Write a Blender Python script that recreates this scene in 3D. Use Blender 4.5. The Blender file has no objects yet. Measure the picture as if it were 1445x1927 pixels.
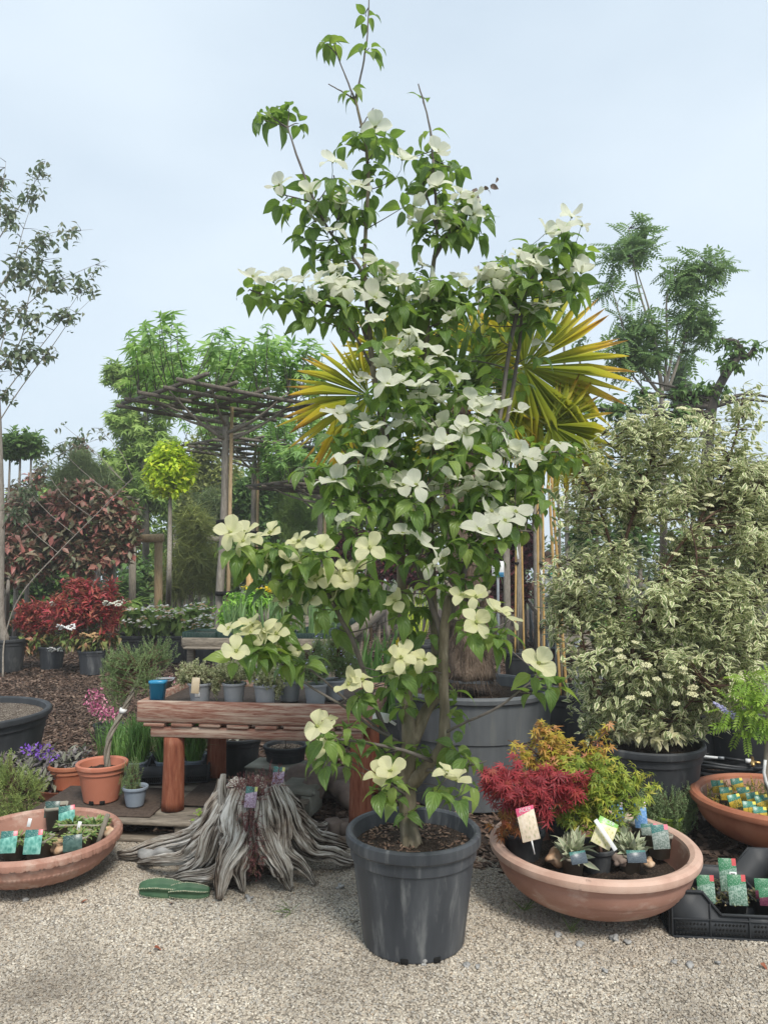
import bpy, math, random, numpy as np
from mathutils import Vector, Matrix

scene = bpy.context.scene
C = scene.collection
R = np.random.default_rng(11)
rnd = random.Random(5)
pi = math.pi

# ---------------------------------------------------------------- camera
F, CX, CY, PIT, H = 1400.0, 722.5, 963.5, math.radians(3.76), 1.55
cp, sp = math.cos(PIT), math.sin(PIT)
cam = bpy.data.cameras.new('camera')
cam.sensor_fit = 'VERTICAL'; cam.sensor_height = 36.0; cam.lens = F / 1927 * 36.0
cam.clip_start = 0.05; cam.clip_end = 2000
cam_o = bpy.data.objects.new('camera', cam); C.objects.link(cam_o)
cam_o.location = (0, 0, H); cam_o.rotation_euler = (pi / 2 + PIT, 0, 0)
scene.camera = cam_o

# ---------------------------------------------------------------- sky, sun, exposure
SUN_EL, SUN_AZ = math.radians(52), math.radians(158)     # azimuth clockwise from +Y (the view direction)
world = bpy.data.worlds.new('World'); scene.world = world; world.use_nodes = True
wn, wl = world.node_tree.nodes, world.node_tree.links
wn.clear()
w_out = wn.new('ShaderNodeOutputWorld')
sky = wn.new('ShaderNodeTexSky'); sky.sky_type = 'NISHITA'; sky.sun_disc = False
sky.sun_elevation = SUN_EL; sky.sun_rotation = SUN_AZ
sky.air_density = 1.0; sky.dust_density = 2.0; sky.ozone_density = 1.0
bg1 = wn.new('ShaderNodeBackground'); bg1.inputs['Strength'].default_value = 0.07
wl.new(sky.outputs[0], bg1.inputs['Color'])
tc = wn.new('ShaderNodeTexCoord'); mp = wn.new('ShaderNodeMapping'); mp.inputs['Scale'].default_value = (1.0, 1.0, 2.2)
ns = wn.new('ShaderNodeTexNoise'); ns.inputs['Scale'].default_value = 1.6; ns.inputs['Detail'].default_value = 4; ns.inputs['Roughness'].default_value = 0.45
cr = wn.new('ShaderNodeValToRGB')
cr.color_ramp.elements[0].position = 0.34; cr.color_ramp.elements[0].color = (0.282, 0.335, 0.388, 1)
cr.color_ramp.elements[1].position = 0.66; cr.color_ramp.elements[1].color = (0.366, 0.416, 0.458, 1)
bg2 = wn.new('ShaderNodeBackground'); bg2.inputs['Strength'].default_value = 1.0
mx = wn.new('ShaderNodeMixShader'); mx.inputs[0].default_value = 0.88
wl.new(tc.outputs['Generated'], mp.inputs[0]); wl.new(mp.outputs[0], ns.inputs['Vector'])
wl.new(ns.outputs['Fac'], cr.inputs[0]); wl.new(cr.outputs[0], bg2.inputs['Color'])
wl.new(bg1.outputs[0], mx.inputs[1]); wl.new(bg2.outputs[0], mx.inputs[2]); wl.new(mx.outputs[0], w_out.inputs[0])
sun = bpy.data.lights.new('sun', 'SUN'); sun.energy = 1.5; sun.angle = math.radians(15); sun.color = (1.0, 0.95, 0.87)
sun_o = bpy.data.objects.new('sun', sun); C.objects.link(sun_o)
_d = Vector((math.sin(SUN_AZ) * math.cos(SUN_EL), math.cos(SUN_AZ) * math.cos(SUN_EL), math.sin(SUN_EL)))
sun_o.rotation_euler = _d.to_track_quat('Z', 'Y').to_euler()
sun_o.location = (0, 0, 12)
vs = scene.view_settings
vs.view_transform = 'Standard'; vs.look = 'None'; vs.exposure = 1.27; vs.gamma = 1.0; vs.use_curve_mapping = False
scene.render.engine = 'CYCLES'
cy = scene.cycles
cy.use_denoising = True; cy.max_bounces = 8; cy.diffuse_bounces = 4; cy.glossy_bounces = 2
cy.transmission_bounces = 4; cy.transparent_max_bounces = 4; cy.caustics_reflective = False; cy.caustics_refractive = False

# ---------------------------------------------------------------- pixel <-> place
def A(*x): return np.array(x, dtype=float)
def ray(u, v):
    a, b = (u - CX) / F, (CY - v) / F
    return A(a, cp - b * sp, sp + b * cp)
def G(u, v, z=0.0):                       # where the pixel's ray meets the level z
    d = ray(u, v); t = (z - H) / d[2]
    return A(0, 0, H) + d * t
def P(u, v, Y):                           # the point of the pixel's ray at distance Y
    d = ray(u, v)
    return A(0, 0, H) + d * (Y / d[1])
def proj(p):
    p = np.asarray(p, float) - A(0, 0, H)
    x, y, z = p[..., 0], p[..., 1], p[..., 2]
    dep = y * cp + z * sp; up = -y * sp + z * cp
    dep = np.where(np.abs(dep) < 1e-6, 1e-6, dep)
    return CX + F * x / dep, CY - F * up / dep, dep
def nz(v):
    v = np.asarray(v, float); return v / (np.linalg.norm(v, axis=-1, keepdims=True) + 1e-9)
def U(a, b, n=None): return R.uniform(a, b, n)

# ---------------------------------------------------------------- objects
WO = {}                                   # world offset of every object that can be a parent
def _tag(o, label, cat, group=None):
    o['label'] = label; o['category'] = cat
    if group: o['group'] = group
def thing(name, label, cat, loc, group=None):
    o = bpy.data.objects.new(name, None); C.objects.link(o)
    o.empty_display_size = 0.05
    o.location = tuple(loc); _tag(o, label, cat, group)
    WO[o.name] = np.asarray(loc, float)
    return o

class MB:
    """collects geometry, links it as one mesh object"""
    def __init__(s): s.v, s.f, s.uv, s.t, s.n = [], [], [], [], 0
    def add(s, v, f, uv=None, tint=None):
        v = np.asarray(v, float).reshape(-1, 3)
        groups = {}
        if isinstance(f, np.ndarray): groups[f.shape[1]] = f
        else:
            for q in f: groups.setdefault(len(q), []).append(q)
        for k, q in groups.items(): s.f.append(np.asarray(q, dtype=np.int64) + s.n)
        s.v.append(v); s.uv.append(np.zeros((len(v), 2)) if uv is None else np.asarray(uv, float))
        s.t.append(np.zeros(len(v)) if tint is None else np.broadcast_to(np.asarray(tint, float), (len(v),)))
        s.n += len(v)
        return s
    def mesh(s, name, off=None, smooth=False, mats=()):
        V = np.concatenate(s.v)
        if off is not None: V = V - off
        me = bpy.data.meshes.new(name)
        me.vertices.add(len(V)); me.vertices.foreach_set('co', V.astype(np.float32).ravel())
        loops = np.concatenate([f.ravel() for f in s.f]).astype(np.int32)
        sizes = np.concatenate([np.full(len(f), f.shape[1]) for f in s.f])
        me.loops.add(len(loops)); me.loops.foreach_set('vertex_index', loops)
        me.polygons.add(len(sizes))
        me.polygons.foreach_set('loop_start', np.concatenate([[0], np.cumsum(sizes)[:-1]]).astype(np.int32))
        if smooth: me.polygons.foreach_set('use_smooth', np.ones(len(sizes), dtype=bool))
        uvl = me.uv_layers.new(name='UVMap')
        uvl.data.foreach_set('uv', np.concatenate(s.uv)[loops].astype(np.float32).ravel())
        at = me.attributes.new('tint', 'FLOAT', 'POINT')
        at.data.foreach_set('value', np.concatenate(s.t).astype(np.float32))
        me.update(calc_edges=True)
        for m in mats: me.materials.append(m)
        return me
    def build(s, name, mat, parent=None, smooth=False, kind=None, loc=None):
        if parent is not None: off = WO[parent.name]
        elif loc is not None: off = np.asarray(loc, float)
        else: off = np.zeros(3)
        o = bpy.data.objects.new(name, s.mesh(name, off, smooth, [mat] if mat else []))
        C.objects.link(o)
        WO[o.name] = off
        if parent is not None: o.parent = parent
        elif loc is not None: o.location = tuple(loc)
        if kind: o['kind'] = kind
        return o

def frames(pts):
    pts = np.asarray(pts, float); T = np.gradient(pts, axis=0); T = nz(T)
    ref = A(0, 0, 1) if abs(T[0][2]) < 0.9 else A(1, 0, 0)
    n = nz(np.cross(T[0], ref)); Ns = []
    for t in T:
        n = nz(n - t * np.dot(n, t)); Ns.append(n)
    Ns = np.array(Ns); return T, Ns, np.cross(T, Ns)
def tube(mb, pts, rad, n=6, cap=True, rfun=None, tint=None):
    pts = np.asarray(pts, float); k = len(pts)
    rad = np.broadcast_to(np.asarray(rad, float), (k,))
    T, N, B = frames(pts)
    th = np.linspace(0, 2 * pi, n, endpoint=False)
    L = np.concatenate([[0], np.cumsum(np.linalg.norm(np.diff(pts, axis=0), axis=1))])
    rr = rad[:, None] * np.ones((k, n)) if rfun is None else rad[:, None] * rfun(th[None, :], np.linspace(0, 1, k)[:, None])
    V = pts[:, None, :] + rr[..., None] * (np.cos(th)[None, :, None] * N[:, None, :] + np.sin(th)[None, :, None] * B[:, None, :])
    uv = np.stack([np.broadcast_to(th / (2 * pi), (k, n)), np.broadcast_to(L[:, None], (k, n))], -1)
    i, j = np.meshgrid(np.arange(k - 1), np.arange(n), indexing='ij'); j2 = (j + 1) % n
    f = np.stack([i * n + j, i * n + j2, (i + 1) * n + j2, (i + 1) * n + j], -1).reshape(-1, 4)
    fs = [tuple(q) for q in f] if cap else f
    if cap: fs += [tuple(range(n - 1, -1, -1)), tuple(range((k - 1) * n, k * n))]
    mb.add(V.reshape(-1, 3), fs, uv.reshape(-1, 2), tint)
    return mb
def smooth_path(pts, m=4):
    pts = np.asarray(pts, float); k = len(pts)
    if k < 3: return np.stack([pts[0] + (pts[-1] - pts[0]) * t for t in np.linspace(0, 1, m + 1)])
    pp = np.concatenate([[2 * pts[0] - pts[1]], pts, [2 * pts[-1] - pts[-2]]]); out = []
    for i in range(1, k):
        p0, p1, p2, p3 = pp[i - 1], pp[i], pp[i + 1], pp[i + 2]
        for t in np.linspace(0, 1, m, endpoint=False):
            out.append(0.5 * (2 * p1 + (p2 - p0) * t + (2 * p0 - 5 * p1 + 4 * p2 - p3) * t * t + (3 * p1 - p0 - 3 * p2 + p3) * t ** 3))
    out.append(pts[-1]); return np.array(out)
def lathe(mb, prof, c, n=48, tilt=None, rfun=None):
    """turned shape; edges sharper than 28 degrees stay crisp; rfun pushes the surface along its normal"""
    prof = np.asarray(prof, float); th = np.linspace(0, 2 * pi, n, endpoint=False)
    tg = np.gradient(prof, axis=0); tg /= np.linalg.norm(tg, axis=1, keepdims=True) + 1e-9; nr, nzz = tg[:, 1], -tg[:, 0]
    sg = np.diff(prof, axis=0); sg /= np.linalg.norm(sg, axis=1, keepdims=True) + 1e-9
    cut = [0] + [i for i in range(1, len(prof) - 1) if float(np.dot(sg[i - 1], sg[i])) < 0.88] + [len(prof) - 1]
    for a, b in zip(cut[:-1], cut[1:]):
        q = prof[a:b + 1]; k = len(q)
        r = q[:, 0][:, None] * np.ones((1, n)); z = q[:, 1][:, None] * np.ones((1, n))
        if rfun is not None:
            d = rfun(th[None, :], q[:, 0][:, None], q[:, 1][:, None]); r = r + d * nr[a:b + 1][:, None]; z = z + d * nzz[a:b + 1][:, None]
        V = np.stack([r * np.cos(th), r * np.sin(th), z], -1).reshape(-1, 3)
        if tilt is not None: V = V @ np.asarray(tilt).T
        uv = np.stack([np.broadcast_to(th / (2 * pi), (k, n)), z], -1).reshape(-1, 2)
        i, j = np.meshgrid(np.arange(k - 1), np.arange(n), indexing='ij'); j2 = (j + 1) % n
        f = np.stack([i * n + j, i * n + j2, (i + 1) * n + j2, (i + 1) * n + j], -1).reshape(-1, 4)
        mb.add(V + np.asarray(c, float), f, uv)
    return mb
def rotz(a):
    c, s = math.cos(a), math.sin(a); return np.array([[c, -s, 0], [s, c, 0], [0, 0, 1.0]])
def rotx(a):
    c, s = math.cos(a), math.sin(a); return np.array([[1.0, 0, 0], [0, c, -s], [0, s, c]])
def roty(a):
    c, s = math.cos(a), math.sin(a); return np.array([[c, 0, s], [0, 1.0, 0], [-s, 0, c]])
_SG = [(x, y, z) for x in (-1, 1) for y in (-1, 1) for z in (-1, 1)]
def cbox(mb, c, size, rot=None, ch=0.004):
    """box with chamfered edges"""
    hs = np.asarray(size, float) / 2; ch = min(ch, hs.min() * 0.6)
    V, idx = [], {}
    for s in _SG:
        for a in range(3):
            p = hs - ch; p = p.copy(); p[a] = hs[a]
            idx[s, a] = len(V); V.append(p * s)
    V = np.array(V); fs = []
    for a in range(3):
        b, d = (a + 1) % 3, (a + 2) % 3
        for sg in (-1, 1):
            q = []
            for sb, sd in ((-1, -1), (1, -1), (1, 1), (-1, 1)):
                t = [0, 0, 0]; t[a] = sg; t[b] = sb; t[d] = sd; q.append(idx[tuple(t), a])
            fs.append(q)
        for sb in (-1, 1):
            for sd in (-1, 1):
                t1 = [0, 0, 0]; t1[a] = -1; t1[b] = sb; t1[d] = sd; t2 = list(t1); t2[a] = 1
                t1, t2 = tuple(t1), tuple(t2)
                fs.append([idx[t1, b], idx[t2, b], idx[t2, d], idx[t1, d]])
    for s in _SG: fs.append([idx[s, 0], idx[s, 1], idx[s, 2]])
    out = []
    for q in fs:
        n = np.cross(V[q[1]] - V[q[0]], V[q[2]] - V[q[0]])
        out.append(tuple(q) if np.dot(n, V[q].mean(0)) > 0 else tuple(q[::-1]))
    W = V if rot is None else V @ np.asarray(rot).T
    mb.add(W + np.asarray(c, float), out, V[:, :2] / (2 * hs[:2]) + 0.5); return mb
def bar(mb, a, b, w, h, ch=0.004, up=A(0, 0, 1)):
    """beam from a to b, w wide, h high"""
    a, b = np.asarray(a, float), np.asarray(b, float); x = nz(b - a); y = nz(np.cross(up, x)); z = np.cross(x, y)
    return cbox(mb, (a + b) / 2, (np.linalg.norm(b - a), w, h), np.stack([x, y, z], 1), ch)

# ---------------------------------------------------------------- materials
def _new(name):
    m = bpy.data.materials.new(name); m.use_nodes = True
    nt = m.node_tree; nt.nodes.clear()
    return m, nt.nodes, nt.links
def ramp(nodes, cols, pos=None):
    r = nodes.new('ShaderNodeValToRGB'); e = r.color_ramp.elements
    n = len(cols); pos = pos or [i / (n - 1) for i in range(n)]
    while len(e) < n: e.new(0.5)
    for i in range(n): e[i].position = pos[i]
    for i in range(n): e[i].color = (*cols[i][:3], 1)
    return r
def math_n(nodes, links, op, a, b=None):
    n = nodes.new('ShaderNodeMath'); n.operation = op
    for i, x in enumerate((a, b)):
        if x is None: continue
        if isinstance(x, (int, float)): n.inputs[i].default_value = x
        else: links.new(x, n.inputs[i])
    return n.outputs[0]
def surf(name, cols, scale=8, rough=0.7, bump=0.2, dist=0.01, detail=6, stretch=(1, 1, 1), pos=None, spots=None, coord='Object', spec=0.3, metal=0.0, uvs=None, rrough=0.55, vor=None):
    m, N, L = _new(name)
    out = N.new('ShaderNodeOutputMaterial'); b = N.new('ShaderNodeBsdfPrincipled')
    tcn = N.new('ShaderNodeTexCoord'); mpn = N.new('ShaderNodeMapping'); mpn.inputs['Scale'].default_value = stretch
    L.new(tcn.outputs[coord], mpn.inputs[0])
    no = N.new('ShaderNodeTexNoise'); no.inputs['Scale'].default_value = scale; no.inputs['Detail'].default_value = detail; no.inputs['Roughness'].default_value = rrough
    L.new(mpn.outputs[0], no.inputs['Vector'])
    r = ramp(N, cols, pos or [0.28 + 0.44 * i / max(1, len(cols) - 1) for i in range(len(cols))])
    L.new(no.outputs['Fac'], r.inputs[0]); col = r.outputs[0]
    if spots:                              # (colour, scale, threshold, softness): stains or wear with a shape of their own
        n2 = N.new('ShaderNodeTexNoise'); n2.inputs['Scale'].default_value = spots[1]; n2.inputs['Detail'].default_value = 8; n2.inputs['Roughness'].default_value = 0.65
        L.new(mpn.outputs[0], n2.inputs['Vector'])
        mr = N.new('ShaderNodeMapRange'); mr.inputs['From Min'].default_value = spots[2]; mr.inputs['From Max'].default_value = spots[2] + spots[3]
        L.new(n2.outputs['Fac'], mr.inputs[0])
        mxn = N.new('ShaderNodeMixRGB'); mxn.inputs[2].default_value = (*spots[0], 1)
        L.new(mr.outputs[0], mxn.inputs[0]); L.new(col, mxn.inputs[1]); col = mxn.outputs[0]
    L.new(col, b.inputs['Base Color'])
    b.inputs['Roughness'].default_value = rough; b.inputs['Metallic'].default_value = metal
    b.inputs['Specular IOR Level'].default_value = spec
    if bump:
        bn = N.new('ShaderNodeBump'); bn.inputs['Strength'].default_value = bump; bn.inputs['Distance'].default_value = dist
        L.new(no.outputs['Fac'], bn.inputs['Height']); L.new(bn.outputs[0], b.inputs['Normal'])
    L.new(b.outputs[0], out.inputs[0])
    return m
def tint_socket(N, L):
    oi = N.new('ShaderNodeObjectInfo'); at = N.new('ShaderNodeAttribute'); at.attribute_name = 'tint'
    s = math_n(N, L, 'ADD', oi.outputs['Random'], at.outputs['Fac'])
    return math_n(N, L, 'FRACT', s)
def leafmat(name, cols, pos=None, trans=0.3, rough=0.45, vein=0.0, margin=None, along=None, under=0.25, spec=0.35, tcol=None, nveins=6, gain=1.3, veincol=(0.30, 0.42, 0.14), veinmix=0.3):
    """cols: colour range picked leaf by leaf; margin=(colour, width): pale leaf edge; along=(colours, positions): from base to tip"""
    cols = [tuple(min(0.85, x * gain) for x in q) for q in cols]
    if along: along = ([tuple(min(0.85, x * gain) for x in q) for q in along[0]],) + tuple(along[1:])
    m, N, L = _new(name)
    out = N.new('ShaderNodeOutputMaterial')
    t = tint_socket(N, L)
    r = ramp(N, cols, pos); L.new(t, r.inputs[0]); col = r.outputs[0]
    uvn = N.new('ShaderNodeUVMap'); sx = N.new('ShaderNodeSeparateXYZ'); L.new(uvn.outputs[0], sx.inputs[0])
    uu, vv = sx.outputs[0], sx.outputs[1]
    au = math_n(N, L, 'ABSOLUTE', math_n(N, L, 'SUBTRACT', uu, 0.5))
    if along:
        r2 = ramp(N, along[0], along[1])
        sh = math_n(N, L, 'ADD', vv, math_n(N, L, 'MULTIPLY', math_n(N, L, 'SUBTRACT', t, 0.5), 0.35))
        L.new(sh, r2.inputs[0])
        mxn = N.new('ShaderNodeMixRGB'); mxn.inputs[0].default_value = along[2] if len(along) > 2 else 0.8
        L.new(col, mxn.inputs[1]); L.new(r2.outputs[0], mxn.inputs[2]); col = mxn.outputs[0]
    if margin:
        no = N.new('ShaderNodeTexNoise'); no.inputs['Scale'].default_value = 4.0
        cmb = N.new('ShaderNodeCombineXYZ'); L.new(uu, cmb.inputs[0]); L.new(vv, cmb.inputs[1]); L.new(math_n(N, L, 'MULTIPLY', t, 17.0), cmb.inputs[2])
        L.new(cmb.outputs[0], no.inputs['Vector'])
        e = math_n(N, L, 'ADD', math_n(N, L, 'MULTIPLY', au, 2.0), math_n(N, L, 'MULTIPLY', math_n(N, L, 'SUBTRACT', no.outputs['Fac'], 0.5), 0.5))
        mr = N.new('ShaderNodeMapRange'); mr.inputs['From Min'].default_value = 1 - margin[1] - 0.05; mr.inputs['From Max'].default_value = 1 - margin[1] + 0.08
        L.new(e, mr.inputs[0]); mxn = N.new('ShaderNodeMixRGB'); mxn.inputs[2].default_value = (*margin[0], 1)
        L.new(mr.outputs[0], mxn.inputs[0]); L.new(col, mxn.inputs[1]); col = mxn.outputs[0]
    b = N.new('ShaderNodeBsdfPrincipled')
    if vein:
        s = math_n(N, L, 'SUBTRACT', math_n(N, L, 'MULTIPLY', vv, float(nveins)), math_n(N, L, 'MULTIPLY', au, 5.0))
        w = math_n(N, L, 'ABSOLUTE', math_n(N, L, 'SUBTRACT', math_n(N, L, 'FRACT', s), 0.5))
        w = math_n(N, L, 'MULTIPLY', w, 2.0)
        mid = math_n(N, L, 'MINIMUM', math_n(N, L, 'MULTIPLY', au, 9.0), 1.0)
        hgt = math_n(N, L, 'MULTIPLY', math_n(N, L, 'SQRT', math_n(N, L, 'SUBTRACT', 1.0, math_n(N, L, 'POWER', w, 3.0))), mid)
        vc = N.new('ShaderNodeMixRGB'); vc.inputs[2].default_value = (*veincol, 1); L.new(math_n(N, L, 'MULTIPLY', math_n(N, L, 'SUBTRACT', 1.0, hgt), veinmix), vc.inputs[0]); L.new(col, vc.inputs[1]); col = vc.outputs[0]
        bn = N.new('ShaderNodeBump'); bn.inputs['Strength'].default_value = min(1.0, vein); bn.inputs['Distance'].default_value = 0.004
        L.new(hgt, bn.inputs['Height']); L.new(bn.outputs[0], b.inputs['Normal'])
    if under:
        ge = N.new('ShaderNodeNewGeometry'); hs = N.new('ShaderNodeMixRGB')
        hs.inputs[2].default_value = (0.26, 0.34, 0.17, 1)
        L.new(math_n(N, L, 'MULTIPLY', ge.outputs['Backfacing'], under), hs.inputs[0]); L.new(col, hs.inputs[1]); col = hs.outputs[0]
    L.new(col, b.inputs['Base Color']); b.inputs['Roughness'].default_value = rough; b.inputs['Specular IOR Level'].default_value = spec
    tr = N.new('ShaderNodeBsdfTranslucent'); ms = N.new('ShaderNodeMixShader'); ms.inputs[0].default_value = trans
    if tcol:
        mt = N.new('ShaderNodeMixRGB'); mt.blend_type = 'MULTIPLY'; mt.inputs[0].default_value = 1.0; mt.inputs[2].default_value = (*tcol, 1)
        L.new(col, mt.inputs[1]); L.new(mt.outputs[0], tr.inputs['Color'])
    else: L.new(col, tr.inputs['Color'])
    L.new(b.outputs[0], ms.inputs[1]); L.new(tr.outputs[0], ms.inputs[2]); L.new(ms.outputs[0], out.inputs[0])
    return m
def tagmat(name, head, cols, corner=None, scale=9.0, split=0.72, body_wash=None):
    """printed plant label: a plain header band over a mottled plant picture"""
    m, N, L = _new(name)
    out = N.new('ShaderNodeOutputMaterial'); b = N.new('ShaderNodeBsdfPrincipled')
    uvn = N.new('ShaderNodeUVMap'); sx = N.new('ShaderNodeSeparateXYZ'); L.new(uvn.outputs[0], sx.inputs[0])
    vo = N.new('ShaderNodeTexVoronoi'); vo.inputs['Scale'].default_value = scale; L.new(uvn.outputs[0], vo.inputs['Vector'])
    no = N.new('ShaderNodeTexNoise'); no.inputs['Scale'].default_value = scale * 1.3; no.inputs['Detail'].default_value = 5; L.new(uvn.outputs[0], no.inputs['Vector'])
    s = math_n(N, L, 'ADD', math_n(N, L, 'MULTIPLY', vo.outputs['Distance'], 0.8), math_n(N, L, 'MULTIPLY', math_n(N, L, 'SUBTRACT', no.outputs['Fac'], 0.35), 1.1))
    r = ramp(N, cols); L.new(s, r.inputs[0])
    edge = math_n(N, L, 'ADD', math_n(N, L, 'MULTIPLY', math_n(N, L, 'SUBTRACT', sx.outputs[0], 0.5), 0.14), split)
    g = math_n(N, L, 'GREATER_THAN', sx.outputs[1], edge)
    mxn = N.new('ShaderNodeMixRGB'); L.new(g, mxn.inputs[0]); L.new(r.outputs[0], mxn.inputs[1]); mxn.inputs[2].default_value = (*head, 1)
    col = mxn.outputs[0]
    # fine lines of small print in the header
    pr = N.new('ShaderNodeTexNoise'); pr.inputs['Scale'].default_value = 1.0; pr.inputs['Detail'].default_value = 1
    mpn = N.new('ShaderNodeMapping'); mpn.inputs['Scale'].default_value = (16, 42, 1); L.new(uvn.outputs[0], mpn.inputs[0]); L.new(mpn.outputs[0], pr.inputs['Vector'])
    ink = math_n(N, L, 'MULTIPLY', math_n(N, L, 'GREATER_THAN', pr.outputs['Fac'], 0.60), math_n(N, L, 'MULTIPLY', g, 0.45))
    mi = N.new('ShaderNodeMixRGB'); L.new(ink, mi.inputs[0]); L.new(col, mi.inputs[1]); mi.inputs[2].default_value = (0.6, 0.68, 0.62, 1); col = mi.outputs[0]
    if corner:
        cc = math_n(N, L, 'MULTIPLY', math_n(N, L, 'GREATER_THAN', sx.outputs[0], 0.76), math_n(N, L, 'GREATER_THAN', sx.outputs[1], 0.78))
        m2 = N.new('ShaderNodeMixRGB'); L.new(cc, m2.inputs[0]); L.new(col, m2.inputs[1]); m2.inputs[2].default_value = (*corner, 1); col = m2.outputs[0]
    L.new(col, b.inputs['Base Color']); b.inputs['Roughness'].default_value = 0.32; b.inputs['Specular IOR Level'].default_value = 0.4
    L.new(b.outputs[0], out.inputs[0])
    return m

# ---------------------------------------------------------------- leaf templates: x along the leaf, y across, z up
def p_ovate(t): return np.sin(pi * np.clip(t, 0, 1) ** 0.72) ** 0.9 * (1 - 0.25 * t)
def p_accum(t): return np.where(t < 0.80, np.sin(pi * np.clip(t / 1.0, 0, 1) ** 0.70) ** 0.85, np.sin(pi * 0.80 ** 0.70) ** 0.85 * np.clip((1 - t) / 0.2, 0, 1) ** 1.5)
def p_ellip(t): return np.sin(pi * t) ** 0.8
def p_lance(t): return np.sin(pi * t ** 0.85) ** 1.1
def p_round(t): return np.clip(np.sin(pi * np.clip(t, 0, 1) ** 1.25), 0, 1) ** 0.55
def leaf_t(w=0.5, segs=6, prof=p_ovate, droop=0.25, fold=0.2, wave=0.0, cols=1, ph=0.0):
    V, uv = [], []
    for i in range(segs + 1):
        t = i / segs; h = max(0.004, float(prof(np.array(t))) * w / 2)
        a = droop * t; x = t * math.cos(a * 0.9); z = -t * math.sin(a)
        for j in range(-cols, cols + 1):
            y = j / cols * h
            V.append((x, y, z + fold * abs(y) + wave * math.sin(9 * t + ph + (2 if j < 0 else 0)) * abs(j) / cols)); uv.append((0.5 + 0.5 * j / cols, t))
    k = 2 * cols + 1; f = []
    for i in range(segs):
        for j in range(2 * cols):
            a = i * k + j; f.append((a, a + k, a + k + 1)); f.append((a, a + k + 1, a + 1))
    return np.array(V), np.array(f), np.array(uv)
def palm_t(lobes=5, spread=2.0, w=0.30, droop=0.35, cut=0.35, side=0.72):
    """hand-shaped leaf, lobes round the end of the stalk"""
    V, uv, f = [(0, 0, 0)], [(0.5, 0.0)], []
    for k in range(lobes):
        q = (k / (lobes - 1) - 0.5) * 2; a = q * spread; l = 1 - (1 - side) * abs(q) ** 1.5
        d = A(math.cos(a), math.sin(a)); n = A(-d[1], d[0])
        for s, r_, zz in ((-1, cut, 0.02), (0, 0.55, -0.05), (1, cut, 0.02), (0, 1.0, -droop)):
            p = d * l * r_ + n * s * w * l * 0.5
            V.append((p[0], p[1], zz * l)); uv.append((0.5 + 0.5 * s, r_))
        b = len(V) - 4
        f += [(0, b, b + 1), (0, b + 1, b + 2), (b, b + 3, b + 1), (b + 1, b + 3, b + 2)]
    return np.array(V, float), np.array(f), np.array(uv, float)
def blade_t(w=0.06, segs=5, droop=0.3, taper=0.7):
    return leaf_t(w, segs, lambda t: np.where(t < taper, 0.75 + 0.25 * t, np.clip((1 - t) / (1 - taper), 0, 1)), droop, 0.3)
def sprig_t(n=22, nl=0.13, nw=0.028, up=0.9, r=0.006, bend=0.1, twig=True):
    """a shoot set with narrow leaves"""
    V, uv, f = [], [], []
    rs = np.random.default_rng(3)
    def quad(p, d, l, w):
        s = nz(np.cross(d, rs.normal(size=3))) * w / 2; b = len(V)
        V.extend([p - s * .5, p + s * .5, p + d * l * .55 + s, p + d * l * .55 - s, p + d * l])
        uv.extend([(0, 0), (1, 0), (1, .5), (0, .5), (.5, 1)]); f.extend([(b, b + 1, b + 2), (b, b + 2, b + 3), (b + 3, b + 2, b + 4)])
    for i in range(n):
        t = (i + 0.5) / n; a = i * 2.4
        p = A(t * 0.95, bend * t * t, 0); d = nz(A(up, math.cos(a), math.sin(a)))
        quad(p, d, nl * (1.1 - 0.5 * t), nw)
    if twig:
        for q in range(2):
            s = A(0, r, 0) if q else A(0, 0, r); b = len(V)
            V.extend([-s, s, A(1, bend, 0) + s * .3, A(1, bend, 0) - s * .3]); uv.extend([(0.5, 0)] * 4); f.extend([(b, b + 1, b + 2), (b, b + 2, b + 3)])
    return np.array(V, float), np.array(f), np.array(uv, float)

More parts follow.
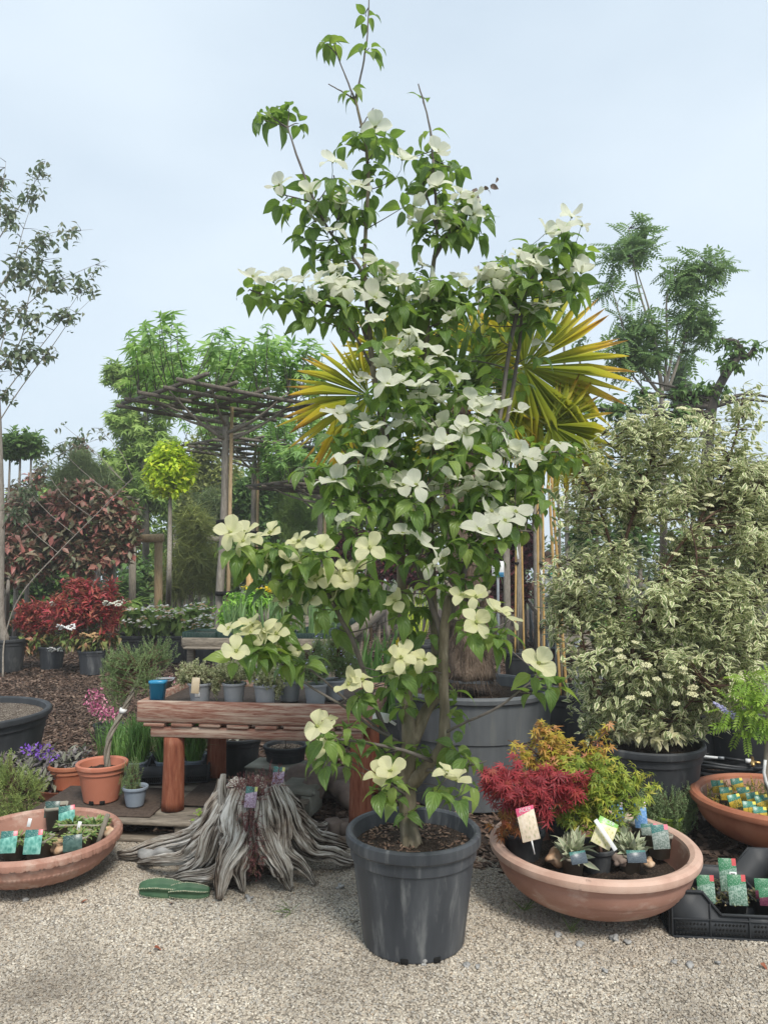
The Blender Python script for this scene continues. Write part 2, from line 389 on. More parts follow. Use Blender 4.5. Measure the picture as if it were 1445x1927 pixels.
def axes(X, Nn):
    X = nz(X); Y = nz(np.cross(Nn, X)); Z = np.cross(X, Y)
    return np.stack([X, Y, Z], -1)                     # (n,3,3) columns
def leaves(root, tmpls, mat, pos, X, Nn, size, wid=None, n_ind=300, name='leaf', rest='foliage', smooth=True):
    """the leaves that show largest become objects of their own, the rest one mesh"""
    pos, size = np.asarray(pos, float), np.asarray(size, float); n = len(pos)
    if n == 0: return
    if wid is None: wid = np.ones(n)
    M = axes(X, Nn); S = np.stack([size, size * wid, size], -1); M = M * S[:, None, :]
    var = R.integers(0, len(tmpls), n); off = WO[root.name]
    u, v, d = proj(pos)
    score = size / np.maximum(d, 0.1) * np.where((u > -10) & (u < 1455) & (v > -10) & (v < 1937) & (d > 0.2), 1, 0.001)
    order = np.argsort(-score); ind = set(order[:n_ind].tolist()) if n_ind < n else set(range(n))
    if n_ind:
        meshes = []
        for tv, tf, tuv in tmpls: meshes.append(MB().add(tv, np.asarray(tf), tuv).mesh(name, smooth=smooth, mats=[mat]))
        for i in order[:n_ind]:
            o = bpy.data.objects.new(name, meshes[var[i]]); C.objects.link(o); o.parent = root
            m = Matrix.Identity(4)
            for a in range(3):
                for b in range(3): m[a][b] = M[i, a, b]
                m[a][3] = pos[i, a] - off[a]
            o.matrix_local = m
    left = np.array([i for i in range(n) if i not in ind], dtype=int)
    if len(left):
        mb = MB()
        for k, (tv, tf, tuv) in enumerate(tmpls):
            s = left[var[left] == k]
            if not len(s): continue
            V = np.einsum('nij,kj->nki', M[s], tv) + pos[s][:, None, :]
            tf = np.asarray(tf); fa = (tf[None] + (np.arange(len(s)) * len(tv))[:, None, None]).reshape(-1, 3)
            mb.add(V.reshape(-1, 3), fa, np.tile(tuv, (len(s), 1)), np.repeat(R.uniform(0, 1, len(s)), len(tv)))
        return mb.build(rest, mat, root, smooth=smooth, kind='stuff')

def cloud(blobs, n, shell=0.55):
    """points spread through ellipsoids (centre, radii), most of them near the outside"""
    blobs = [(np.asarray(c, float), np.asarray(r, float)) for c, r in blobs]
    w = np.array([np.prod(r) ** 0.75 for _, r in blobs]); w /= w.sum()
    k = R.choice(len(blobs), n, p=w)
    d = nz(R.normal(size=(n, 3))); rad = R.uniform(0, 1, n) ** shell
    Cc = np.array([c for c, _ in blobs])[k]; Rr = np.array([r for _, r in blobs])[k]
    return Cc + d * Rr * rad[:, None], d, k
def spray(ends, dirs, k, ln, size, droop=0.3, lift=0.3, spread=1.0, two=False):
    """k leaves along each shoot of length ln that ends at `ends` and runs along `dirs`"""
    n = len(ends); e = np.repeat(ends, k, 0); D = np.repeat(nz(dirs), k, 0)
    t = np.tile(np.linspace(0, 1, k), n) + U(-0.08, 0.08, n * k)
    pos = e - D * (ln * (1 - t))[:, None]
    ref = nz(R.normal(size=(n * k, 3))); side = nz(np.cross(D, ref))
    X = nz(D * U(0.2, 0.9, n * k)[:, None] + side * spread + A(0, 0, -1) * (droop * U(0.3, 1.6, n * k))[:, None])
    N = nz(A(0, 0, 1) + 0.5 * R.normal(size=(n * k, 3)) * 0.7 + D * lift)
    return pos, X, N, U(size[0], size[1], n * k)
def twigs(root, ends, skel, mat, r0=0.004, r1=0.0015, name='twigs', sag=0.0, sides=3, steps=3):
    """thin shoots from the nearest point of the skeleton to each end"""
    if len(ends) == 0: return
    mb = MB(); sk = np.asarray(skel)
    for e in ends:
        dd = np.linalg.norm(sk - e, axis=1) + 1.2 * np.maximum(0, sk[:, 2] - e[2])
        b = sk[dd.argmin()]; m = (b + e) / 2 + A(0, 0, -sag) + R.normal(size=3) * 0.04 * np.linalg.norm(e - b)
        tube(mb, smooth_path([b, m, e], steps - 1), np.linspace(r0, r1, 2 * (steps - 1) + 1), sides, cap=False)
    return mb.build(name, mat, root, smooth=True, kind='stuff')
def text_mesh(s, size):
    cu = bpy.data.curves.new('text', 'FONT'); cu.body = s; cu.size = size; cu.align_x = 'CENTER'; cu.align_y = 'CENTER'
    o = bpy.data.objects.new('text', cu); C.objects.link(o)
    dg = bpy.context.evaluated_depsgraph_get(); me = bpy.data.meshes.new_from_object(o.evaluated_get(dg))
    bpy.data.objects.remove(o); bpy.data.curves.remove(cu); return me
# ================================================================ materials
M = {}
M['black'] = surf('black plastic', [(0.022, 0.024, 0.027), (0.036, 0.039, 0.043), (0.065, 0.069, 0.074)], 5, 0.52, 0.12, 0.004, stretch=(1, 1, 0.35), spots=((0.13, 0.13, 0.125), 7, 0.60, 0.16))
M['blackpot'] = surf('scuffed black plastic', [(0.034, 0.038, 0.044), (0.056, 0.061, 0.069), (0.10, 0.106, 0.114)], 5, 0.46, 0.2, 0.004, stretch=(1.6, 1.6, 0.25), spots=((0.19, 0.195, 0.195), 11, 0.53, 0.22))
M['tub'] = surf('dusty dark grey tub', [(0.075, 0.082, 0.088), (0.11, 0.118, 0.125), (0.15, 0.158, 0.165)], 6, 0.6, 0.15, 0.004, stretch=(1.5, 1.5, 0.12), spots=((0.15, 0.155, 0.15), 9, 0.55, 0.2))
M['grey'] = surf('grey plastic pot', [(0.24, 0.25, 0.265), (0.30, 0.312, 0.33)], 9, 0.5, 0.08, 0.003, spots=((0.32, 0.32, 0.3), 14, 0.64, 0.1))
M['bluegrey'] = surf('blue grey pot', [(0.20, 0.24, 0.29), (0.26, 0.30, 0.35)], 9, 0.45, 0.05, 0.003)
M['taupe'] = surf('taupe pot', [(0.27, 0.245, 0.195), (0.34, 0.31, 0.25)], 20, 0.55, 0.1, 0.002)
M['terra'] = surf('terracotta', [(0.34, 0.145, 0.085), (0.42, 0.19, 0.115), (0.48, 0.235, 0.15)], 5, 0.72, 0.15, 0.003, spots=((0.55, 0.36, 0.27), 9, 0.60, 0.16))
M['terra_dusty'] = surf('dusty terracotta', [(0.30, 0.15, 0.105), (0.37, 0.195, 0.145), (0.44, 0.25, 0.19)], 4, 0.78, 0.15, 0.003, stretch=(1, 1, 1.5), spots=((0.56, 0.42, 0.345), 7, 0.52, 0.22))
M['terra_rim'] = surf('bleached terracotta rim', [(0.43, 0.26, 0.20), (0.55, 0.37, 0.29), (0.60, 0.43, 0.35)], 7, 0.8, 0.2, 0.003, spots=((0.20, 0.13, 0.11), 11, 0.63, 0.08))
M['terra_plastic'] = surf('orange plastic pot', [(0.44, 0.155, 0.095), (0.50, 0.19, 0.12)], 5, 0.5, 0.06, 0.003, spots=((0.54, 0.27, 0.19), 9, 0.6, 0.15))
M['terra_red'] = surf('red brown terracotta', [(0.30, 0.10, 0.055), (0.38, 0.145, 0.08), (0.43, 0.18, 0.105)], 8, 0.7, 0.15, 0.003)
M['soil'] = surf('potting soil', [(0.018, 0.012, 0.009), (0.05, 0.034, 0.025), (0.10, 0.07, 0.05), (0.24, 0.18, 0.13)], 120, 0.95, 1.0, 0.02, pos=[0.3, 0.48, 0.60, 0.74], rrough=0.7)
M['soil_pale'] = surf('gritty soil', [(0.03, 0.022, 0.017), (0.11, 0.08, 0.06), (0.34, 0.29, 0.23), (0.5, 0.45, 0.38)], 85, 0.95, 1.0, 0.02, pos=[0.36, 0.48, 0.60, 0.68], rrough=0.7)
M['gravel_sheet'] = surf('gravel bed', [(0.26, 0.228, 0.188), (0.36, 0.318, 0.262), (0.46, 0.41, 0.335)], 130, 0.95, 0.8, 0.02, rrough=0.7)
M['bark_sheet'] = surf('bark bed', [(0.020, 0.014, 0.011), (0.05, 0.034, 0.026), (0.09, 0.06, 0.045)], 60, 0.95, 0.9, 0.02, rrough=0.7)
M['earth'] = surf('earth', [(0.05, 0.05, 0.03), (0.09, 0.10, 0.05), (0.12, 0.12, 0.07)], 2, 0.95, 0.3, 0.02)
M['redwood'] = surf('weathered red timber', [(0.13, 0.05, 0.032), (0.24, 0.10, 0.068), (0.33, 0.185, 0.135), (0.44, 0.31, 0.235)], 12, 0.8, 0.3, 0.003, stretch=(0.5, 8, 20), spots=((0.50, 0.395, 0.31), 3, 0.46, 0.2), rrough=0.65)
M['redlog'] = surf('red brown log', [(0.13, 0.035, 0.018), (0.21, 0.062, 0.032), (0.28, 0.10, 0.055), (0.40, 0.24, 0.15)], 9, 0.7, 0.6, 0.006, stretch=(7, 7, 0.8), pos=[0.28, 0.42, 0.58, 0.76], rrough=0.65)
M['greywood'] = surf('grey weathered timber', [(0.10, 0.085, 0.066), (0.22, 0.185, 0.145), (0.34, 0.295, 0.235)], 9, 0.85, 0.5, 0.005, stretch=(1.2, 8, 8), rrough=0.65)
M['greypost'] = surf('grey post', [(0.12, 0.105, 0.085), (0.22, 0.195, 0.155), (0.31, 0.28, 0.23)], 9, 0.85, 0.4, 0.005, stretch=(7, 7, 1), rrough=0.65)
M['tanpost'] = surf('tan timber post', [(0.26, 0.17, 0.09), (0.38, 0.27, 0.155), (0.46, 0.34, 0.21)], 9, 0.8, 0.3, 0.005, stretch=(7, 7, 1))
M['cane'] = surf('bamboo cane', [(0.42, 0.25, 0.085), (0.55, 0.35, 0.13), (0.60, 0.42, 0.2)], 12, 0.5, 0.15, 0.003, stretch=(4, 4, 1))
M['drift'] = None
M['mat'] = surf('brown rubber mat', [(0.045, 0.032, 0.025), (0.075, 0.054, 0.042), (0.10, 0.075, 0.06)], 60, 0.85, 0.3, 0.003)
M['concrete'] = surf('grey box', [(0.19, 0.19, 0.155), (0.26, 0.255, 0.21), (0.33, 0.325, 0.275)], 8, 0.8, 0.3, 0.003, spots=((0.42, 0.41, 0.37), 6, 0.58, 0.14))
M['brick'] = surf('paving brick', [(0.17, 0.13, 0.11), (0.26, 0.20, 0.165)], 18, 0.85, 0.4, 0.004)
M['stone'] = surf('field stone', [(0.16, 0.16, 0.155), (0.29, 0.285, 0.275), (0.40, 0.39, 0.37)], 14, 0.85, 0.4, 0.006)
M['stone_warm'] = surf('orange stone', [(0.36, 0.19, 0.10), (0.52, 0.34, 0.21), (0.62, 0.49, 0.36)], 18, 0.8, 0.6, 0.008)
M['white'] = surf('white plastic', [(0.66, 0.67, 0.66), (0.76, 0.76, 0.75)], 6, 0.45, 0.0)
M['metal'] = surf('galvanised steel', [(0.20, 0.22, 0.235), (0.29, 0.31, 0.325)], 10, 0.5, 0.1, 0.002, metal=0.35)
M['brass'] = surf('brass', [(0.42, 0.27, 0.10), (0.55, 0.37, 0.16)], 12, 0.35, 0.0, metal=0.8)
M['bark'] = surf('grey brown bark', [(0.15, 0.13, 0.105), (0.25, 0.22, 0.185), (0.35, 0.315, 0.265)], 16, 0.85, 0.6, 0.006, stretch=(3, 3, 0.7), rrough=0.65)
M['dogbark'] = surf('olive grey bark', [(0.10, 0.085, 0.055), (0.165, 0.14, 0.095), (0.24, 0.205, 0.145)], 22, 0.75, 0.5, 0.004, stretch=(2, 2, 0.6), spots=((0.30, 0.27, 0.21), 24, 0.60, 0.12))
M['twig'] = surf('grey twig', [(0.10, 0.085, 0.075), (0.17, 0.15, 0.13)], 20, 0.75, 0.2, 0.003)
M['redtwig'] = surf('red brown twig', [(0.075, 0.04, 0.028), (0.13, 0.075, 0.05)], 20, 0.7, 0.2, 0.003)
M['darktwig'] = surf('dark twig', [(0.045, 0.038, 0.032), (0.09, 0.078, 0.066)], 20, 0.8, 0.2, 0.003)
M['fibre'] = surf('palm fibre', [(0.06, 0.042, 0.03), (0.13, 0.095, 0.07), (0.21, 0.16, 0.12)], 40, 0.9, 0.7, 0.01, stretch=(3, 3, 0.5))
M['bin'] = surf('dark green crate', [(0.012, 0.03, 0.026), (0.022, 0.048, 0.04)], 9, 0.55, 0.05, 0.003)

def driftmat():
    """bleached, cracked wood: grain runs along the root"""
    m, N, L = _new('bleached driftwood')
    out = N.new('ShaderNodeOutputMaterial'); b = N.new('ShaderNodeBsdfPrincipled')
    uvn = N.new('ShaderNodeUVMap'); mpn = N.new('ShaderNodeMapping'); mpn.inputs['Scale'].default_value = (22, 4.0, 1)
    L.new(uvn.outputs[0], mpn.inputs[0])
    no = N.new('ShaderNodeTexNoise'); no.inputs['Scale'].default_value = 1.0; no.inputs['Detail'].default_value = 7; no.inputs['Roughness'].default_value = 0.68; no.inputs['Distortion'].default_value = 0.5
    L.new(mpn.outputs[0], no.inputs['Vector'])
    r = ramp(N, [(0.04, 0.03, 0.024), (0.27, 0.225, 0.185), (0.54, 0.495, 0.43), (0.74, 0.705, 0.65)], [0.41, 0.46, 0.52, 0.60]); L.new(no.outputs['Fac'], r.inputs[0])
    tcn = N.new('ShaderNodeTexCoord'); n2 = N.new('ShaderNodeTexNoise'); n2.inputs['Scale'].default_value = 6; n2.inputs['Detail'].default_value = 4; L.new(tcn.outputs['Object'], n2.inputs['Vector'])
    r2 = ramp(N, [(0.46, 0.34, 0.26), (1, 1, 1)], [0.34, 0.52]); L.new(n2.outputs['Fac'], r2.inputs[0])
    mu = N.new('ShaderNodeMixRGB'); mu.blend_type = 'MULTIPLY'; mu.inputs[0].default_value = 0.75; L.new(r.outputs[0], mu.inputs[1]); L.new(r2.outputs[0], mu.inputs[2])
    L.new(mu.outputs[0], b.inputs['Base Color']); b.inputs['Roughness'].default_value = 0.88; b.inputs['Specular IOR Level'].default_value = 0.2
    bn = N.new('ShaderNodeBump'); bn.inputs['Strength'].default_value = 1.0; bn.inputs['Distance'].default_value = 0.03
    L.new(no.outputs['Fac'], bn.inputs['Height']); L.new(bn.outputs[0], b.inputs['Normal']); L.new(b.outputs[0], out.inputs[0])
    return m
M['drift'] = driftmat()
def piecemat(name, cols, pos, dirt, rough=0.85, dscale=1.3, damt=0.62, back=None):
    """loose pieces: each its own colour, plus dirty patches that have a place on the ground"""
    m, N, L = _new(name)
    out = N.new('ShaderNodeOutputMaterial'); b = N.new('ShaderNodeBsdfPrincipled'); oi = N.new('ShaderNodeObjectInfo')
    r = ramp(N, cols, pos); L.new(oi.outputs['Random'], r.inputs[0])
    no = N.new('ShaderNodeTexNoise'); no.inputs['Scale'].default_value = dscale; no.inputs['Detail'].default_value = 4; L.new(oi.outputs['Location'], no.inputs['Vector'])
    mr = N.new('ShaderNodeMapRange'); mr.inputs['From Min'].default_value = 0.46; mr.inputs['From Max'].default_value = 0.70; mr.inputs['To Max'].default_value = damt
    fac = no.outputs['Fac']
    if back:                               # darker towards the back of the bed
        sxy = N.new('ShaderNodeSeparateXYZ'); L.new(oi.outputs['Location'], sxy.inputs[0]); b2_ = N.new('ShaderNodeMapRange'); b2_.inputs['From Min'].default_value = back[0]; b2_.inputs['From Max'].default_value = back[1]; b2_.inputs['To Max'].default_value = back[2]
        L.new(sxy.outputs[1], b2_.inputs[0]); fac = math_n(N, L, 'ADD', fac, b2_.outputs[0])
    L.new(fac, mr.inputs[0]); mxn = N.new('ShaderNodeMixRGB'); mxn.inputs[2].default_value = (*dirt, 1)
    L.new(mr.outputs[0], mxn.inputs[0]); L.new(r.outputs[0], mxn.inputs[1])
    tcn = N.new('ShaderNodeTexCoord'); n2 = N.new('ShaderNodeTexNoise'); n2.inputs['Scale'].default_value = 1.5; n2.inputs['Detail'].default_value = 3; L.new(tcn.outputs['Object'], n2.inputs['Vector'])
    mu = N.new('ShaderNodeMixRGB'); mu.blend_type = 'OVERLAY'; mu.inputs[0].default_value = 0.35; L.new(mxn.outputs[0], mu.inputs[1]); L.new(n2.outputs['Fac'], mu.inputs[2])
    L.new(mu.outputs[0], b.inputs['Base Color']); b.inputs['Roughness'].default_value = rough; b.inputs['Specular IOR Level'].default_value = 0.3
    L.new(b.outputs[0], out.inputs[0]); return m
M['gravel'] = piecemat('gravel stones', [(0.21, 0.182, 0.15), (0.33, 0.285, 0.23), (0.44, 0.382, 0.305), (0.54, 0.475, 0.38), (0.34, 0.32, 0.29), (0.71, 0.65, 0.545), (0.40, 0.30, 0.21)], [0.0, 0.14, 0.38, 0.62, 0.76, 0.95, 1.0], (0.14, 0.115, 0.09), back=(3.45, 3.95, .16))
M['chips'] = piecemat('bark chips', [(0.035, 0.023, 0.018), (0.075, 0.046, 0.034), (0.125, 0.078, 0.055), (0.175, 0.12, 0.09), (0.25, 0.18, 0.135)], [0, 0.3, 0.6, 0.85, 1], (0.04, 0.028, 0.022), dscale=0.8)

# ================================================================ ground
def sheet(name, corners, z, mat, kind='structure'):
    V = [(x, y, z) for x, y in corners]
    return MB().add(V, [tuple(range(len(V)))], [(x, y) for x, y in corners]).build(name, mat, kind=kind)
sheet('ground', [(-48, -8), (48, -8), (48, 60), (-48, 60)], -0.03, M['earth'])
sheet('gravel_ground', [(-9, -5), (9, -5), (9, 3.70), (3.0, 3.72), (0.7, 3.82), (-0.2, 4.25), (-9, 4.3)], -0.0022, M['gravel_sheet'])
sheet('bark_ground', [(-14, 4.3), (-9, 4.3), (-0.2, 4.25), (0.7, 3.82), (3.0, 3.72), (9, 3.70), (14, 3.7), (16, 24), (-16, 24)], -0.008, M['bark_sheet'])
def scatter(name, corners, z, density, mat, smin, smax, cube=False, rmax=(pi, pi, pi), seed=1, jit=0.0):
    o = sheet(name, corners, z, mat, kind='stuff')
    g = bpy.data.node_groups.new(name, 'GeometryNodeTree')
    g.interface.new_socket('Geometry', in_out='INPUT', socket_type='NodeSocketGeometry')
    g.interface.new_socket('Geometry', in_out='OUTPUT', socket_type='NodeSocketGeometry')
    N, L = g.nodes, g.links
    gi, go = N.new('NodeGroupInput'), N.new('NodeGroupOutput')
    d = N.new('GeometryNodeDistributePointsOnFaces'); d.inputs['Density'].default_value = density; d.inputs['Seed'].default_value = seed
    L.new(gi.outputs[0], d.inputs['Mesh'])
    if cube: sh = N.new('GeometryNodeMeshCube'); sh.inputs['Size'].default_value = (1, 1, 1)
    else: sh = N.new('GeometryNodeMeshIcoSphere'); sh.inputs['Radius'].default_value = 1; sh.inputs['Subdivisions'].default_value = 2
    sm = N.new('GeometryNodeSetMaterial'); sm.inputs['Material'].default_value = mat
    geo = sh.outputs[0]
    pn = N.new('GeometryNodeSetPosition'); nt = N.new('ShaderNodeTexNoise'); nt.inputs['Scale'].default_value = 1.1
    sb = N.new('ShaderNodeVectorMath'); sb.operation = 'SUBTRACT'; sb.inputs[1].default_value = (0.5, 0.5, 0.5)
    ml = N.new('ShaderNodeVectorMath'); ml.operation = 'SCALE'; ml.inputs['Scale'].default_value = 1.0
    L.new(nt.outputs['Color'], sb.inputs[0]); L.new(sb.outputs[0], ml.inputs[0]); L.new(ml.outputs[0], pn.inputs['Offset']); L.new(geo, pn.inputs['Geometry']); geo = pn.outputs[0]
    if not cube:
        ss = N.new('GeometryNodeSetShadeSmooth'); L.new(geo, ss.inputs[0]); geo = ss.outputs[0]
    L.new(geo, sm.inputs['Geometry'])
    ip = N.new('GeometryNodeInstanceOnPoints'); L.new(d.outputs['Points'], ip.inputs['Points']); L.new(sm.outputs[0], ip.inputs['Instance'])
    rv = N.new('FunctionNodeRandomValue'); rv.data_type = 'FLOAT_VECTOR'; rv.inputs[0].default_value = tuple(-x for x in rmax); rv.inputs[1].default_value = rmax
    L.new(rv.outputs[0], ip.inputs['Rotation'])
    sv = N.new('FunctionNodeRandomValue'); sv.data_type = 'FLOAT_VECTOR'; sv.inputs[0].default_value = smin; sv.inputs[1].default_value = smax
    sv.inputs['Seed'].default_value = 7; L.new(sv.outputs[0], ip.inputs['Scale'])
    L.new(ip.outputs[0], go.inputs[0])
    md = o.modifiers.new('scatter', 'NODES'); md.node_group = g
    return o
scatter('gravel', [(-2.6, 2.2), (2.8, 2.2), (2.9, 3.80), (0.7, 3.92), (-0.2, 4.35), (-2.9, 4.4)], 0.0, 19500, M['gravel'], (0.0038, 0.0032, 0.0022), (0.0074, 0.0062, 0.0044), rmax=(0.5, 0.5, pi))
scatter('loose_bark_chips', [(-4.4, 4.25), (-0.2, 4.2), (0.7, 3.75), (3.6, 3.65), (6.5, 10), (-7, 10)], 0.004, 1050, M['chips'], (0.022, 0.009, 0.003), (0.062, 0.024, 0.008), cube=True, rmax=(0.5, 0.5, pi), seed=3)
scatter('far_bark_chips', [(-7, 10), (6.5, 10), (8, 17), (-9, 17)], 0.004, 330, M['chips'], (0.035, 0.015, 0.004), (0.09, 0.035, 0.012), cube=True, rmax=(0.5, 0.5, pi), seed=4)

def rock(mb, c, r, seed=0, flat=0.7, n=10):
    rs = np.random.default_rng(seed); th = np.linspace(0, pi, n); ph = np.linspace(0, 2 * pi, 2 * n, endpoint=False)
    T, Ph = np.meshgrid(th, ph, indexing='ij'); d = np.stack([np.sin(T) * np.cos(Ph), np.sin(T) * np.sin(Ph), np.cos(T)], -1)
    s = np.ones(T.shape)
    for k in range(7):
        w = nz(rs.normal(size=3)); s += 0.16 * np.sin(rs.uniform(2, 6) * (d @ w) + rs.uniform(0, 6))
    V = d * s[..., None] * np.asarray(r) * A(1, 1, flat) + np.asarray(c, float)
    k, m = T.shape; i, j = np.meshgrid(np.arange(k - 1), np.arange(m), indexing='ij'); j2 = (j + 1) % m
    f = np.stack([i * m + j, (i + 1) * m + j, (i + 1) * m + j2, i * m + j2], -1).reshape(-1, 4)
    return mb.add(V.reshape(-1, 3), f)
for k, (u, v, r) in enumerate([(797, 1812, .013), (1297, 1815, .014), (878, 1816, .012), (898, 1818, .010), (1138, 1826, .010), (50, 1692, .016), (1350, 1812, .010), (470, 1690, .016), (1268, 1808, .009), (640, 1668, .015), (1090, 1776, .014), (1155, 1766, .018), (1180, 1772, .014), (1050, 1758, .014)]):
    c = G(u, v, 0.008); o = rock(MB(), c, r, k).build('pebble', M['stone'], loc=c, smooth=True)
    _tag(o, 'pale grey pebble lying loose on the gravel', 'pebble', 'pale pebbles on the gravel')
for k, (u, v, lab) in enumerate([(290, 1782, 'brown dead leaf on the open gravel, the nearest one to the cactus'), (322, 1700, 'reddish dead leaf on gravel just below the cactus'), (165, 1694, 'small rusty dead leaf on gravel below the ornamented bowl'), (1430, 1812, 'rusty dead leaf on gravel in front of the black crate')]):
    c = G(u, v, 0.014); tv, tf, tuv = leaf_t(0.6, 6, p_ovate, 0.5, 0.4, 0.03)
    o = MB().add(tv @ rotz(k * 1.7).T * 0.035 + c, tf, tuv).build('dead_leaf', M['redlog'], loc=c); _tag(o, lab, 'leaf')

# ================================================================ containers
def soil_disc(root, c, r, mat, amp=0.012, name='soil', dome=0.0):
    rings, n = 14, 40; V, f = [(*c,)], []
    for i in range(1, rings + 1):
        for j in range(n):
            a = 2 * pi * j / n; q = r * i / rings
            V.append((c[0] + q * math.cos(a), c[1] + q * math.sin(a), c[2] + dome * (1 - (i / rings) ** 2) + (U(-amp, amp) if i < rings else 0)))
    f += [(0, 1 + j, 1 + (j + 1) % n) for j in range(n)]
    for i in range(rings - 1):
        for j in range(n):
            a = 1 + i * n; b = a + n; k = (j + 1) % n; f.append((a + j, b + j, b + k, a + k))
    return MB().add(V, f).build(name, mat, root, smooth=False)
def pot(name, label, c, rt, h, rb=None, mat=None, soil=True, lip=0.02, lip_h=0.05, wall=0.012, depth=0.05, cat='pot', group=None, n=56, soilmat=None, band=True, holes=0, rim_mat=None, tilt=None):
    c = np.asarray(c, float); rb = rb or rt * 0.78; mat = mat or M['black']
    t = thing(name, label, cat, c, group)
    rj = rb + (rt - rb) * 0.86
    pr = [(0.001, 0.004), (rb - 0.01, 0.0), (rb, 0.008), (rb + (rj - rb) * 0.5, (h - lip_h) * 0.5)]
    if band: pr += [(rj - 0.004, h - lip_h * 1.9), (rj + lip * 0.28, h - lip_h * 1.8), (rj + lip * 0.34, h - lip_h)]
    else: pr += [(rj, h - lip_h)]
    body = pr + [(rt + lip * 0.55, h - lip_h * 0.96)]
    rim = [(rt + lip * 0.55, h - lip_h * 0.96), (rt + lip * 0.9, h - lip_h * 0.82), (rt + lip, h - lip_h * 0.5), (rt + lip * 0.92, h - lip_h * 0.16), (rt + lip * 0.5, h), (rt - wall * 0.2, h - 0.001), (rt - wall, h - 0.008)]
    inn = [(rt - wall, h - 0.008), (rt - wall * 1.3 - (rt - rb) * min(1, (depth + 0.03) / h), h - depth - 0.03), (0.001, h - depth - 0.03)]
    if rim_mat:
        lathe(MB(), body, c, n, tilt).build('body', mat, t, smooth=True); lathe(MB(), rim, c, n, tilt).build('rim', rim_mat, t, smooth=True); lathe(MB(), inn, c, n, tilt).build('inner_wall', mat, t, smooth=True)
    else:
        lathe(MB(), body + rim[1:] + inn[1:], c, n, tilt).build('body', mat, t, smooth=True)
    if soil: soil_disc(t, c + A(0, 0, h - depth), rt - wall * 1.15 - (rt - rb) * depth / h, soilmat or M['soil'], amp=min(0.012, rt * 0.06))
    for k in range(holes):
        a = -pi / 2 + (k - (holes - 1) / 2) * 0.62 + 0.1
        p = c + A(math.cos(a) * rb * 1.0, math.sin(a) * rb * 1.0, 0.014)
        cbox(MB(), p, (0.03, 0.012, 0.022), rotz(a + pi / 2), 0.003).build('drain_hole', M['hole'], t)
    return t
M['hole'] = surf('hollow black', [(0.006, 0.006, 0.006), (0.01, 0.01, 0.01)], 5, 0.9, 0)
POT_C = G(778, 1766)
pot('plant_pot', 'large scuffed black plastic pot holding the white flowering dogwood tree', POT_C, 0.262, 0.445, 0.208, M['blackpot'], lip=0.018, lip_h=0.055, depth=0.062, holes=2, n=96)

mb = MB(); MUL = surf('mulch chips', [(0.07, 0.045, 0.032), (0.16, 0.10, 0.07), (0.32, 0.23, 0.165)], 25, .9, .3, .003)
for k in range(260):
    a, q = U(0, 2 * pi), math.sqrt(U(.03, 1)) * .232; cbox(mb, POT_C + A(q * math.cos(a), q * math.sin(a), .387 + U(0, .006)), (U(.008, .026), U(.004, .010), U(.002, .005)), rotz(U(0, 3.1)) @ rotx(U(-.5, .5)) @ roty(U(-.4, .4)), .001)
o = mb.build('mulch', MUL, bpy.data.objects['plant_pot'], kind='stuff')
BOWL_C = A((1105 - CX) / F * 3.46, 3.47, 0)
def bowl(name, label, c, r, h, rb, mat, rim_mat=None, relief=None, n=128, rimw=0.045, group=None, tilt=None, foot=True, inner_mat=None):
    t = thing(name, label, 'bowl', c, group)
    out = [(0.001, 0.003), (rb, 0.0), (rb * 1.02, 0.02), (rb * 1.06, 0.032)]
    for a in np.linspace(0.04, 1.0, 60):
        q = math.sin(a * pi / 2); out.append((rb * 1.06 + (r - rimw * 0.55 - rb * 1.06) * (math.sin(a * pi / 2) ** 0.85), 0.034 + (h - 0.075) * (a ** 1.55)))
    ro = out[-1][0]
    rim = [(ro, h - 0.041), (r - 0.004, h - 0.04), (r, h - 0.028), (r - 0.001, h - 0.012), (r - 0.012, h), (r - rimw * 0.6, h + 0.003), (r - rimw, h - 0.006), (r - rimw - 0.004, h - 0.02)]
    inn = [(r - rimw - 0.004, h - 0.02), (r * 0.80, h * 0.55), (r * 0.62, h * 0.35), (0.001, h * 0.30)]
    lathe(MB(), out, c, n, tilt, relief).build('body', mat, t, smooth=True)
    lathe(MB(), rim, c, n, tilt, relief).build('rim', rim_mat or mat, t, smooth=True)
    lathe(MB(), inn, c, n, tilt).build('inside', inner_mat or mat, t, smooth=True)
    return t
def lines_relief(th, r, z):
    d = np.zeros_like(th * z)
    for zz in (0.135, 0.15, 0.215): d = d - 0.0022 * np.exp(-((z - zz) / 0.004) ** 2)
    return d
b1 = bowl('planter_bowl', 'wide dusty terracotta bowl with pale bleached rim full of potted maples', BOWL_C, 0.462, 0.285, 0.155, M['terra_dusty'], M['terra_rim'], lines_relief, rimw=0.052)
soil_disc(b1, BOWL_C + A(0, 0, 0.16), 0.365, M['soil'])
LB_C = A((97 - CX) / F * 3.8, 3.76, 0)
def ornate(th, r, z):
    zz = z / 0.205; k = 34
    fr = (th * k / (2 * pi)) % 1.0; d = np.abs(fr - 0.5) * 2
    arch = np.exp(-((np.sqrt(d ** 2 * 0.9 + np.clip((zz - 0.20) / 0.24, 0, 9) ** 2) - 0.82) / 0.13) ** 2) * (zz < 0.52) * (zz > 0.1)
    beads = (np.abs(zz - 0.60) < 0.04) * (0.5 + 0.5 * np.sin(th * 110))
    fe = (th * 40 / (2 * pi)) % 1.0; de = np.abs(fe - 0.5) * 2
    egg = (zz > 0.80) * (zz < 1.02) * np.exp(-((de - 0.75) / 0.16) ** 2) * (r > 0.33)
    return 0.006 * arch + 0.004 * beads - 0.006 * egg
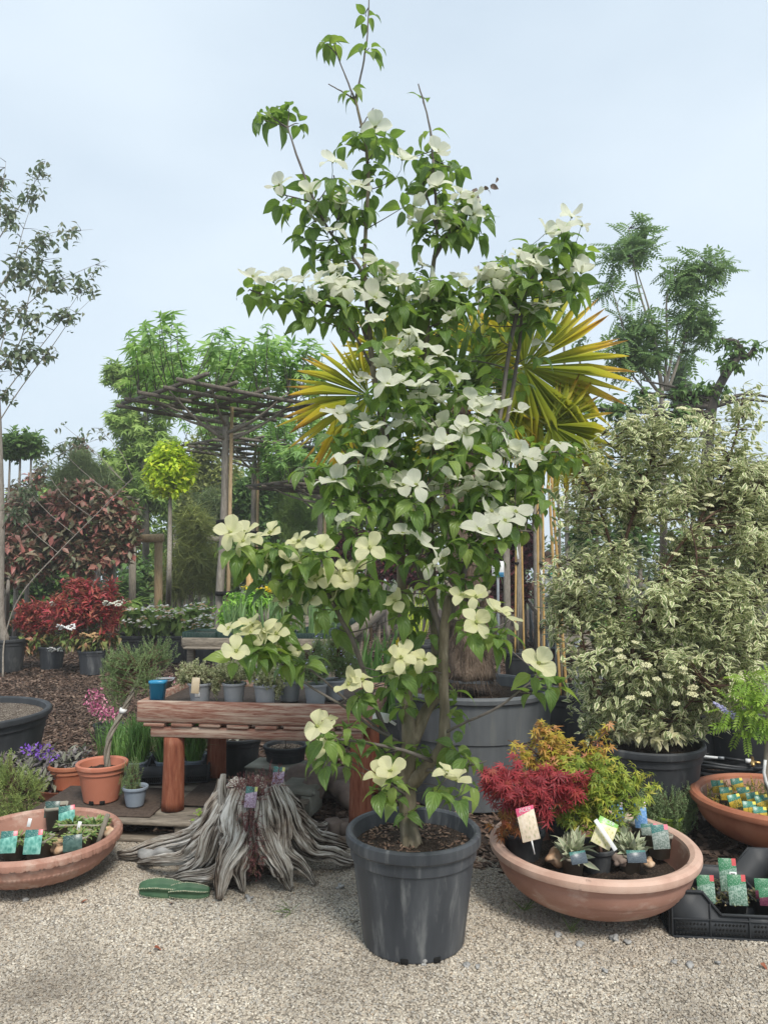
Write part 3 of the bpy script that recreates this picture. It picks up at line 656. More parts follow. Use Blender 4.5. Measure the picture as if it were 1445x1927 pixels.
b2 = bowl('planter_bowl', 'terracotta bowl with embossed ornament holding small pots of houseleeks', LB_C, 0.392, 0.215, 0.135, M['terra_dusty'], None, ornate, n=420, rimw=0.045)
soil_disc(b2, LB_C + A(0, 0, 0.125), 0.305, M['soil'])
RB_C = A((1442 - CX) / F * 4.17, 4.17, 0)
b3 = bowl('planter_bowl', 'smooth red brown terracotta bowl of yellow stonecrop at the right edge', RB_C, 0.44, 0.27, 0.15, M['terra_red'], None, None, rimw=0.055, inner_mat=M['terra_dusty'])
soil_disc(b3, RB_C + A(0, 0, 0.18), 0.34, M['soil'], dome=0.02)

# palm tub: two nested grey tubs
PALM_C = A((886 - CX) / F * 5.12, 5.12, 0)
t = thing('palm_tub', 'huge dusty grey round tub holding the palm', 'tub', PALM_C)
lathe(MB(), [(0.44, 0.0), (0.455, 0.012), (0.50, 0.43), (0.497, 0.435)], PALM_C, 96).build('lower_wall', M['tub'], t, smooth=True)
lathe(MB(), [(0.47, 0.415), (0.502, 0.42), (0.508, 0.425), (0.527, 0.66), (0.548, 0.675), (0.552, 0.70), (0.545, 0.712), (0.515, 0.713), (0.505, 0.70), (0.49, 0.60), (0.001, 0.60)], PALM_C, 96).build('upper_wall', M['tub'], t, smooth=True)
soil_disc(t, PALM_C + A(0, 0, 0.635), 0.497, M['soil'], amp=0.02)

VP_C = A((1205 - CX) / F * 4.62, 4.62, 0)
pot('plant_pot', 'wide black pot holding the big variegated dogwood shrub', VP_C, 0.325, 0.46, 0.27, M['black'], lip=0.02, depth=0.05)
BT_C = A((-62 - CX) / F * 5.3, 5.3, 0)
pot('plant_tub', 'big empty black tub of gritty soil at the left edge', BT_C, 0.57, 0.50, 0.49, M['black'], lip=0.022, depth=0.045, soilmat=M['soil_pale'], wall=0.02, n=80)

# ================================================================ table with log legs, turned like the whole stand
TA = math.radians(-6.5); TR = rotz(TA); T0 = G(258, 1319, 0.745)          # front left top corner
def tw(x, y, z): return T0 * A(1, 1, 0) + TR @ A(x, y, 0) + A(0, 0, z)
TW, TD = 1.36, 0.80
tb = thing('potting_table', 'weathered red timber table on log legs with a raised edge', 'table', tw(TW / 2, TD / 2, 0))
cbox(MB(), tw(TW / 2, 0.02, 0.685), (TW, 0.04, 0.12), TR, 0.006).build('front_board', M['redwood'], tb)
cbox(MB(), tw(TW / 2, TD - 0.02, 0.685), (TW, 0.04, 0.12), TR, 0.006).build('back_board', M['redwood'], tb)
for x in (0.02, TW - 0.02):
    cbox(MB(), tw(x, TD / 2, 0.686), (0.04, TD - 0.084, 0.116), TR, 0.006).build('side_board', M['redwood'], tb)
for k in range(8):
    x = 0.10 + k * 0.165
    cbox(MB(), tw(x, TD / 2, 0.6115 + U(-.002, .002)), (0.125, TD - 0.012, 0.022), TR, 0.004).build('slat', M['redwood'], tb)
cbox(MB(), tw(TW / 2, TD / 2, 0.706), (TW - 0.09, TD - 0.09, 0.010), TR, 0.002).build('tray_liner', M['mat'], tb)
for y in (0.05, TD - 0.06):
    cbox(MB(), tw(TW / 2 + 0.01, y, 0.568), (TW - 0.13, 0.06, 0.060), TR, 0.006).build('beam', M['redwood'], tb)
def log_rf(th, t): return 1 + 0.025 * np.sin(3 * th + 1) + 0.015 * np.sin(7 * th + 4 * t) + 0.02 * np.sin(5 * t + th)
for k, (x, y, z0) in enumerate([(0.20, 0.07, 0.122), (1.29, 0.07, 0.09), (0.24, 0.70, 0.135), (1.26, 0.70, 0.07)]):
    p = tw(x, y, 0)
    zz = np.linspace(z0, 0.537, 9); tube(MB(), np.stack([np.full(9, p[0]), np.full(9, p[1]), zz], 1), np.linspace(0.064, 0.058, 9), 28, True, log_rf).build('leg', M['redlog'], tb, smooth=False)
# bricks under the right leg
for k, (u, v, z, s, a) in enumerate([(662, 1562, 0.055, (.15, .10, .07), .2), (627, 1566, 0.05, (.09, .09, .10), .5), (612, 1596, 0.02, (.16, .10, .04), -.2), (655, 1592, 0.0175, (.14, .11, .035), .1)]):
    c = G(u, v, z) + A(0, .06, 0); o = cbox(MB(), c, s, rotz(a), 0.012).build('paving_brick', M['brick'], loc=c)
    _tag(o, ['brown brick directly under the right front table leg', 'upright brown brick left of the right front table leg', 'flat brown brick lowest and leftmost by the right table leg', 'flat brown brick on the ground below the right table leg'][k], 'brick')

# pallet and mats
PZ = 0.118
def pw(x, y, z): return G(205, 1584) * A(1, 1, 0) + TR @ A(x, y, 0) + A(0, 0, z)
pl = thing('pallet', 'grey weathered wooden pallet under the left table legs', 'pallet', pw(0.4, 0.4, 0))
for k in range(6):
    cbox(MB(), pw(0.46, 0.055 + k * 0.145, PZ - 0.012), (1.12 + U(-.01, .01), 0.115, 0.022), TR @ rotz(U(-.006, .006)), 0.004).build('deck_board', M['greywood'], pl)
for k in range(3):
    cbox(MB(), pw(0.46, 0.05 + k * 0.36, 0.014), (1.12, 0.10, 0.022), TR, 0.004).build('base_board', M['greywood'], pl)
    for x in (-0.05, 0.42, 0.95): cbox(MB(), pw(x, 0.06 + k * 0.36, 0.0605), (0.10, 0.09, 0.069), TR, 0.004).build('block', M['greywood'], pl)
def mat_sheet(x, y, w, d, a, lab, z):
    c = pw(x, y, z); o = cbox(MB(), c, (w, d, 0.008), TR @ rotz(a), 0.002).build('floor_mat', M['mat'], loc=c); _tag(o, lab, 'mat')
mat_sheet(-0.16, 0.30, 0.72, 0.52, 0.04, 'dark brown rubber mat under the orange pot and the small rosemary', PZ + 0.005)
mat_sheet(0.62, 0.50, 0.70, 0.46, 0.0, 'dark brown rubber mat between the two left table legs', PZ + 0.005)

# ================================================================ bleached stump
SC = A((478 - CX) / F * 3.85, 3.84, 0)
st = thing('tree_stump', 'bleached grey driftwood stump with spreading roots on the gravel', 'stump', SC)
M['core'] = surf('shade dark core', [(0.02, 0.014, 0.011), (0.05, 0.035, 0.027), (0.09, 0.065, 0.05)], 30, .95, .8, .02)  # core coloured dark to stand for the shade in gaps between slabs
def root_part(path, w, flat=1.0, seed=0, name='root', n=128, m=12, mat='drift'):
    r2 = np.random.default_rng(seed); k = r2.integers(3, 6); ph = r2.uniform(0, 6, 8); am = r2.uniform(0.03, 0.08, 4); r2s = r2.uniform(-1, 1)
    tab = r2.uniform(-1, 1, (8, 64)); tab = np.concatenate([tab, tab[:, :1]], 1); xs = np.linspace(0, 2 * pi, 65)
    chip = r2.uniform(-1, 1, (30, 48))
    def chips(th, t):
        a_ = (th / (2 * pi) * 48) % 48; b_ = np.clip(t, 0, .999) * 29; a_, b_ = np.broadcast_arrays(a_, b_); i0, j0 = a_.astype(int), b_.astype(int); fa, fb = a_ - i0, b_ - j0; i1 = (i0 + 1) % 48; i0 = i0 % 48; j1 = np.minimum(j0 + 1, 29)
        return (chip[j0, i0] * (1 - fa) + chip[j0, i1] * fa) * (1 - fb) + (chip[j1, i0] * (1 - fa) + chip[j1, i1] * fa) * fb
    def rf(th, t):
        tw_ = (th + 0.8 * t * r2s) % (2 * pi)
        mixt = 0.5 + 0.5 * np.sin(5 * t + ph[7]); rg = sum(w_ * (np.interp(tw_, xs[::st_], tab[2 * i][::st_]) * mixt + np.interp(tw_, xs[::st_], tab[2 * i + 1][::st_]) * (1 - mixt)) for i, (st_, w_) in enumerate(((8, .22), (4, .22), (2, .20), (1, .17))))
        s = 1 + rg + 0.13 * chips(th, t) + am[0] * np.sin(k * th + ph[0] + 1.5 * t) + am[1] * np.sin((k + 4) * th + ph[1] + 2.5 * t) + 0.10 * np.sin(9 * t + ph[4] + np.sin(th)) + 0.05 * np.sin(23 * t + ph[5] + 2 * th)
        return s * (1 + (flat - 1) * np.cos(th + ph[6]) ** 2)
    pts = smooth_path(path, m); L = len(pts); t = np.linspace(0, 1, L)
    pts = pts + np.stack([0.020 * np.sin(8 * t + ph[0]), 0.016 * np.sin(9 * t + ph[1]), 0.010 * np.sin(11 * t + ph[2])], 1) * np.sin(pi * t)[:, None]
    rad = np.interp(t, np.linspace(0, 1, len(w)), w)
    o = tube(MB(), pts, rad, n, True, rf).build(name, M[mat], st, smooth=False)
    for p in o.data.polygons: p.use_smooth = len(p.vertices) == 4
    return o
def sp_(u, v, Y=None, z=None): return G(u, v, z) if Y is None else P(u, v, Y)
# (top, .. down to the root's end) by where each root runs; heights from the ground it lies on
RTS = [
    ([P(455, 1490, 3.72), P(440, 1560, 3.62), P(428, 1620, 3.53), G(412, 1692, .012)], [.05, .072, .075, .045, .018]),
    ([P(462, 1500, 3.70), P(452, 1580, 3.62), P(455, 1630, 3.56), G(458, 1678, .01)], [.03, .05, .05, .035, .012]),
    ([P(492, 1500, 3.70), P(500, 1560, 3.64), P(516, 1610, 3.60), P(532, 1640, 3.58), G(548, 1672, .012)], [.045, .055, .062, .055, .04, .014]),
    ([P(510, 1480, 3.72), P(530, 1560, 3.68), P(552, 1612, 3.66), G(594, 1665, .012)], [.04, .055, .06, .05, .03, .010]),
    ([P(520, 1480, 3.78), P(548, 1552, 3.78), P(590, 1600, 3.80), P(625, 1612, 3.82), G(668, 1618, .03)], [.045, .06, .066, .05, .045, .03]),
    ([P(528, 1490, 3.86), P(556, 1540, 3.90), P(590, 1572, 3.95), G(650, 1590, .03)], [.04, .055, .055, .045, .03]),
    ([P(520, 1480, 3.95), P(560, 1530, 4.05), P(600, 1556, 4.10), G(612, 1548, .09)], [.04, .05, .04, .03, .01]),
    ([P(430, 1490, 3.80), P(398, 1540, 3.78), P(340, 1580, 3.85), P(280, 1600, 3.93), G(224, 1608, .035)], [.05, .062, .055, .042, .034, .02]),
    ([P(436, 1500, 3.76), P(400, 1570, 3.70), P(350, 1606, 3.72), P(310, 1616, 3.74), G(262, 1622, .03)], [.045, .06, .055, .035, .026, .012]),
    ([P(428, 1520, 3.72), P(400, 1590, 3.65), P(362, 1630, 3.64), G(338, 1646, .02)], [.04, .055, .055, .035, .014]),
    ([P(440, 1560, 3.66), P(418, 1620, 3.58), P(385, 1643, 3.58), P(350, 1650, 3.60), G(312, 1652, .02)], [.03, .04, .036, .026, .018, .009]),
    ([P(448, 1478, 3.95), P(420, 1520, 4.05), P(380, 1545, 4.12), G(330, 1560, .04)], [.05, .055, .05, .03, .015]),
    ([P(490, 1470, 4.0), P(490, 1520, 4.1), G(500, 1560, .05)], [.05, .06, .05]),
]
for k, (pth, w) in enumerate(RTS): root_part(pth, np.array(w) * .88, flat=U(0.7, 0.95), seed=40 + k)
# hollow trunk wall: upright slabs with broken tops round a dark core
core = smooth_path([SC + A(0, 0, 0.02), SC + A(0, 0, 0.2), SC + A(0, 0, 0.33)], 5)
root_part(core, [0.19, 0.155, 0.12, 0.10], 1.0, 90, 'core', mat='core')
for k in range(15):
    a = 2 * pi * k / 15 + U(-.1, .1); d = A(math.cos(a), math.sin(a), 0)
    h = U(0.31, 0.46) + (0.05 if math.cos(a) < -0.3 and math.sin(a) < 0.2 else 0)
    root_part([SC + d * 0.185 + A(0, 0, 0.10), SC + d * 0.165 + A(0, 0, 0.25), SC + d * 0.155 + A(0, 0, h)], [0.042, 0.034, 0.024, U(.003, .012)], U(.6, .9), 60 + k, 'splintered_wall', n=30, m=6)

# cactus lying on the gravel
M['cactus'] = surf('cactus skin', [(0.035, 0.085, 0.045), (0.06, 0.125, 0.065), (0.10, 0.165, 0.09)], 12, 0.5, 0.1, 0.003, spots=((0.30, 0.30, 0.16), 16, 0.66, 0.08))
M['spine'] = surf('cactus areole', [(0.40, 0.40, 0.27), (0.5, 0.5, 0.36)], 30, 0.8, 0)
def cactus(u0, u1, v0, v1, r, lab, z):
    a, b = G(u0, v0, z), G(u1, v1, z); t = thing('cactus_piece', lab, 'cactus', (a + b) / 2 * A(1, 1, 0))
    tt = np.linspace(0, 1, 26); pts = a + (b - a) * tt[:, None] + A(0, 0, 1) * (0.004 * np.sin(tt * 5))[:, None]
    rad = r * np.clip(np.sin(pi * np.clip(tt * 0.94 + 0.03, 0, 1)) ** 0.28, 0.25, 1)
    K = 5
    rf = lambda th, q: 0.70 + 0.36 * np.abs(np.cos(K / 2 * (th + 0.35))) ** 3 + 0.03 * np.sin(40 * q) * np.abs(np.cos(K / 2 * (th + 0.35))) ** 8
    tube(MB(), pts, rad, 50, True, rf).build('stem', M['cactus'], t, smooth=True)
    T_, N_, B_ = frames(pts); mb = MB()
    for k in range(K):
        th = 2 * pi * k / K - 0.35
        for i in range(1, 25):
            p = pts[i] + (math.cos(th) * N_[i] + math.sin(th) * B_[i]) * rad[i] * 1.04
            rock(mb, p, 0.0035, i, 0.8, 4)
    mb.build('spine_cushions', M['spine'], t, kind='stuff')
cactus(264, 350, 1672, 1672, 0.042, 'dark green ribbed cactus piece lying on gravel, the left of two', 0.036)
cactus(318, 395, 1678, 1676, 0.034, 'dark green ribbed cactus piece lying on gravel, the right of two', 0.030)
# ================================================================ the white flowering dogwood
M['dogleaf'] = leafmat('dogwood leaf', [(0.055, 0.10, 0.027), (0.08, 0.135, 0.032), (0.11, 0.165, 0.038), (0.165, 0.215, 0.055)], [0, 0.4, 0.8, 1], trans=0.42, rough=0.36, vein=0.7, gain=1.65, under=0.15, spec=0.45, tcol=(1.5, 1.6, 0.75), nveins=5)
M['bract_w'] = leafmat('white bract', [(0.79, 0.80, 0.64), (0.84, 0.84, 0.70), (0.87, 0.87, 0.75)], gain=1.0, veincol=(0.62, 0.66, 0.50), veinmix=.25, trans=0.62, rough=0.6, vein=0.35, under=0.12, spec=0.2, along=([(0.60, 0.68, 0.36), (0.84, 0.84, 0.70)], [0.0, 0.28], 0.6), nveins=4)
M['bract_c'] = leafmat('cream bract', [(0.76, 0.75, 0.42), (0.83, 0.81, 0.50), (0.85, 0.84, 0.58)], gain=1.0, veincol=(0.66, 0.66, 0.36), veinmix=.25, trans=0.55, rough=0.6, vein=0.35, under=0.12, spec=0.2, along=([(0.62, 0.66, 0.26), (0.80, 0.78, 0.50)], [0.0, 0.35], 0.6), nveins=4)
M['flower_eye'] = surf('green flower head', [(0.16, 0.20, 0.05), (0.30, 0.32, 0.10)], 300, 0.8, 0.6, 0.002)
def p_bract(t): return np.where(t < .9, np.clip(np.sin(pi * np.clip(t / .98, 0, 1) ** 1.3), 0, 1) ** .6, np.clip((1 - t) / .1, 0, 1) ** .8 * np.clip(np.sin(pi * (.9 / .98) ** 1.3), 0, 1) ** .6)
DY = float(POT_C[1]); DZ = 0.38
dog = thing('dogwood_tree', 'tall dogwood tree with big white four petalled flowers in black pot', 'tree', A(POT_C[0] - 0.01, DY, DZ))
def pth(seq, Y=DY):                      # (u, v[, depth offset]) along a stem
    return [P(q[0], q[1], Y + (q[2] if len(q) > 2 else 0)) for q in seq]
STEMS = [  # name, points, radii
 ('trunk', [(772, 1592), (768, 1540), (766, 1470), (770, 1400), (766, 1300, .02), (761, 1200, .03), (757, 1085, .03), (752, 980, .03), (738, 880, .02), (716, 780), (700, 690), (690, 590, -.02), (684, 500, -.02), (688, 410), (692, 340), (686, 270), (676, 215), (668, 185)], [.040, .036, .034, .031, .024, .022, .020, .018, .016, .014, .013, .011, .009, .008, .007, .0065, .006, .005]),
 ('branch', [(668, 187), (680, 140), (689, 90), (692, 40), (695, -14)], [.005, .0042, .0038, .003, .0025]),
 ('branch', [(668, 187), (652, 145), (634, 103)], [.0045, .0035, .0025]),
 ('branch', [(668, 187), (643, 172), (618, 158)], [.004, .003, .0022]),
 ('branch', [(677, 240), (690, 222), (703, 203)], [.003, .0025, .002]),
 ('branch', [(774, 1400), (800, 1340, .05), (822, 1300, .06), (818, 1200, .08), (812, 1080, .10), (806, 960, .10), (812, 840, .08), (806, 740, .06), (802, 640, .05), (810, 545, .05), (818, 480, .05)], [.028, .024, .022, .020, .018, .017, .015, .013, .012, .011, .010]),
 ('branch', [(818, 485, .05), (824, 440, .05), (812, 395, .04), (795, 345, .03)], [.009, .007, .005, .004]),
 ('branch', [(818, 485, .05), (850, 430, .06), (872, 395, .06), (900, 375, .07)], [.008, .007, .005, .003]),
 ('branch', [(815, 300, .05), (812, 265, .05), (803, 210, .05), (787, 158, .05)], [.006, .005, .004, .003]),
 ('branch', [(822, 420, .05), (818, 350, .05), (815, 300, .05)], [.007, .006, .006]),
 ('branch', [(770, 1480), (792, 1455, -.06), (826, 1415, -.10), (836, 1370, -.11), (834, 1290, -.11), (834, 1200, -.10), (846, 1122, -.10)], [.030, .026, .024, .022, .021, .020, .019]),
 ('branch', [(834, 1215, -.10), (824, 1180, -.08), (806, 1120, -.05), (780, 1060, -.02), (764, 1035)], [.016, .014, .012, .010, .009]),
 ('branch', [(846, 1170, -.10), (862, 1110, -.08), (880, 1060, -.06), (905, 960), (930, 850, .05), (948, 740, .10), (960, 650, .10), (976, 580, .10), (1008, 510, .08), (1060, 458, .06)], [.015, .013, .012, .011, .011, .010, .010, .009, .007, .004]),
 ('branch', [(905, 960), (938, 870, .1), (958, 770, .16), (976, 660, .18), (990, 560, .16), (1030, 520, .14), (1085, 500, .12)], [.009, .009, .009, .008, .007, .005, .003]),
 ('branch', [(752, 1420), (722, 1372, -.06), (694, 1295, -.14), (668, 1220, -.20), (640, 1165, -.24), (604, 1098, -.28), (570, 1060, -.30), (515, 1035, -.34), (470, 1030, -.36)], [.012, .011, .010, .0095, .009, .008, .007, .005, .003]),
 ('branch', [(604, 1098, -.28), (640, 1080, -.30), (672, 1072, -.30)], [.005, .004, .003]),
 ('branch', [(694, 1295, -.14), (680, 1250, -.08), (662, 1190, -.02), (640, 1120, .02)], [.006, .005, .004, .003]),
 ('branch', [(756, 1400), (700, 1365, -.18), (640, 1322, -.26), (575, 1285, -.30), (520, 1240, -.34), (480, 1205, -.36)], [.007, .0055, .005, .0045, .004, .003]),
 ('branch', [(752, 1410), (690, 1350, -.10), (620, 1290, -.16), (575, 1255, -.2), (548, 1235, -.22)], [.006, .005, .004, .0035, .003]),
 ('branch', [(812, 1432, -.10), (760, 1412, -.20), (700, 1400, -.26), (650, 1392, -.30), (610, 1388, -.34)], [.009, .007, .006, .005, .003]),
 ('branch', [(836, 1380, -.11), (880, 1358, -.22), (940, 1330, -.30), (985, 1295, -.34), (1016, 1270, -.36)], [.006, .0055, .005, .004, .003]),
 ('branch', [(800, 1450, -.08), (840, 1448, -.18), (880, 1440, -.26), (915, 1432, -.30)], [.006, .005, .004, .003]),
 ('branch', [(768, 1500), (752, 1488, -.10), (735, 1475, -.18)], [.006, .005, .003]),
 ('branch', [(690, 640, -.02), (668, 590, -.06), (630, 578, -.10), (570, 568, -.14), (510, 560, -.16), (470, 545, -.18)], [.008, .007, .006, .005, .004, .003]),
 ('branch', [(698, 690), (672, 640, -.06), (648, 600, -.08), (640, 560, -.1)], [.006, .005, .004, .003]),
 ('branch', [(686, 520, -.02), (660, 480, -.03), (625, 440, -.04), (596, 385, -.05), (565, 310, -.06), (541, 240, -.06)], [.008, .007, .006, .0055, .005, .003]),
 ('branch', [(596, 385, -.05), (560, 372, -.10), (525, 365, -.14)], [.004, .003, .002]),
 ('branch', [(625, 440, -.04), (640, 390, .0), (628, 330, .02)], [.005, .004, .003]),
 ('branch', [(738, 880, .02), (700, 860, -.1), (660, 868, -.16), (630, 882, -.2), (560, 880, -.24)], [.007, .006, .005, .004, .003]),
 ('branch', [(757, 1060, .03), (735, 1000, -.08), (705, 955, -.16), (668, 935, -.22), (620, 912, -.26), (575, 898, -.28)], [.008, .007, .006, .005, .004, .003]),
 ('branch', [(930, 850, .05), (970, 845, -.02), (1010, 850, -.06), (1060, 850, -.08)], [.006, .005, .004, .003]),
 ('branch', [(880, 1060, -.06), (920, 1020, -.14), (950, 1000, -.18), (1000, 1000, -.2)], [.006, .005, .004, .003]),
 ('branch', [(862, 1110, -.10), (890, 1140, -.2), (930, 1150, -.26), (960, 1165, -.30)], [.006, .005, .004, .003]),
 ('branch', [(806, 740, .06), (770, 720, -.08), (742, 728, -.16)], [.006, .005, .003]),
 ('branch', [(806, 960, .1), (800, 930, -.1), (790, 925, -.22)], [.006, .005, .003]),
 ('branch', [(812, 840, .08), (830, 850, -.1), (842, 850, -.2)], [.006, .005, .003]),
 ('branch', [(880, 1060, -.06), (890, 1030, -.2), (900, 1012, -.28)], [.006, .005, .003]),
 ('branch', [(757, 1085, .03), (780, 1060, -.14), (795, 1040, -.24)], [.006, .005, .003]),
]
skel = []
for nm, seq, rad in STEMS:
    pts = smooth_path(pth(seq), 4); rr = np.interp(np.linspace(0, 1, len(pts)), np.linspace(0, 1, len(rad)), rad)
    wob = np.cumsum(R.normal(size=pts.shape), 0) * 0.0012; wob -= np.linspace(0, 1, len(pts))[:, None] * wob[-1]
    pts = pts + wob; skel.append(pts)
    tube(MB(), pts, rr, 14 if nm == 'trunk' else 8, True, lambda th, t: 1 + 0.06 * np.sin(3 * th + 9 * t) + 0.05 * np.sin(17 * t)).build(nm, M['dogbark'] if nm == 'trunk' or rad[0] > .02 else M['twig'], dog, smooth=True)
skel = np.concatenate(skel)
# root flare in the soil
tube(MB(), [P(772, 1602, DY), P(772, 1585, DY), P(770, 1560, DY)], [.058, .046, .036], 16, False, lambda th, t: 1 + .10 * np.sin(3 * th) + .06 * np.sin(5 * th + 1)).build('root_flare', M['dogbark'], dog, smooth=True)
# flowers: where each stands in the picture; depth by the branch below it
FL = """625,306 528,351 586,364 644,372 632,434 679,353 706,240 757,302 822,287 822,353 795,422 838,419 846,395 888,368 795,500 477,523 516,531 570,531 601,531
718,508 694,500 648,542 865,523 935,508 625,515 655,546 705,563 749,538 708,607 783,638 738,674 752,663 680,715 730,726 755,721 788,729 633,782 655,779 686,795 700,809 716,848 647,859
628,906 783,915 816,751 586,568 890,372 788,554 820,535 912,515 972,515 1004,500 975,484 1026,439 1058,433 1093,426 1074,410 1065,515 1093,515 1033,579 1001,586 950,589 944,541 845,598
826,671 794,694 1020,646 769,630 918,754 883,754 435,1004 462,1004 510,1004 477,1014 460,1020 564,1019 604,1029 649,977 699,1007 696,1032 594,1092 634,1084 649,1074 674,1069 634,1112 540,1099 535,1132
584,1129 495,1059 547,1059 432,1184 475,1176 472,1194 500,1189 520,1194 445,1226 525,1219 564,1224 657,1289 682,1281 744,1132 754,1239 741,1261 844,902 927,886 901,998 796,1026 758,1007 923,963 949,982
818,937 856,940 777,963 786,988 831,1052 815,1068 869,1122 895,1125 933,1151 955,1163 895,1173 761,1237 799,1243 735,1262 1012,1249 840,836 878,805 905,765 940,770 985,860 1050,838 830,760 895,800
615,1360 597,1368 613,1408 735,1452 712,1460 840,1455 858,1470 812,836 960,862 1000,866 650,1095 560,1035 690,560 640,560 540,528""".split()
FL = [tuple(map(float, q.split(','))) for q in FL]
for u_, v_, ru_, rv_, n_ in [(865, 540, 90, 26, 6), (1000, 515, 90, 40, 8), (840, 395, 70, 40, 6), (690, 535, 90, 34, 6), (790, 680, 80, 50, 6), (720, 780, 90, 40, 6), (900, 800, 90, 50, 8), (800, 900, 120, 50, 8), (900, 960, 70, 40, 4), (620, 390, 40, 40, 3)]:
    FL += [(u_ + ru_ * U(-1, 1), v_ + rv_ * U(-1, 1)) for _ in range(n_)]
BR = [leaf_t(0.86 + dw, 9, p_bract, dr, fo, wv, 3, ph) for dw, dr, fo, wv, ph in ((0, .18, .30, .03, 0), (.06, -.25, .35, .05, 1.2), (-.10, .55, .22, .04, 2.0), (.0, .05, .5, .06, 3.3), (-.14, .9, .3, .07, 4.1), (.08, -.5, .2, .04, 5.0))]
bract_me = {k: [MB().add(*q).mesh('bract', smooth=True, mats=[M[k]]) for q in BR] for k in ('bract_w', 'bract_c')}
eye = MB(); rock(eye, (0, 0, 0.006), 0.0075, 3, 0.9, 7); eye_me = eye.mesh('flower', smooth=True, mats=[M['flower_eye']])
def near_depth(u, v):
    uu, vv, d = proj(skel); q = (uu - u) ** 2 + ((vv - v) * (np.where(vv < v, 1.5, 1.0))) ** 2
    k = np.argsort(q)[:6]; return float(np.mean(skel[k, 1])), skel[k[0]]
HERO = np.array([float(q) for q in '738 722 786 730 838 835 783 914 844 902 927 886 901 998 796 1026 700 809 716 850 647 858 628 905 696 1030 649 977 1050 838 985 860 878 805 895 1173 955 1163 613 1408 735 1452 597 1368 594 1092 604 1029 564 1019 510 1004 435 1004 475 1190 520 1194 445 1226 1012 1249 799 1243 761 1237 682 1281 657 1289 823 353 1058 433 1004 500 1093 515 839 417 705 563 749 538 655 546 601 531 477 523 516 531 625 306 757 302 822 287 905 765 940 770'.split()]).reshape(-1, 2)
stalks, fpos, leafsets = [], [], []
dogoff = WO[dog.name]
for u, v in FL:
    Yd, _ = near_depth(u, v); Yd += U(-.12, .02) - (0.22 if 690 < u < 960 and v > 600 else 0.04)
    hero = np.hypot(*(HERO - A(u, v)).T).min() < 13
    if hero: Yd -= .10
    p = P(u, v, Yd); fpos.append(p)
    out = A((u - 770) / 400, -0.35, 0)
    if v < 940: nrm = nz(A(0, -.22, 1.0) + out * A(.4, .3, 0) + R.normal(size=3) * .30)           # high ones are seen from below
    else: nrm = nz(A(0, -.38, .9) + out * .4 + R.normal(size=3) * .30)
    if hero: nrm = nz(nrm + A(0, -.22, 0))
    x = nz(np.cross(nrm, R.normal(size=3))); y = np.cross(nrm, x)
    o = bpy.data.objects.new('flower', eye_me); C.objects.link(o); o.parent = dog
    m = Matrix.Identity(4)
    for a in range(3):
        m[a][0], m[a][1], m[a][2], m[a][3] = x[a], y[a], nrm[a], p[a] - dogoff[a]
    o.matrix_local = m
    s = U(.050, .072) * (1.12 if hero else 1.0) * (.86 if v > 980 and u < 700 else 1.0); key = 'bract_c' if (v > 985 and u < 700) or v > 1110 else 'bract_w'
    for k in range(4):
        b = bpy.data.objects.new('bract', rnd.choice(bract_me[key])); C.objects.link(b); b.parent = o
        a = k * pi / 2 + U(-.12, .12); lift = U(-.10, .50) + (.12 if v < 940 else 0)
        b.matrix_local = Matrix.Rotation(a, 4, 'Z') @ Matrix.Rotation(-lift, 4, 'Y') @ Matrix.Translation((0.003, 0, 0.001 + 0.002 * (k % 2))) @ Matrix.Diagonal((s * U(.92, 1.08), s * U(.92, 1.1), s, 1))
    base = p - nrm * U(.05, .08) - A(0, 0, .01); stalks.append((p, base))
    leafsets.append((base, nz(nrm * A(.6, .6, 1)), rnd.randint(4, 6)))
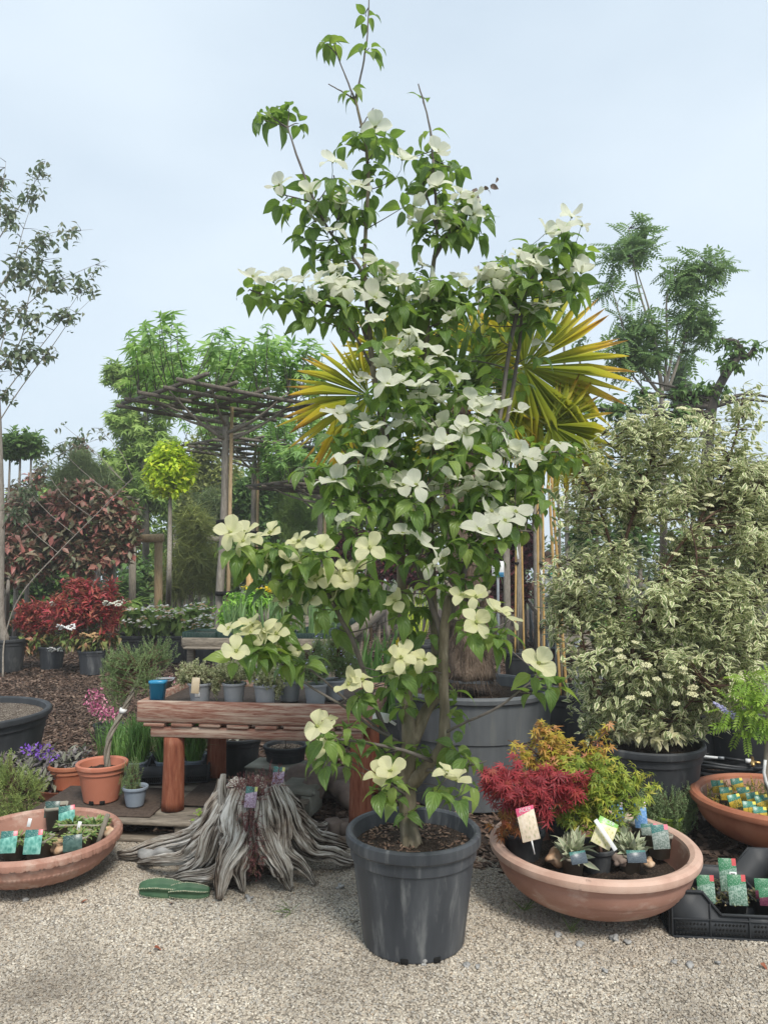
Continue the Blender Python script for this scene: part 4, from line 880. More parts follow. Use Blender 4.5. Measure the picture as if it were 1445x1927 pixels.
# leafy shoots: (u, v, half width, half height, number of leaves) read off the picture
BL = [(532, 222, 48, 30, 22), (625, 90, 24, 12, 10), (692, 92, 14, 8, 5), (664, 170, 18, 8, 5), (693, 30, 8, 10, 4), (690, 262, 44, 34, 18), (696, 315, 24, 34, 12), (806, 243, 10, 6, 2), (793, 192, 6, 4, 1),
 (512, 372, 22, 16, 4), (622, 345, 44, 34, 12), (604, 400, 52, 36, 14), (650, 400, 40, 30, 8), (706, 370, 26, 14, 5), (820, 312, 66, 28, 24), (828, 370, 70, 38, 24), (845, 428, 74, 36, 24), (904, 405, 26, 40, 10),
 (640, 482, 58, 34, 22), (700, 520, 66, 32, 20), (525, 546, 70, 18, 18), (612, 552, 62, 28, 20), (640, 620, 28, 26, 8), (720, 572, 60, 40, 22), (784, 560, 44, 50, 20), (862, 545, 64, 38, 30), (940, 532, 56, 40, 24),
 (1012, 512, 62, 46, 28), (1070, 458, 50, 36, 22), (1085, 540, 38, 30, 12), (990, 592, 52, 36, 18), (852, 612, 60, 46, 28), (780, 660, 60, 48, 26), (842, 690, 60, 40, 20), (740, 762, 80, 40, 32), (682, 800, 48, 28, 14),
 (802, 800, 84, 42, 34), (742, 862, 84, 42, 34), (852, 850, 84, 50, 38), (922, 792, 44, 32, 14), (962, 835, 50, 26, 16), (1025, 868, 50, 30, 18), (930, 900, 64, 34, 24), (690, 905, 72, 34, 24), (575, 882, 50, 12, 8),
 (780, 940, 100, 52, 50), (900, 958, 74, 42, 30), (702, 990, 62, 42, 24), (782, 1012, 74, 42, 28), (870, 1030, 64, 36, 26), (965, 1002, 56, 30, 18), (480, 1040, 62, 24, 24), (560, 1062, 62, 38, 22), (600, 1102, 62, 30, 18),
 (690, 1110, 62, 40, 26), (830, 1090, 54, 50, 26), (895, 1070, 44, 30, 12), (780, 1160, 52, 50, 22), (890, 1150, 46, 32, 14), (486, 1216, 46, 24, 16), (545, 1240, 46, 26, 14), (770, 1272, 72, 36, 34), (806, 1322, 62, 30, 20),
 (620, 1402, 46, 34, 14), (690, 1385, 44, 30, 10), (754, 1402, 64, 32, 16), (865, 1420, 72, 30, 20), (742, 1482, 40, 34, 14), (852, 1472, 42, 24, 10), (640, 1440, 20, 26, 6), (1022, 1292, 50, 26, 14), (930, 1182, 34, 22, 8),
 (630, 1190, 26, 14, 4), (770, 1530, 22, 16, 4), (900, 700, 50, 40, 10), (610, 880, 44, 14, 8), (1060, 850, 34, 18, 8), (590, 900, 40, 14, 6), (1000, 930, 40, 20, 8), (640, 900, 40, 24, 8), (985, 900, 50, 40, 14), (1000, 960, 40, 30, 10), (960, 700, 40, 50, 8), (880, 760, 60, 40, 14)]
ends = []
for u, v, ru, rv, n in BL:
    n = round(n * (1.7 if 480 < v < 1000 and u > 660 else 1.3))
    for k in range(max(1, round(n / 5.0))):
        a, q = U(0, 2 * pi), math.sqrt(U(0, 1)); uu, vv = u + ru * q * math.cos(a), v + rv * q * math.sin(a)
        Yd, b = near_depth(uu, vv); wide = 0.30 if 640 < u < 1000 and 480 < v < 1130 else 0.12
        e = P(uu, vv, Yd + U(-wide * .6, wide)); ends.append(e)
        d = nz(nz(e - b) * 0.5 + A(0, 0, .8) + R.normal(size=3) * .25); leafsets.append((e, d, min(6, max(2, round(n / max(1, round(n / 5.0)))))))
pos, X, Nn, sz = [], [], [], []
for e, d, k in leafsets:
    x = nz(np.cross(d, R.normal(size=3))); y = np.cross(d, x); a0 = U(0, 6.28)
    for i in range(k):
        a = a0 + i * pi / 2 * 1.02 + (pi / 4 if i > 3 else 0) + U(-.2, .2); lvl = (i // 4) * 0.03
        side = math.cos(a) * x + math.sin(a) * y
        xx = nz(side + d * U(.0, .5) + A(0, 0, -1) * U(.0, .55))
        pos.append(e - d * lvl + side * 0.012); X.append(xx); Nn.append(nz(d * .8 + A(0, 0, .6) + R.normal(size=3) * .25)); sz.append(U(.055, .105))
DT = [leaf_t(w_, 7, p_accum, dr, fo, wv, 2, ph) for w_, dr, fo, wv, ph in ((.56, .65, .28, .02, 0), (.52, .95, .35, .028, 1), (.60, .35, .22, .024, 2), (.54, .8, .5, .03, 3.5))]
leaves(dog, DT, M['dogleaf'], np.array(pos), np.array(X), np.array(Nn), np.array(sz), n_ind=300)
allends = [b for _, b in stalks] + ends
twigs(dog, np.array(allends), skel, M['twig'], 0.0032, 0.0016)
mb = MB()
for p, b in stalks: tube(mb, [b, (p + b) / 2 + R.normal(size=3) * .003, p], 0.0013, 4, False)
mb.build('flower_stalks', M['dogleaf'], dog, smooth=True, kind='stuff')

M['withered'] = leafmat('withered leaf', [(0.10, 0.075, 0.06), (0.16, 0.12, 0.10)], trans=.1, under=0)
p = P(905, 366, DY) + R.normal(size=(11, 3)) * A(.03, .02, .035); leaves(dog, DT, M['withered'], p, nz(R.normal(size=(11, 3)) + A(0, 0, -.6)), nz(R.normal(size=(11, 3))), U(.03, .05, 11), n_ind=11, name='withered_leaf')
# ================================================================ palm
M['frond'] = leafmat('palm leaf', [(0.36, 0.34, 0.06), (0.44, 0.40, 0.07), (0.48, 0.38, 0.07)], gain=1.45, trans=0.45, rough=0.45, along=([(0.17, 0.235, 0.045), (0.29, 0.33, 0.055), (0.44, 0.39, 0.065), (0.50, 0.33, 0.085), (0.28, 0.16, 0.06)], [0.15, 0.5, 0.78, 0.93, 1.0], 0.85), under=0.15, tcol=(1.3, 1.2, 0.7))
M['frond_green'] = leafmat('green palm leaf', [(0.055, 0.10, 0.03), (0.09, 0.14, 0.04), (0.14, 0.17, 0.045)], trans=0.3, rough=0.45, along=([(0.06, 0.11, 0.03), (0.10, 0.15, 0.04), (0.24, 0.22, 0.05)], [0.2, 0.7, 1.0], 0.7), under=0.2, tcol=(1.3, 1.3, 0.7))
M['petiole'] = surf('palm stalk', [(0.16, 0.18, 0.05), (0.26, 0.25, 0.08)], 9, 0.5, 0.1, 0.003)
PY = PALM_C[1]
palm = thing('fan_palm', 'fan palm with yellowing fronds and a hairy trunk behind the dogwood', 'palm', PALM_C + A(0, 0, 0.62))
pz = [P(884, 1275, PY), P(882, 1180, PY), P(876, 1050, PY), P(868, 930, PY), P(864, 820, PY), P(866, 770, PY)]
tube(MB(), smooth_path(pz, 6), np.interp(np.linspace(0, 1, 31), [0, .12, .5, .9, 1], [.17, .14, .115, .12, .06]), 22, True, lambda th, t: 1 + .10 * np.sin(5 * th + 40 * t) + .08 * np.sin(9 * th - 60 * t)).build('trunk', M['fibre'], palm, smooth=False)
mb = MB(); ptr = smooth_path(pz, 6)
for k in range(1500):
    t = U(0, .96); p = ptr[min(30, int(t * 31))]; a = U(0, 2 * pi); d = A(math.cos(a), math.sin(a), 0); r0 = np.interp(t, [0, .12, .5, .9, 1], [.15, .13, .105, .11, .06])
    q = p + d * r0 + A(0, 0, U(-.02, .02)); e = q + d * U(.01, .05) + A(U(-.03, .03), U(-.03, .03), -U(.04, .15))
    tube(mb, [q, (q + e) / 2 + d * .012, e], [.0028, .0018, .0008], 3, False)
mb.build('fibre_hairs', M['fibre'], palm, kind='stuff')
for k, (u0, v0, u1, v1) in enumerate([(880, 1150, 920, 1098), (886, 1140, 922, 1112), (870, 1200, 915, 1190), (880, 1225, 925, 1208), (860, 1120, 830, 1080), (868, 1060, 900, 1020), (862, 1170, 838, 1140)]):
    tube(MB(), smooth_path([P(u0, v0, PY - .10), P((u0 + u1) / 2, (v0 + v1) / 2 + 4, PY - .15), P(u1, v1, PY - .18)], 3), [.018] * 5 + [.014, .012][:2] if False else np.linspace(.018, .011, len(smooth_path([0 * A(1, 1, 1), A(1, 1, 1), A(2, 2, 2)], 3))), 6).build('cut_stalk', M['greypost'], palm)
BLT = [leaf_t(1.0, 8, lambda t: np.where(t < .5, t / .5, np.clip((1 - t) / .5, 0, 1) ** .8), dr, .45, 0, 1) for dr in (.06, .14, .3)]
blade_me = {k: [MB().add(*q).mesh('leaflet', smooth=False, mats=[M[k]]) for q in BLT] for k in ('frond', 'frond_green')}
crown = P(868, 772, PY)
for hu, hv, dy, ang, L_, span, nb, key, ty in [
    (985, 690, -.15, -4, .86, 260, 46, 'frond', .15), (1035, 800, -.2, -22, .62, 200, 36, 'frond', .2), (695, 745, -.1, 194, .70, 190, 38, 'frond', .1), (716, 660, .15, 150, .38, 200, 30, 'frond', .3),
    (850, 735, -.25, 97, .52, 240, 40, 'frond_green', -.2), (905, 668, .0, 52, .40, 220, 34, 'frond', .2), (945, 765, -.1, -85, .42, 190, 30, 'frond', .0), (775, 690, .1, 118, .42, 220, 32, 'frond', .3),
    (832, 812, -.15, 245, .40, 170, 28, 'frond', .0), (930, 712, .2, 25, .50, 220, 34, 'frond_green', .5), (700, 790, .1, 235, .42, 190, 28, 'frond', .1), (890, 640, .3, 80, .5, 220, 34, 'frond_green', .5), (960, 800, .1, -50, .40, 190, 28, 'frond_green', .2)]:
    hub = P(hu, hv, PY + dy); th = math.radians(ang)
    a = nz(A(math.cos(th), ty, math.sin(th))); b = nz(A(-math.sin(th), U(-.2, .2), math.cos(th))); nrm = nz(np.cross(a, b)); b = np.cross(nrm, a)
    fr = tube(MB(), smooth_path([crown, (crown + hub) / 2 + A(0, 0, .06), hub], 5), np.linspace(.014, .007, 11), 6).build('frond', M['petiole'], palm, smooth=True)
    for k in range(nb):
        f = (k / (nb - 1) - .5); ph = math.radians(span) * f + U(-.02, .02); l = L_ * (1 - .32 * abs(f * 2) ** 1.6) * U(.9, 1.04)
        d = nz(math.cos(ph) * a + math.sin(ph) * b + nrm * U(-.06, .06) - nrm * .10 * (k % 2) + A(0, 0, -.10 - .25 * max(0, math.cos(ph)) * U(.2, 1)))
        w = .5 * l * math.radians(span) / nb * 1.35
        Mx = axes(d[None], (nrm if nrm[1] < 0 else -nrm)[None])[0] * A(l, w, l * .35 if k % 3 else l)[None, :]
        o = bpy.data.objects.new('leaflet', rnd.choice(blade_me[key])); C.objects.link(o); o.parent = fr
        m = Matrix.Identity(4); off = WO[palm.name]
        for i in range(3):
            for j in range(3): m[i][j] = Mx[i, j]
            m[i][3] = hub[i] - off[i]
        o.matrix_local = m

# ================================================================ variegated dogwood shrub
M['varleaf'] = leafmat('variegated leaf', [(0.115, 0.165, 0.06), (0.16, 0.21, 0.08), (0.22, 0.25, 0.11)], trans=0.36, rough=0.5, margin=((0.86, 0.84, 0.56), 0.50), under=0.1, gain=1.75)
M['budcream'] = surf('cream blossom', [(0.60, 0.58, 0.34), (0.74, 0.72, 0.48)], 60, 0.8, 0)
VY = VP_C[1]
vs_ = thing('variegated_shrub', 'large cream edged variegated dogwood shrub in the wide black pot', 'shrub', VP_C + A(0, 0, .40))
VST = [([(1182, 1392), (1165, 1250), (1164, 1100), (1178, 1010), (1215, 900), (1240, 800)], .018), ([(1212, 1392), (1226, 1240, -.05), (1256, 1090, -.08), (1300, 1010), (1372, 860, .05), (1400, 740, .1)], .019), ([(1165, 1085), (1128, 960, -.1), (1090, 890, -.1), (1070, 860, -.1)], .010),
       ([(1205, 1392), (1186, 1240, -.12), (1250, 1070, -.15), (1330, 975, -.15), (1420, 930, -.1)], .015), ([(1232, 1392), (1310, 1270), (1395, 1170, .05), (1450, 1110, .1)], .014), ([(1178, 1392), (1120, 1290, -.1), (1090, 1170, -.1), (1085, 1060)], .012), ([(1230, 1210), (1290, 1110, -.2), (1310, 1050, -.25), (1290, 960, -.25)], .010),
       ([(1215, 905), (1160, 850), (1130, 820)], .007), ([(1372, 860, .05), (1330, 800, .1), (1320, 770, .1)], .006), ([(1230, 1392), (1290, 1330, -.15), (1330, 1290, -.25)], .008)]
vsk = []
for seq, r in VST:
    pts = smooth_path(pth(seq, VY), 5); vsk.append(pts)
    tube(MB(), pts, np.linspace(r, r * .3, len(pts)), 8, True, lambda th, t: 1 + .08 * np.sin(3 * th + 12 * t)).build('stem', M['redtwig'], vs_, smooth=True)
vsk = np.concatenate(vsk); pxm = VY / F
def blobs_px(lst, Y, dr=1.0):
    return [(P(b[0], b[1], Y + (b[4] if len(b) > 4 else 0)), A(b[2] * Y / F, max(b[2], b[3]) * Y / F * dr, b[3] * Y / F)) for b in lst]
VB = blobs_px([(1235, 835, 95, 50), (1150, 920, 95, 85), (1300, 920, 130, 100), (1420, 900, 80, 110), (1125, 1080, 78, 110), (1250, 1075, 135, 110, -.1), (1400, 1080, 95, 130), (1150, 1230, 75, 85), (1285, 1220, 125, 105, -.1), (1410, 1250, 70, 90), (1180, 1330, 70, 42), (1285, 1325, 85, 42), (1330, 800, 60, 45), (1262, 790, 18, 34), (1395, 760, 26, 50), (1150, 1310, 60, 60), (1240, 1320, 90, 50, -.1), (1330, 1300, 70, 60), (1200, 1180, 110, 90), (1340, 1130, 100, 100, -.1), (1090, 960, 55, 60), (1075, 1150, 48, 80), (1440, 980, 50, 110), (1445, 1190, 50, 100), (1120, 860, 40, 40)], VY, .8)
sc_, _, _ = cloud(VB, 200, .5)
pts, dd, _ = cloud([(q, A(1, 1, .75) * U(.12, .24)) for q in sc_], 4600, .5)
dd = nz(dd + .5 * nz(pts - P(1240, 1250, VY)))
d = nz(dd * .55 + A(0, -.15, .75) + R.normal(size=pts.shape) * .3)
VT = [leaf_t(.52, 3, p_ovate, dr * .6, fo * .5, .02, 1, ph) for dr, fo, ph in ((.4, .35, 0), (.7, .5, 1), (.15, .2, 2))]
pos, X, Nn, sz = spray(pts, d, 7, .09, (.038, .068), .15, .3)
leaves(vs_, VT, M['varleaf'], pos, X, Nn, sz, n_ind=300, smooth=False)
low, ld, _ = cloud(blobs_px([(1185, 1372, 50, 22, -.12), (1230, 1385, 60, 16, -.16)], VY, .5), 40)
M['paleleaf'] = leafmat('pale cream leaf', [(0.34, 0.33, 0.17), (0.46, 0.43, 0.25)], trans=.25, margin=((0.62, 0.58, 0.38), .5))
pos, X, Nn, sz = spray(low, nz(ld + A(0, -.3, .3)), 4, .05, (.05, .08), .7, .3)
leaves(vs_, VT, M['paleleaf'], pos, X, Nn, sz, n_ind=60, rest='pale_foliage', smooth=False)
twigs(vs_, pts[::2], vsk, M['redtwig'], .0035, .0012)
mb = MB()
for k in range(26):
    a = k * 2.4; r = .028 * math.sqrt(k / 26); rock(mb, (r * math.cos(a), r * math.sin(a), .008 * U(.6, 1.2) - 6 * r * r), .0055, k, .8, 4)
bud_me = mb.mesh('flower_head', smooth=True, mats=[M['budcream']])
hp, hd, _ = cloud(blobs_px([(1235, 815, 110, 50), (1160, 890, 90, 60), (1330, 890, 130, 80), (1400, 960, 70, 90), (1280, 980, 90, 80, -.2), (1240, 1260, 80, 80, -.3), (1400, 1150, 60, 90)], VY, .6), 130, .3)
def put(root, me, name, p, nrm, s=1.0):
    o = bpy.data.objects.new(name, me); C.objects.link(o); o.parent = root
    Mx = axes(nz(np.cross(nrm, R.normal(size=3)))[None], nz(nrm)[None])[0] * s
    m = Matrix.Identity(4); off = WO[root.name]
    for i in range(3):
        for j in range(3): m[i][j] = Mx[i, j]
        m[i][3] = p[i] - off[i]
    o.matrix_local = m; return o
for p in hp: put(vs_, bud_me, 'flower_head', p + A(0, -.03, .02), A(U(-.3, .3), -.35, 1), U(.7, 1.15))

# ================================================================ small square pots and printed labels
def sqpot(label, c, w, h, mat, rot=0.0, group=None, soil=True, name='square_pot', taper=.74, tilt=None):
    t = thing(name, label, 'pot', c, group); Rm = rotz(rot) if tilt is None else rotz(rot) @ tilt; V, f = [], []
    rings = [(w * taper, 0), (w * .97, h * .86), (w * 1.04, h * .865), (w * 1.05, h), (w * .98, h), (w * .95, h * .8)]
    for q, z in rings:
        e, k = q / 2, q * .12
        for x, y in ((-e + k, -e), (e - k, -e), (e, -e + k), (e, e - k), (e - k, e), (-e + k, e), (-e, e - k), (-e, -e + k)): V.append(Rm @ A(x, y, z))
    for i in range(len(rings) - 1):
        for j in range(8): f.append((i * 8 + j, i * 8 + (j + 1) % 8, (i + 1) * 8 + (j + 1) % 8, (i + 1) * 8 + j))
    f.append(tuple(range(7, -1, -1))); MB().add(np.array(V) + c, f).build('body', mat, t)
    if soil: MB().add(np.array([Rm @ A(x * w * .475, y * w * .475, h * .85) for x, y in ((-1, -1), (1, -1), (1, 1), (-1, 1))]) + c, [(0, 1, 2, 3)]).build('soil', M['soil'], t)
    return t
def card(label, p, w, h, mat, yaw=0.0, back=0.25, roll=0.0, name='plant_label', group=None, th=.0022, words=None, stick=False, cat='label', wmat=None, wsize=.018, wy=.42):
    """printed card whose lower edge is centred on p, leaning back"""
    r = A(math.cos(yaw), math.sin(yaw), 0); n0 = A(math.sin(yaw), -math.cos(yaw), 0)
    up = nz(A(0, 0, 1) * math.cos(back) - n0 * math.sin(back)); n = np.cross(r, up)
    r2 = r * math.cos(roll) + up * math.sin(roll); up2 = -r * math.sin(roll) + up * math.cos(roll)
    Rm = np.stack([r2, up2, n], 1); c = np.asarray(p, float) + up2 * h / 2
    if not (words or stick):
        o = cbox(MB(), c, (w, h, th), Rm, .0005).build(name, mat, loc=p); _tag(o, label, cat, group); return o
    t = thing(name, label, cat, p, group)
    cbox(MB(), c, (w, h, th), Rm, .0005).build('card', mat, t)
    if stick: tube(MB(), [c - up2 * h * .5 + n * .0, np.asarray(p) - up2 * .055], [.0035, .002], 5).build('stick', M['white'], t)
    if words:
        me = text_mesh(words, wsize); me.materials.append(wmat or M['white']); o = bpy.data.objects.new('lettering', me); C.objects.link(o); o.parent = t
        q = c + up2 * h * wy + n * (th / 2 + .0012) - WO[t.name]; m = Matrix.Identity(4)
        for i in range(3): m[i][0], m[i][1], m[i][2], m[i][3] = r2[i], up2[i], n[i], q[i]
        o.matrix_local = m
    return t
TEAL, BLUE, PINK, LIME, DGR = (0.02, 0.13, 0.115), (0.02, 0.12, 0.22), (0.62, 0.06, 0.16), (0.22, 0.48, 0.09), (0.03, 0.17, 0.07)
M['tag_teal'] = tagmat('houseleek label', TEAL, [(0.04, 0.16, 0.14), (0.12, 0.36, 0.30), (0.30, 0.58, 0.50)], (0.6, 0.08, 0.12), 5)
M['tag_dark'] = tagmat('dark teal label', (0.012, 0.05, 0.045), [(0.02, 0.05, 0.045), (0.05, 0.10, 0.085), (0.09, 0.15, 0.13)], None, 5)  # header and picture both printed in dark teal
M['tag_blue'] = tagmat('blue label', BLUE, [(0.05, 0.16, 0.36), (0.14, 0.32, 0.62), (0.36, 0.52, 0.75)], (0.7, 0.55, 0.62), 12)
M['tag_grey'] = tagmat('grey plant label', TEAL, [(0.06, 0.09, 0.08), (0.20, 0.25, 0.22), (0.42, 0.46, 0.42)], (0.65, 0.2, 0.25), 14)
M['tag_pink'] = tagmat('pink edged label', PINK, [(0.30, 0.36, 0.20), (0.70, 0.58, 0.44), (0.78, 0.68, 0.56)], None, 8, .82)
M['tag_lime'] = tagmat('green edged label', LIME, [(0.35, 0.38, 0.08), (0.68, 0.64, 0.36), (0.78, 0.72, 0.52)], None, 8, .80)
M['tag_stone'] = tagmat('stonecrop label', (0.015, 0.17, 0.115), [(0.20, 0.22, 0.04), (0.48, 0.33, 0.04), (0.62, 0.42, 0.06)], (0.75, 0.62, 0.1), 12, .55)
M['tag_green'] = tagmat('green plant label', DGR, [(0.02, 0.06, 0.04), (0.15, 0.27, 0.20), (0.46, 0.56, 0.48)], (0.5, 0.08, 0.08), 16, .66)
M['tag_purple'] = tagmat('purple plant label', DGR, [(0.06, 0.015, 0.03), (0.16, 0.04, 0.08), (0.22, 0.08, 0.10)], (0.6, 0.3, 0.1), 12, .5)
M['tag_lilac'] = tagmat('lilac label', TEAL, [(0.16, 0.10, 0.16), (0.36, 0.26, 0.38), (0.60, 0.52, 0.60)], (0.55, 0.55, 0.2), 12)
M['tag_beige'] = tagmat('beige label', (0.60, 0.48, 0.32), [(0.56, 0.45, 0.30), (0.62, 0.50, 0.34)], None, 3)

# ================================================================ maples in the wide bowl
PM = [palm_t(7, 2.1, .20, dr, .36, .60) for dr in (.25, .5, .1)]
PW = [palm_t(5, 1.75, .27, dr, .34, .66) for dr in (.25, .55, .1)]
M['maple_red'] = leafmat('crimson maple leaf', [(0.17, 0.022, 0.030), (0.27, 0.035, 0.045), (0.36, 0.06, 0.065), (0.24, 0.09, 0.045)], [0, .45, .85, 1], trans=.35, rough=.5, under=0.1, tcol=(1.5, .8, .7))
M['maple_rust'] = leafmat('rusty maple leaf', [(0.24, 0.075, 0.025), (0.30, 0.12, 0.035), (0.24, 0.15, 0.04), (0.33, 0.08, 0.05)], trans=.35, rough=.5, under=0.1)
M['maple_gold'] = leafmat('golden maple leaf', [(0.36, 0.17, 0.05), (0.42, 0.30, 0.05), (0.36, 0.34, 0.045), (0.50, 0.20, 0.13)], [0, .35, .75, 1], trans=.35, rough=.5, under=0.1)
M['maple_lime'] = leafmat('lime maple leaf', [(0.13, 0.20, 0.03), (0.22, 0.28, 0.04), (0.34, 0.36, 0.05), (0.46, 0.40, 0.08)], [0, .5, .85, 1], trans=.35, rough=.5, under=0.1)
def maple(label, foot, sets, Y, stems, group=None):
    t = thing('japanese_maple', label, 'maple', foot); sk = []
    for seq in stems:
        q = smooth_path([np.asarray(foot)] + pth(seq, Y), 4); sk.append(q); tube(MB(), q, np.linspace(.008, .0025, len(q)), 6).build('stem', M['redtwig'], t, smooth=True)
    sk = np.concatenate(sk); allp = []
    for mat, tm, bl, n, size, ni in sets:
        e, d, _ = cloud(blobs_px(bl, Y, .6), n // 7, .45); allp.append(e); n = len(e) * 7
        d = nz(nz(e - (np.asarray(foot) + A(0, 0, .12))) * .8 + A(0, 0, .15) + R.normal(size=e.shape) * .35); p, X, N_, _s = spray(e, d, 7, .085, (1, 1), .55, .2, .8); p = p + R.normal(size=p.shape) * .006; N_ = nz(N_ + A(0, -.45, 0))
        leaves(t, tm, M[mat], p, X, N_, U(size[0], size[1], n), n_ind=ni, smooth=False, rest='foliage')
    twigs(t, np.concatenate(allp)[::2], sk, M['redtwig'], .0016, .0007)
    return t
def bz(u, v, z): return G(u, v + 6, z + .02)
pot('nursery_pot', 'black pot of the crimson maple behind the pink label', bz(985, 1612, .135) + A(0, .02, 0), .098, .13, .075, M['black'], lip=.008, lip_h=.02, depth=.025, n=40, band=False)
pot('nursery_pot', 'black pot behind the lime green label in the maple bowl', bz(1122, 1636, .13) + A(0, .02, 0), .088, .115, .068, M['black'], lip=.008, lip_h=.02, depth=.02, n=40, band=False)
pot('nursery_pot', 'black pot furthest back in the maple bowl', bz(1062, 1576, .135) + A(0, .02, 0), .095, .14, .075, M['black'], lip=.008, lip_h=.02, depth=.02, n=40, band=False)
RMF = bz(985, 1580, .245); GMF = bz(1065, 1556, .26); G2F = bz(1130, 1600, .235)
maple('small maple with crimson and rust leaves at left of the bowl', RMF, [('maple_red', PM, [(1000, 1470, 95, 26), (948, 1458, 50, 14), (1062, 1478, 50, 11), (970, 1425, 22, 24), (1010, 1500, 55, 22), (925, 1460, 24, 14), (1085, 1455, 30, 14)], 950, (.030, .052), 280), ('maple_rust', PM, [(945, 1530, 38, 24), (930, 1560, 28, 18), (1010, 1555, 30, 18), (975, 1520, 40, 14)], 110, (.026, .042), 110)], 3.40, [[(980, 1530), (960, 1470)], [(990, 1530), (1010, 1480), (1050, 1470)], [(975, 1545), (945, 1540)]])
maple('small maple with golden orange young leaves behind the crimson one', GMF, [('maple_gold', PW, [(1010, 1400, 55, 18), (1040, 1385, 45, 28), (1090, 1410, 60, 28), (1020, 1365, 20, 14), (1135, 1392, 14, 22), (1150, 1362, 14, 12), (955, 1395, 20, 8), (1040, 1430, 70, 24), (985, 1425, 30, 14)], 560, (.028, .044), 260), ('maple_lime', PW, [(1080, 1440, 60, 24), (1030, 1425, 50, 18)], 130, (.028, .042), 40)], 3.62, [[(1060, 1500), (1040, 1430), (1020, 1370)], [(1070, 1480), (1110, 1410), (1150, 1365)], [(1050, 1480), (1000, 1410), (955, 1393)]])
maple('bushy lime yellow maple in the middle of the wide bowl', G2F, [('maple_lime', PW, [(1120, 1440, 70, 28), (1110, 1480, 90, 32), (1170, 1480, 60, 32), (1075, 1520, 60, 26), (1130, 1525, 60, 26), (1225, 1480, 32, 12), (1180, 1452, 44, 16), (1215, 1455, 22, 10), (1050, 1540, 40, 16)], 980, (.028, .045), 290)], 3.48, [[(1125, 1550), (1115, 1490), (1110, 1440)], [(1130, 1550), (1170, 1490), (1225, 1480)], [(1120, 1560), (1080, 1520)]])
card('pink edged maple label with white lettering standing in the wide bowl', P(1000, 1582, 3.22), .078, .138, M['tag_pink'], .1, .12, .19, stick=True, words='ACER', wsize=.022)
card('lime green edged maple label leaning in the wide bowl', P(1128, 1592, 3.27), .085, .115, M['tag_lime'], .0, .35, -.48, words='ACER', wsize=.022)
o = card('white strip tag lying across the lime green maple label', P(1158, 1600, 3.24), .018, .14, M['white'], .0, .35, .55, stick=False, name='price_strip')
M['tag_slate'] = tagmat('slate grey label', TEAL, [(0.03, 0.05, 0.06), (0.07, 0.09, 0.11), (0.12, 0.15, 0.17)], None, 16, .8)
card('dark slate label low at the front of the bowl, left of two', bz(1091, 1620, .25), .072, .05, M['tag_slate'], .12, .5, .08, stick=False)
card('dark slate label low at the front of the bowl, right of two', bz(1199, 1618, .25), .082, .05, M['tag_slate'], 0, .5, 0, stick=False)
M['silverleaf'] = leafmat('silver leaf', [(0.30, 0.35, 0.22), (0.40, 0.44, 0.30)], trans=.2, rough=.7, margin=((0.66, 0.65, 0.48), .35), under=.2)
LT = [leaf_t(.30, 4, p_lance, dr, .35) for dr in (.2, .5)]
for k, (u, v, n, lab) in enumerate([(1080, 1612, 60, 'silver leaved sage in the wide bowl beside the left slate label'), (1188, 1606, 55, 'silver leaved sage in the wide bowl behind the right slate label'), (1165, 1556, 30, 'silver leaved seedling at the back of the wide bowl by the blue labels')]):
    f0 = bz(u, v, .215) + A(0, .03, 0); sqpot(['taupe pot under the left silver sage in the wide bowl', 'taupe pot under the right silver sage in the wide bowl', 'taupe pot at the back of the wide bowl under the silver seedling'][k], f0 - A(0, 0, .08), .085, .09, M['taupe'], .2)
    t = thing('silver_sage', lab, 'plant', f0)
    n *= 2; d = nz(R.normal(size=(n, 3)) * A(.75, .75, .3) + A(0, -.1, .9)); p = f0 + d * U(.0, .05, n)[:, None] * A(1, 1, 1.2)
    leaves(t, LT, M['silverleaf'], p, d, nz(np.cross(d, R.normal(size=(n, 3)))), U(.05, .09, n), n_ind=n)
for k, (u, v, mt, w, h, yaw, lab) in enumerate([(1163, 1546, 'tag_blue', .055, .10, .1, 'blue label with barcode at the back of the wide bowl, left of two'), (1207, 1552, 'tag_blue', .058, .115, -.1, 'bright blue label standing at the back of the wide bowl, right of two'), (1222, 1566, 'tag_grey', .075, .05, .0, 'small teal and grey label behind the front taupe pot in the wide bowl'), (1245, 1592, 'tag_grey', .075, .10, .05, 'teal and grey label nearest the right rim of the wide bowl')]):
    card(lab, bz(u, v, .27), w, h, M[mt], yaw, .2, U(-.08, .08))
for k, (u, v) in enumerate([(1216, 1580), (1246, 1600)]):
    sqpot(['taupe square pot in the wide bowl, second from the right rim', 'taupe square pot with label touching the right rim of the wide bowl'][k], bz(u, v + 12, .165) + A(0, .035, 0), .092, .105, M['taupe'], .35)
for k, (u, v, r) in enumerate([(1042, 1606, .034), (1165, 1614, .028), (1220, 1618, .022)]):
    c = bz(u, v, .20); o = rock(MB(), c, r, 80 + k, .8).build('filler_stone', M['stone_warm'] if k % 2 == 0 else M['brick'], loc=c); _tag(o, 'rough warm brown stone wedged between pots in the wide bowl', 'stone', 'stones filling the wide bowl')

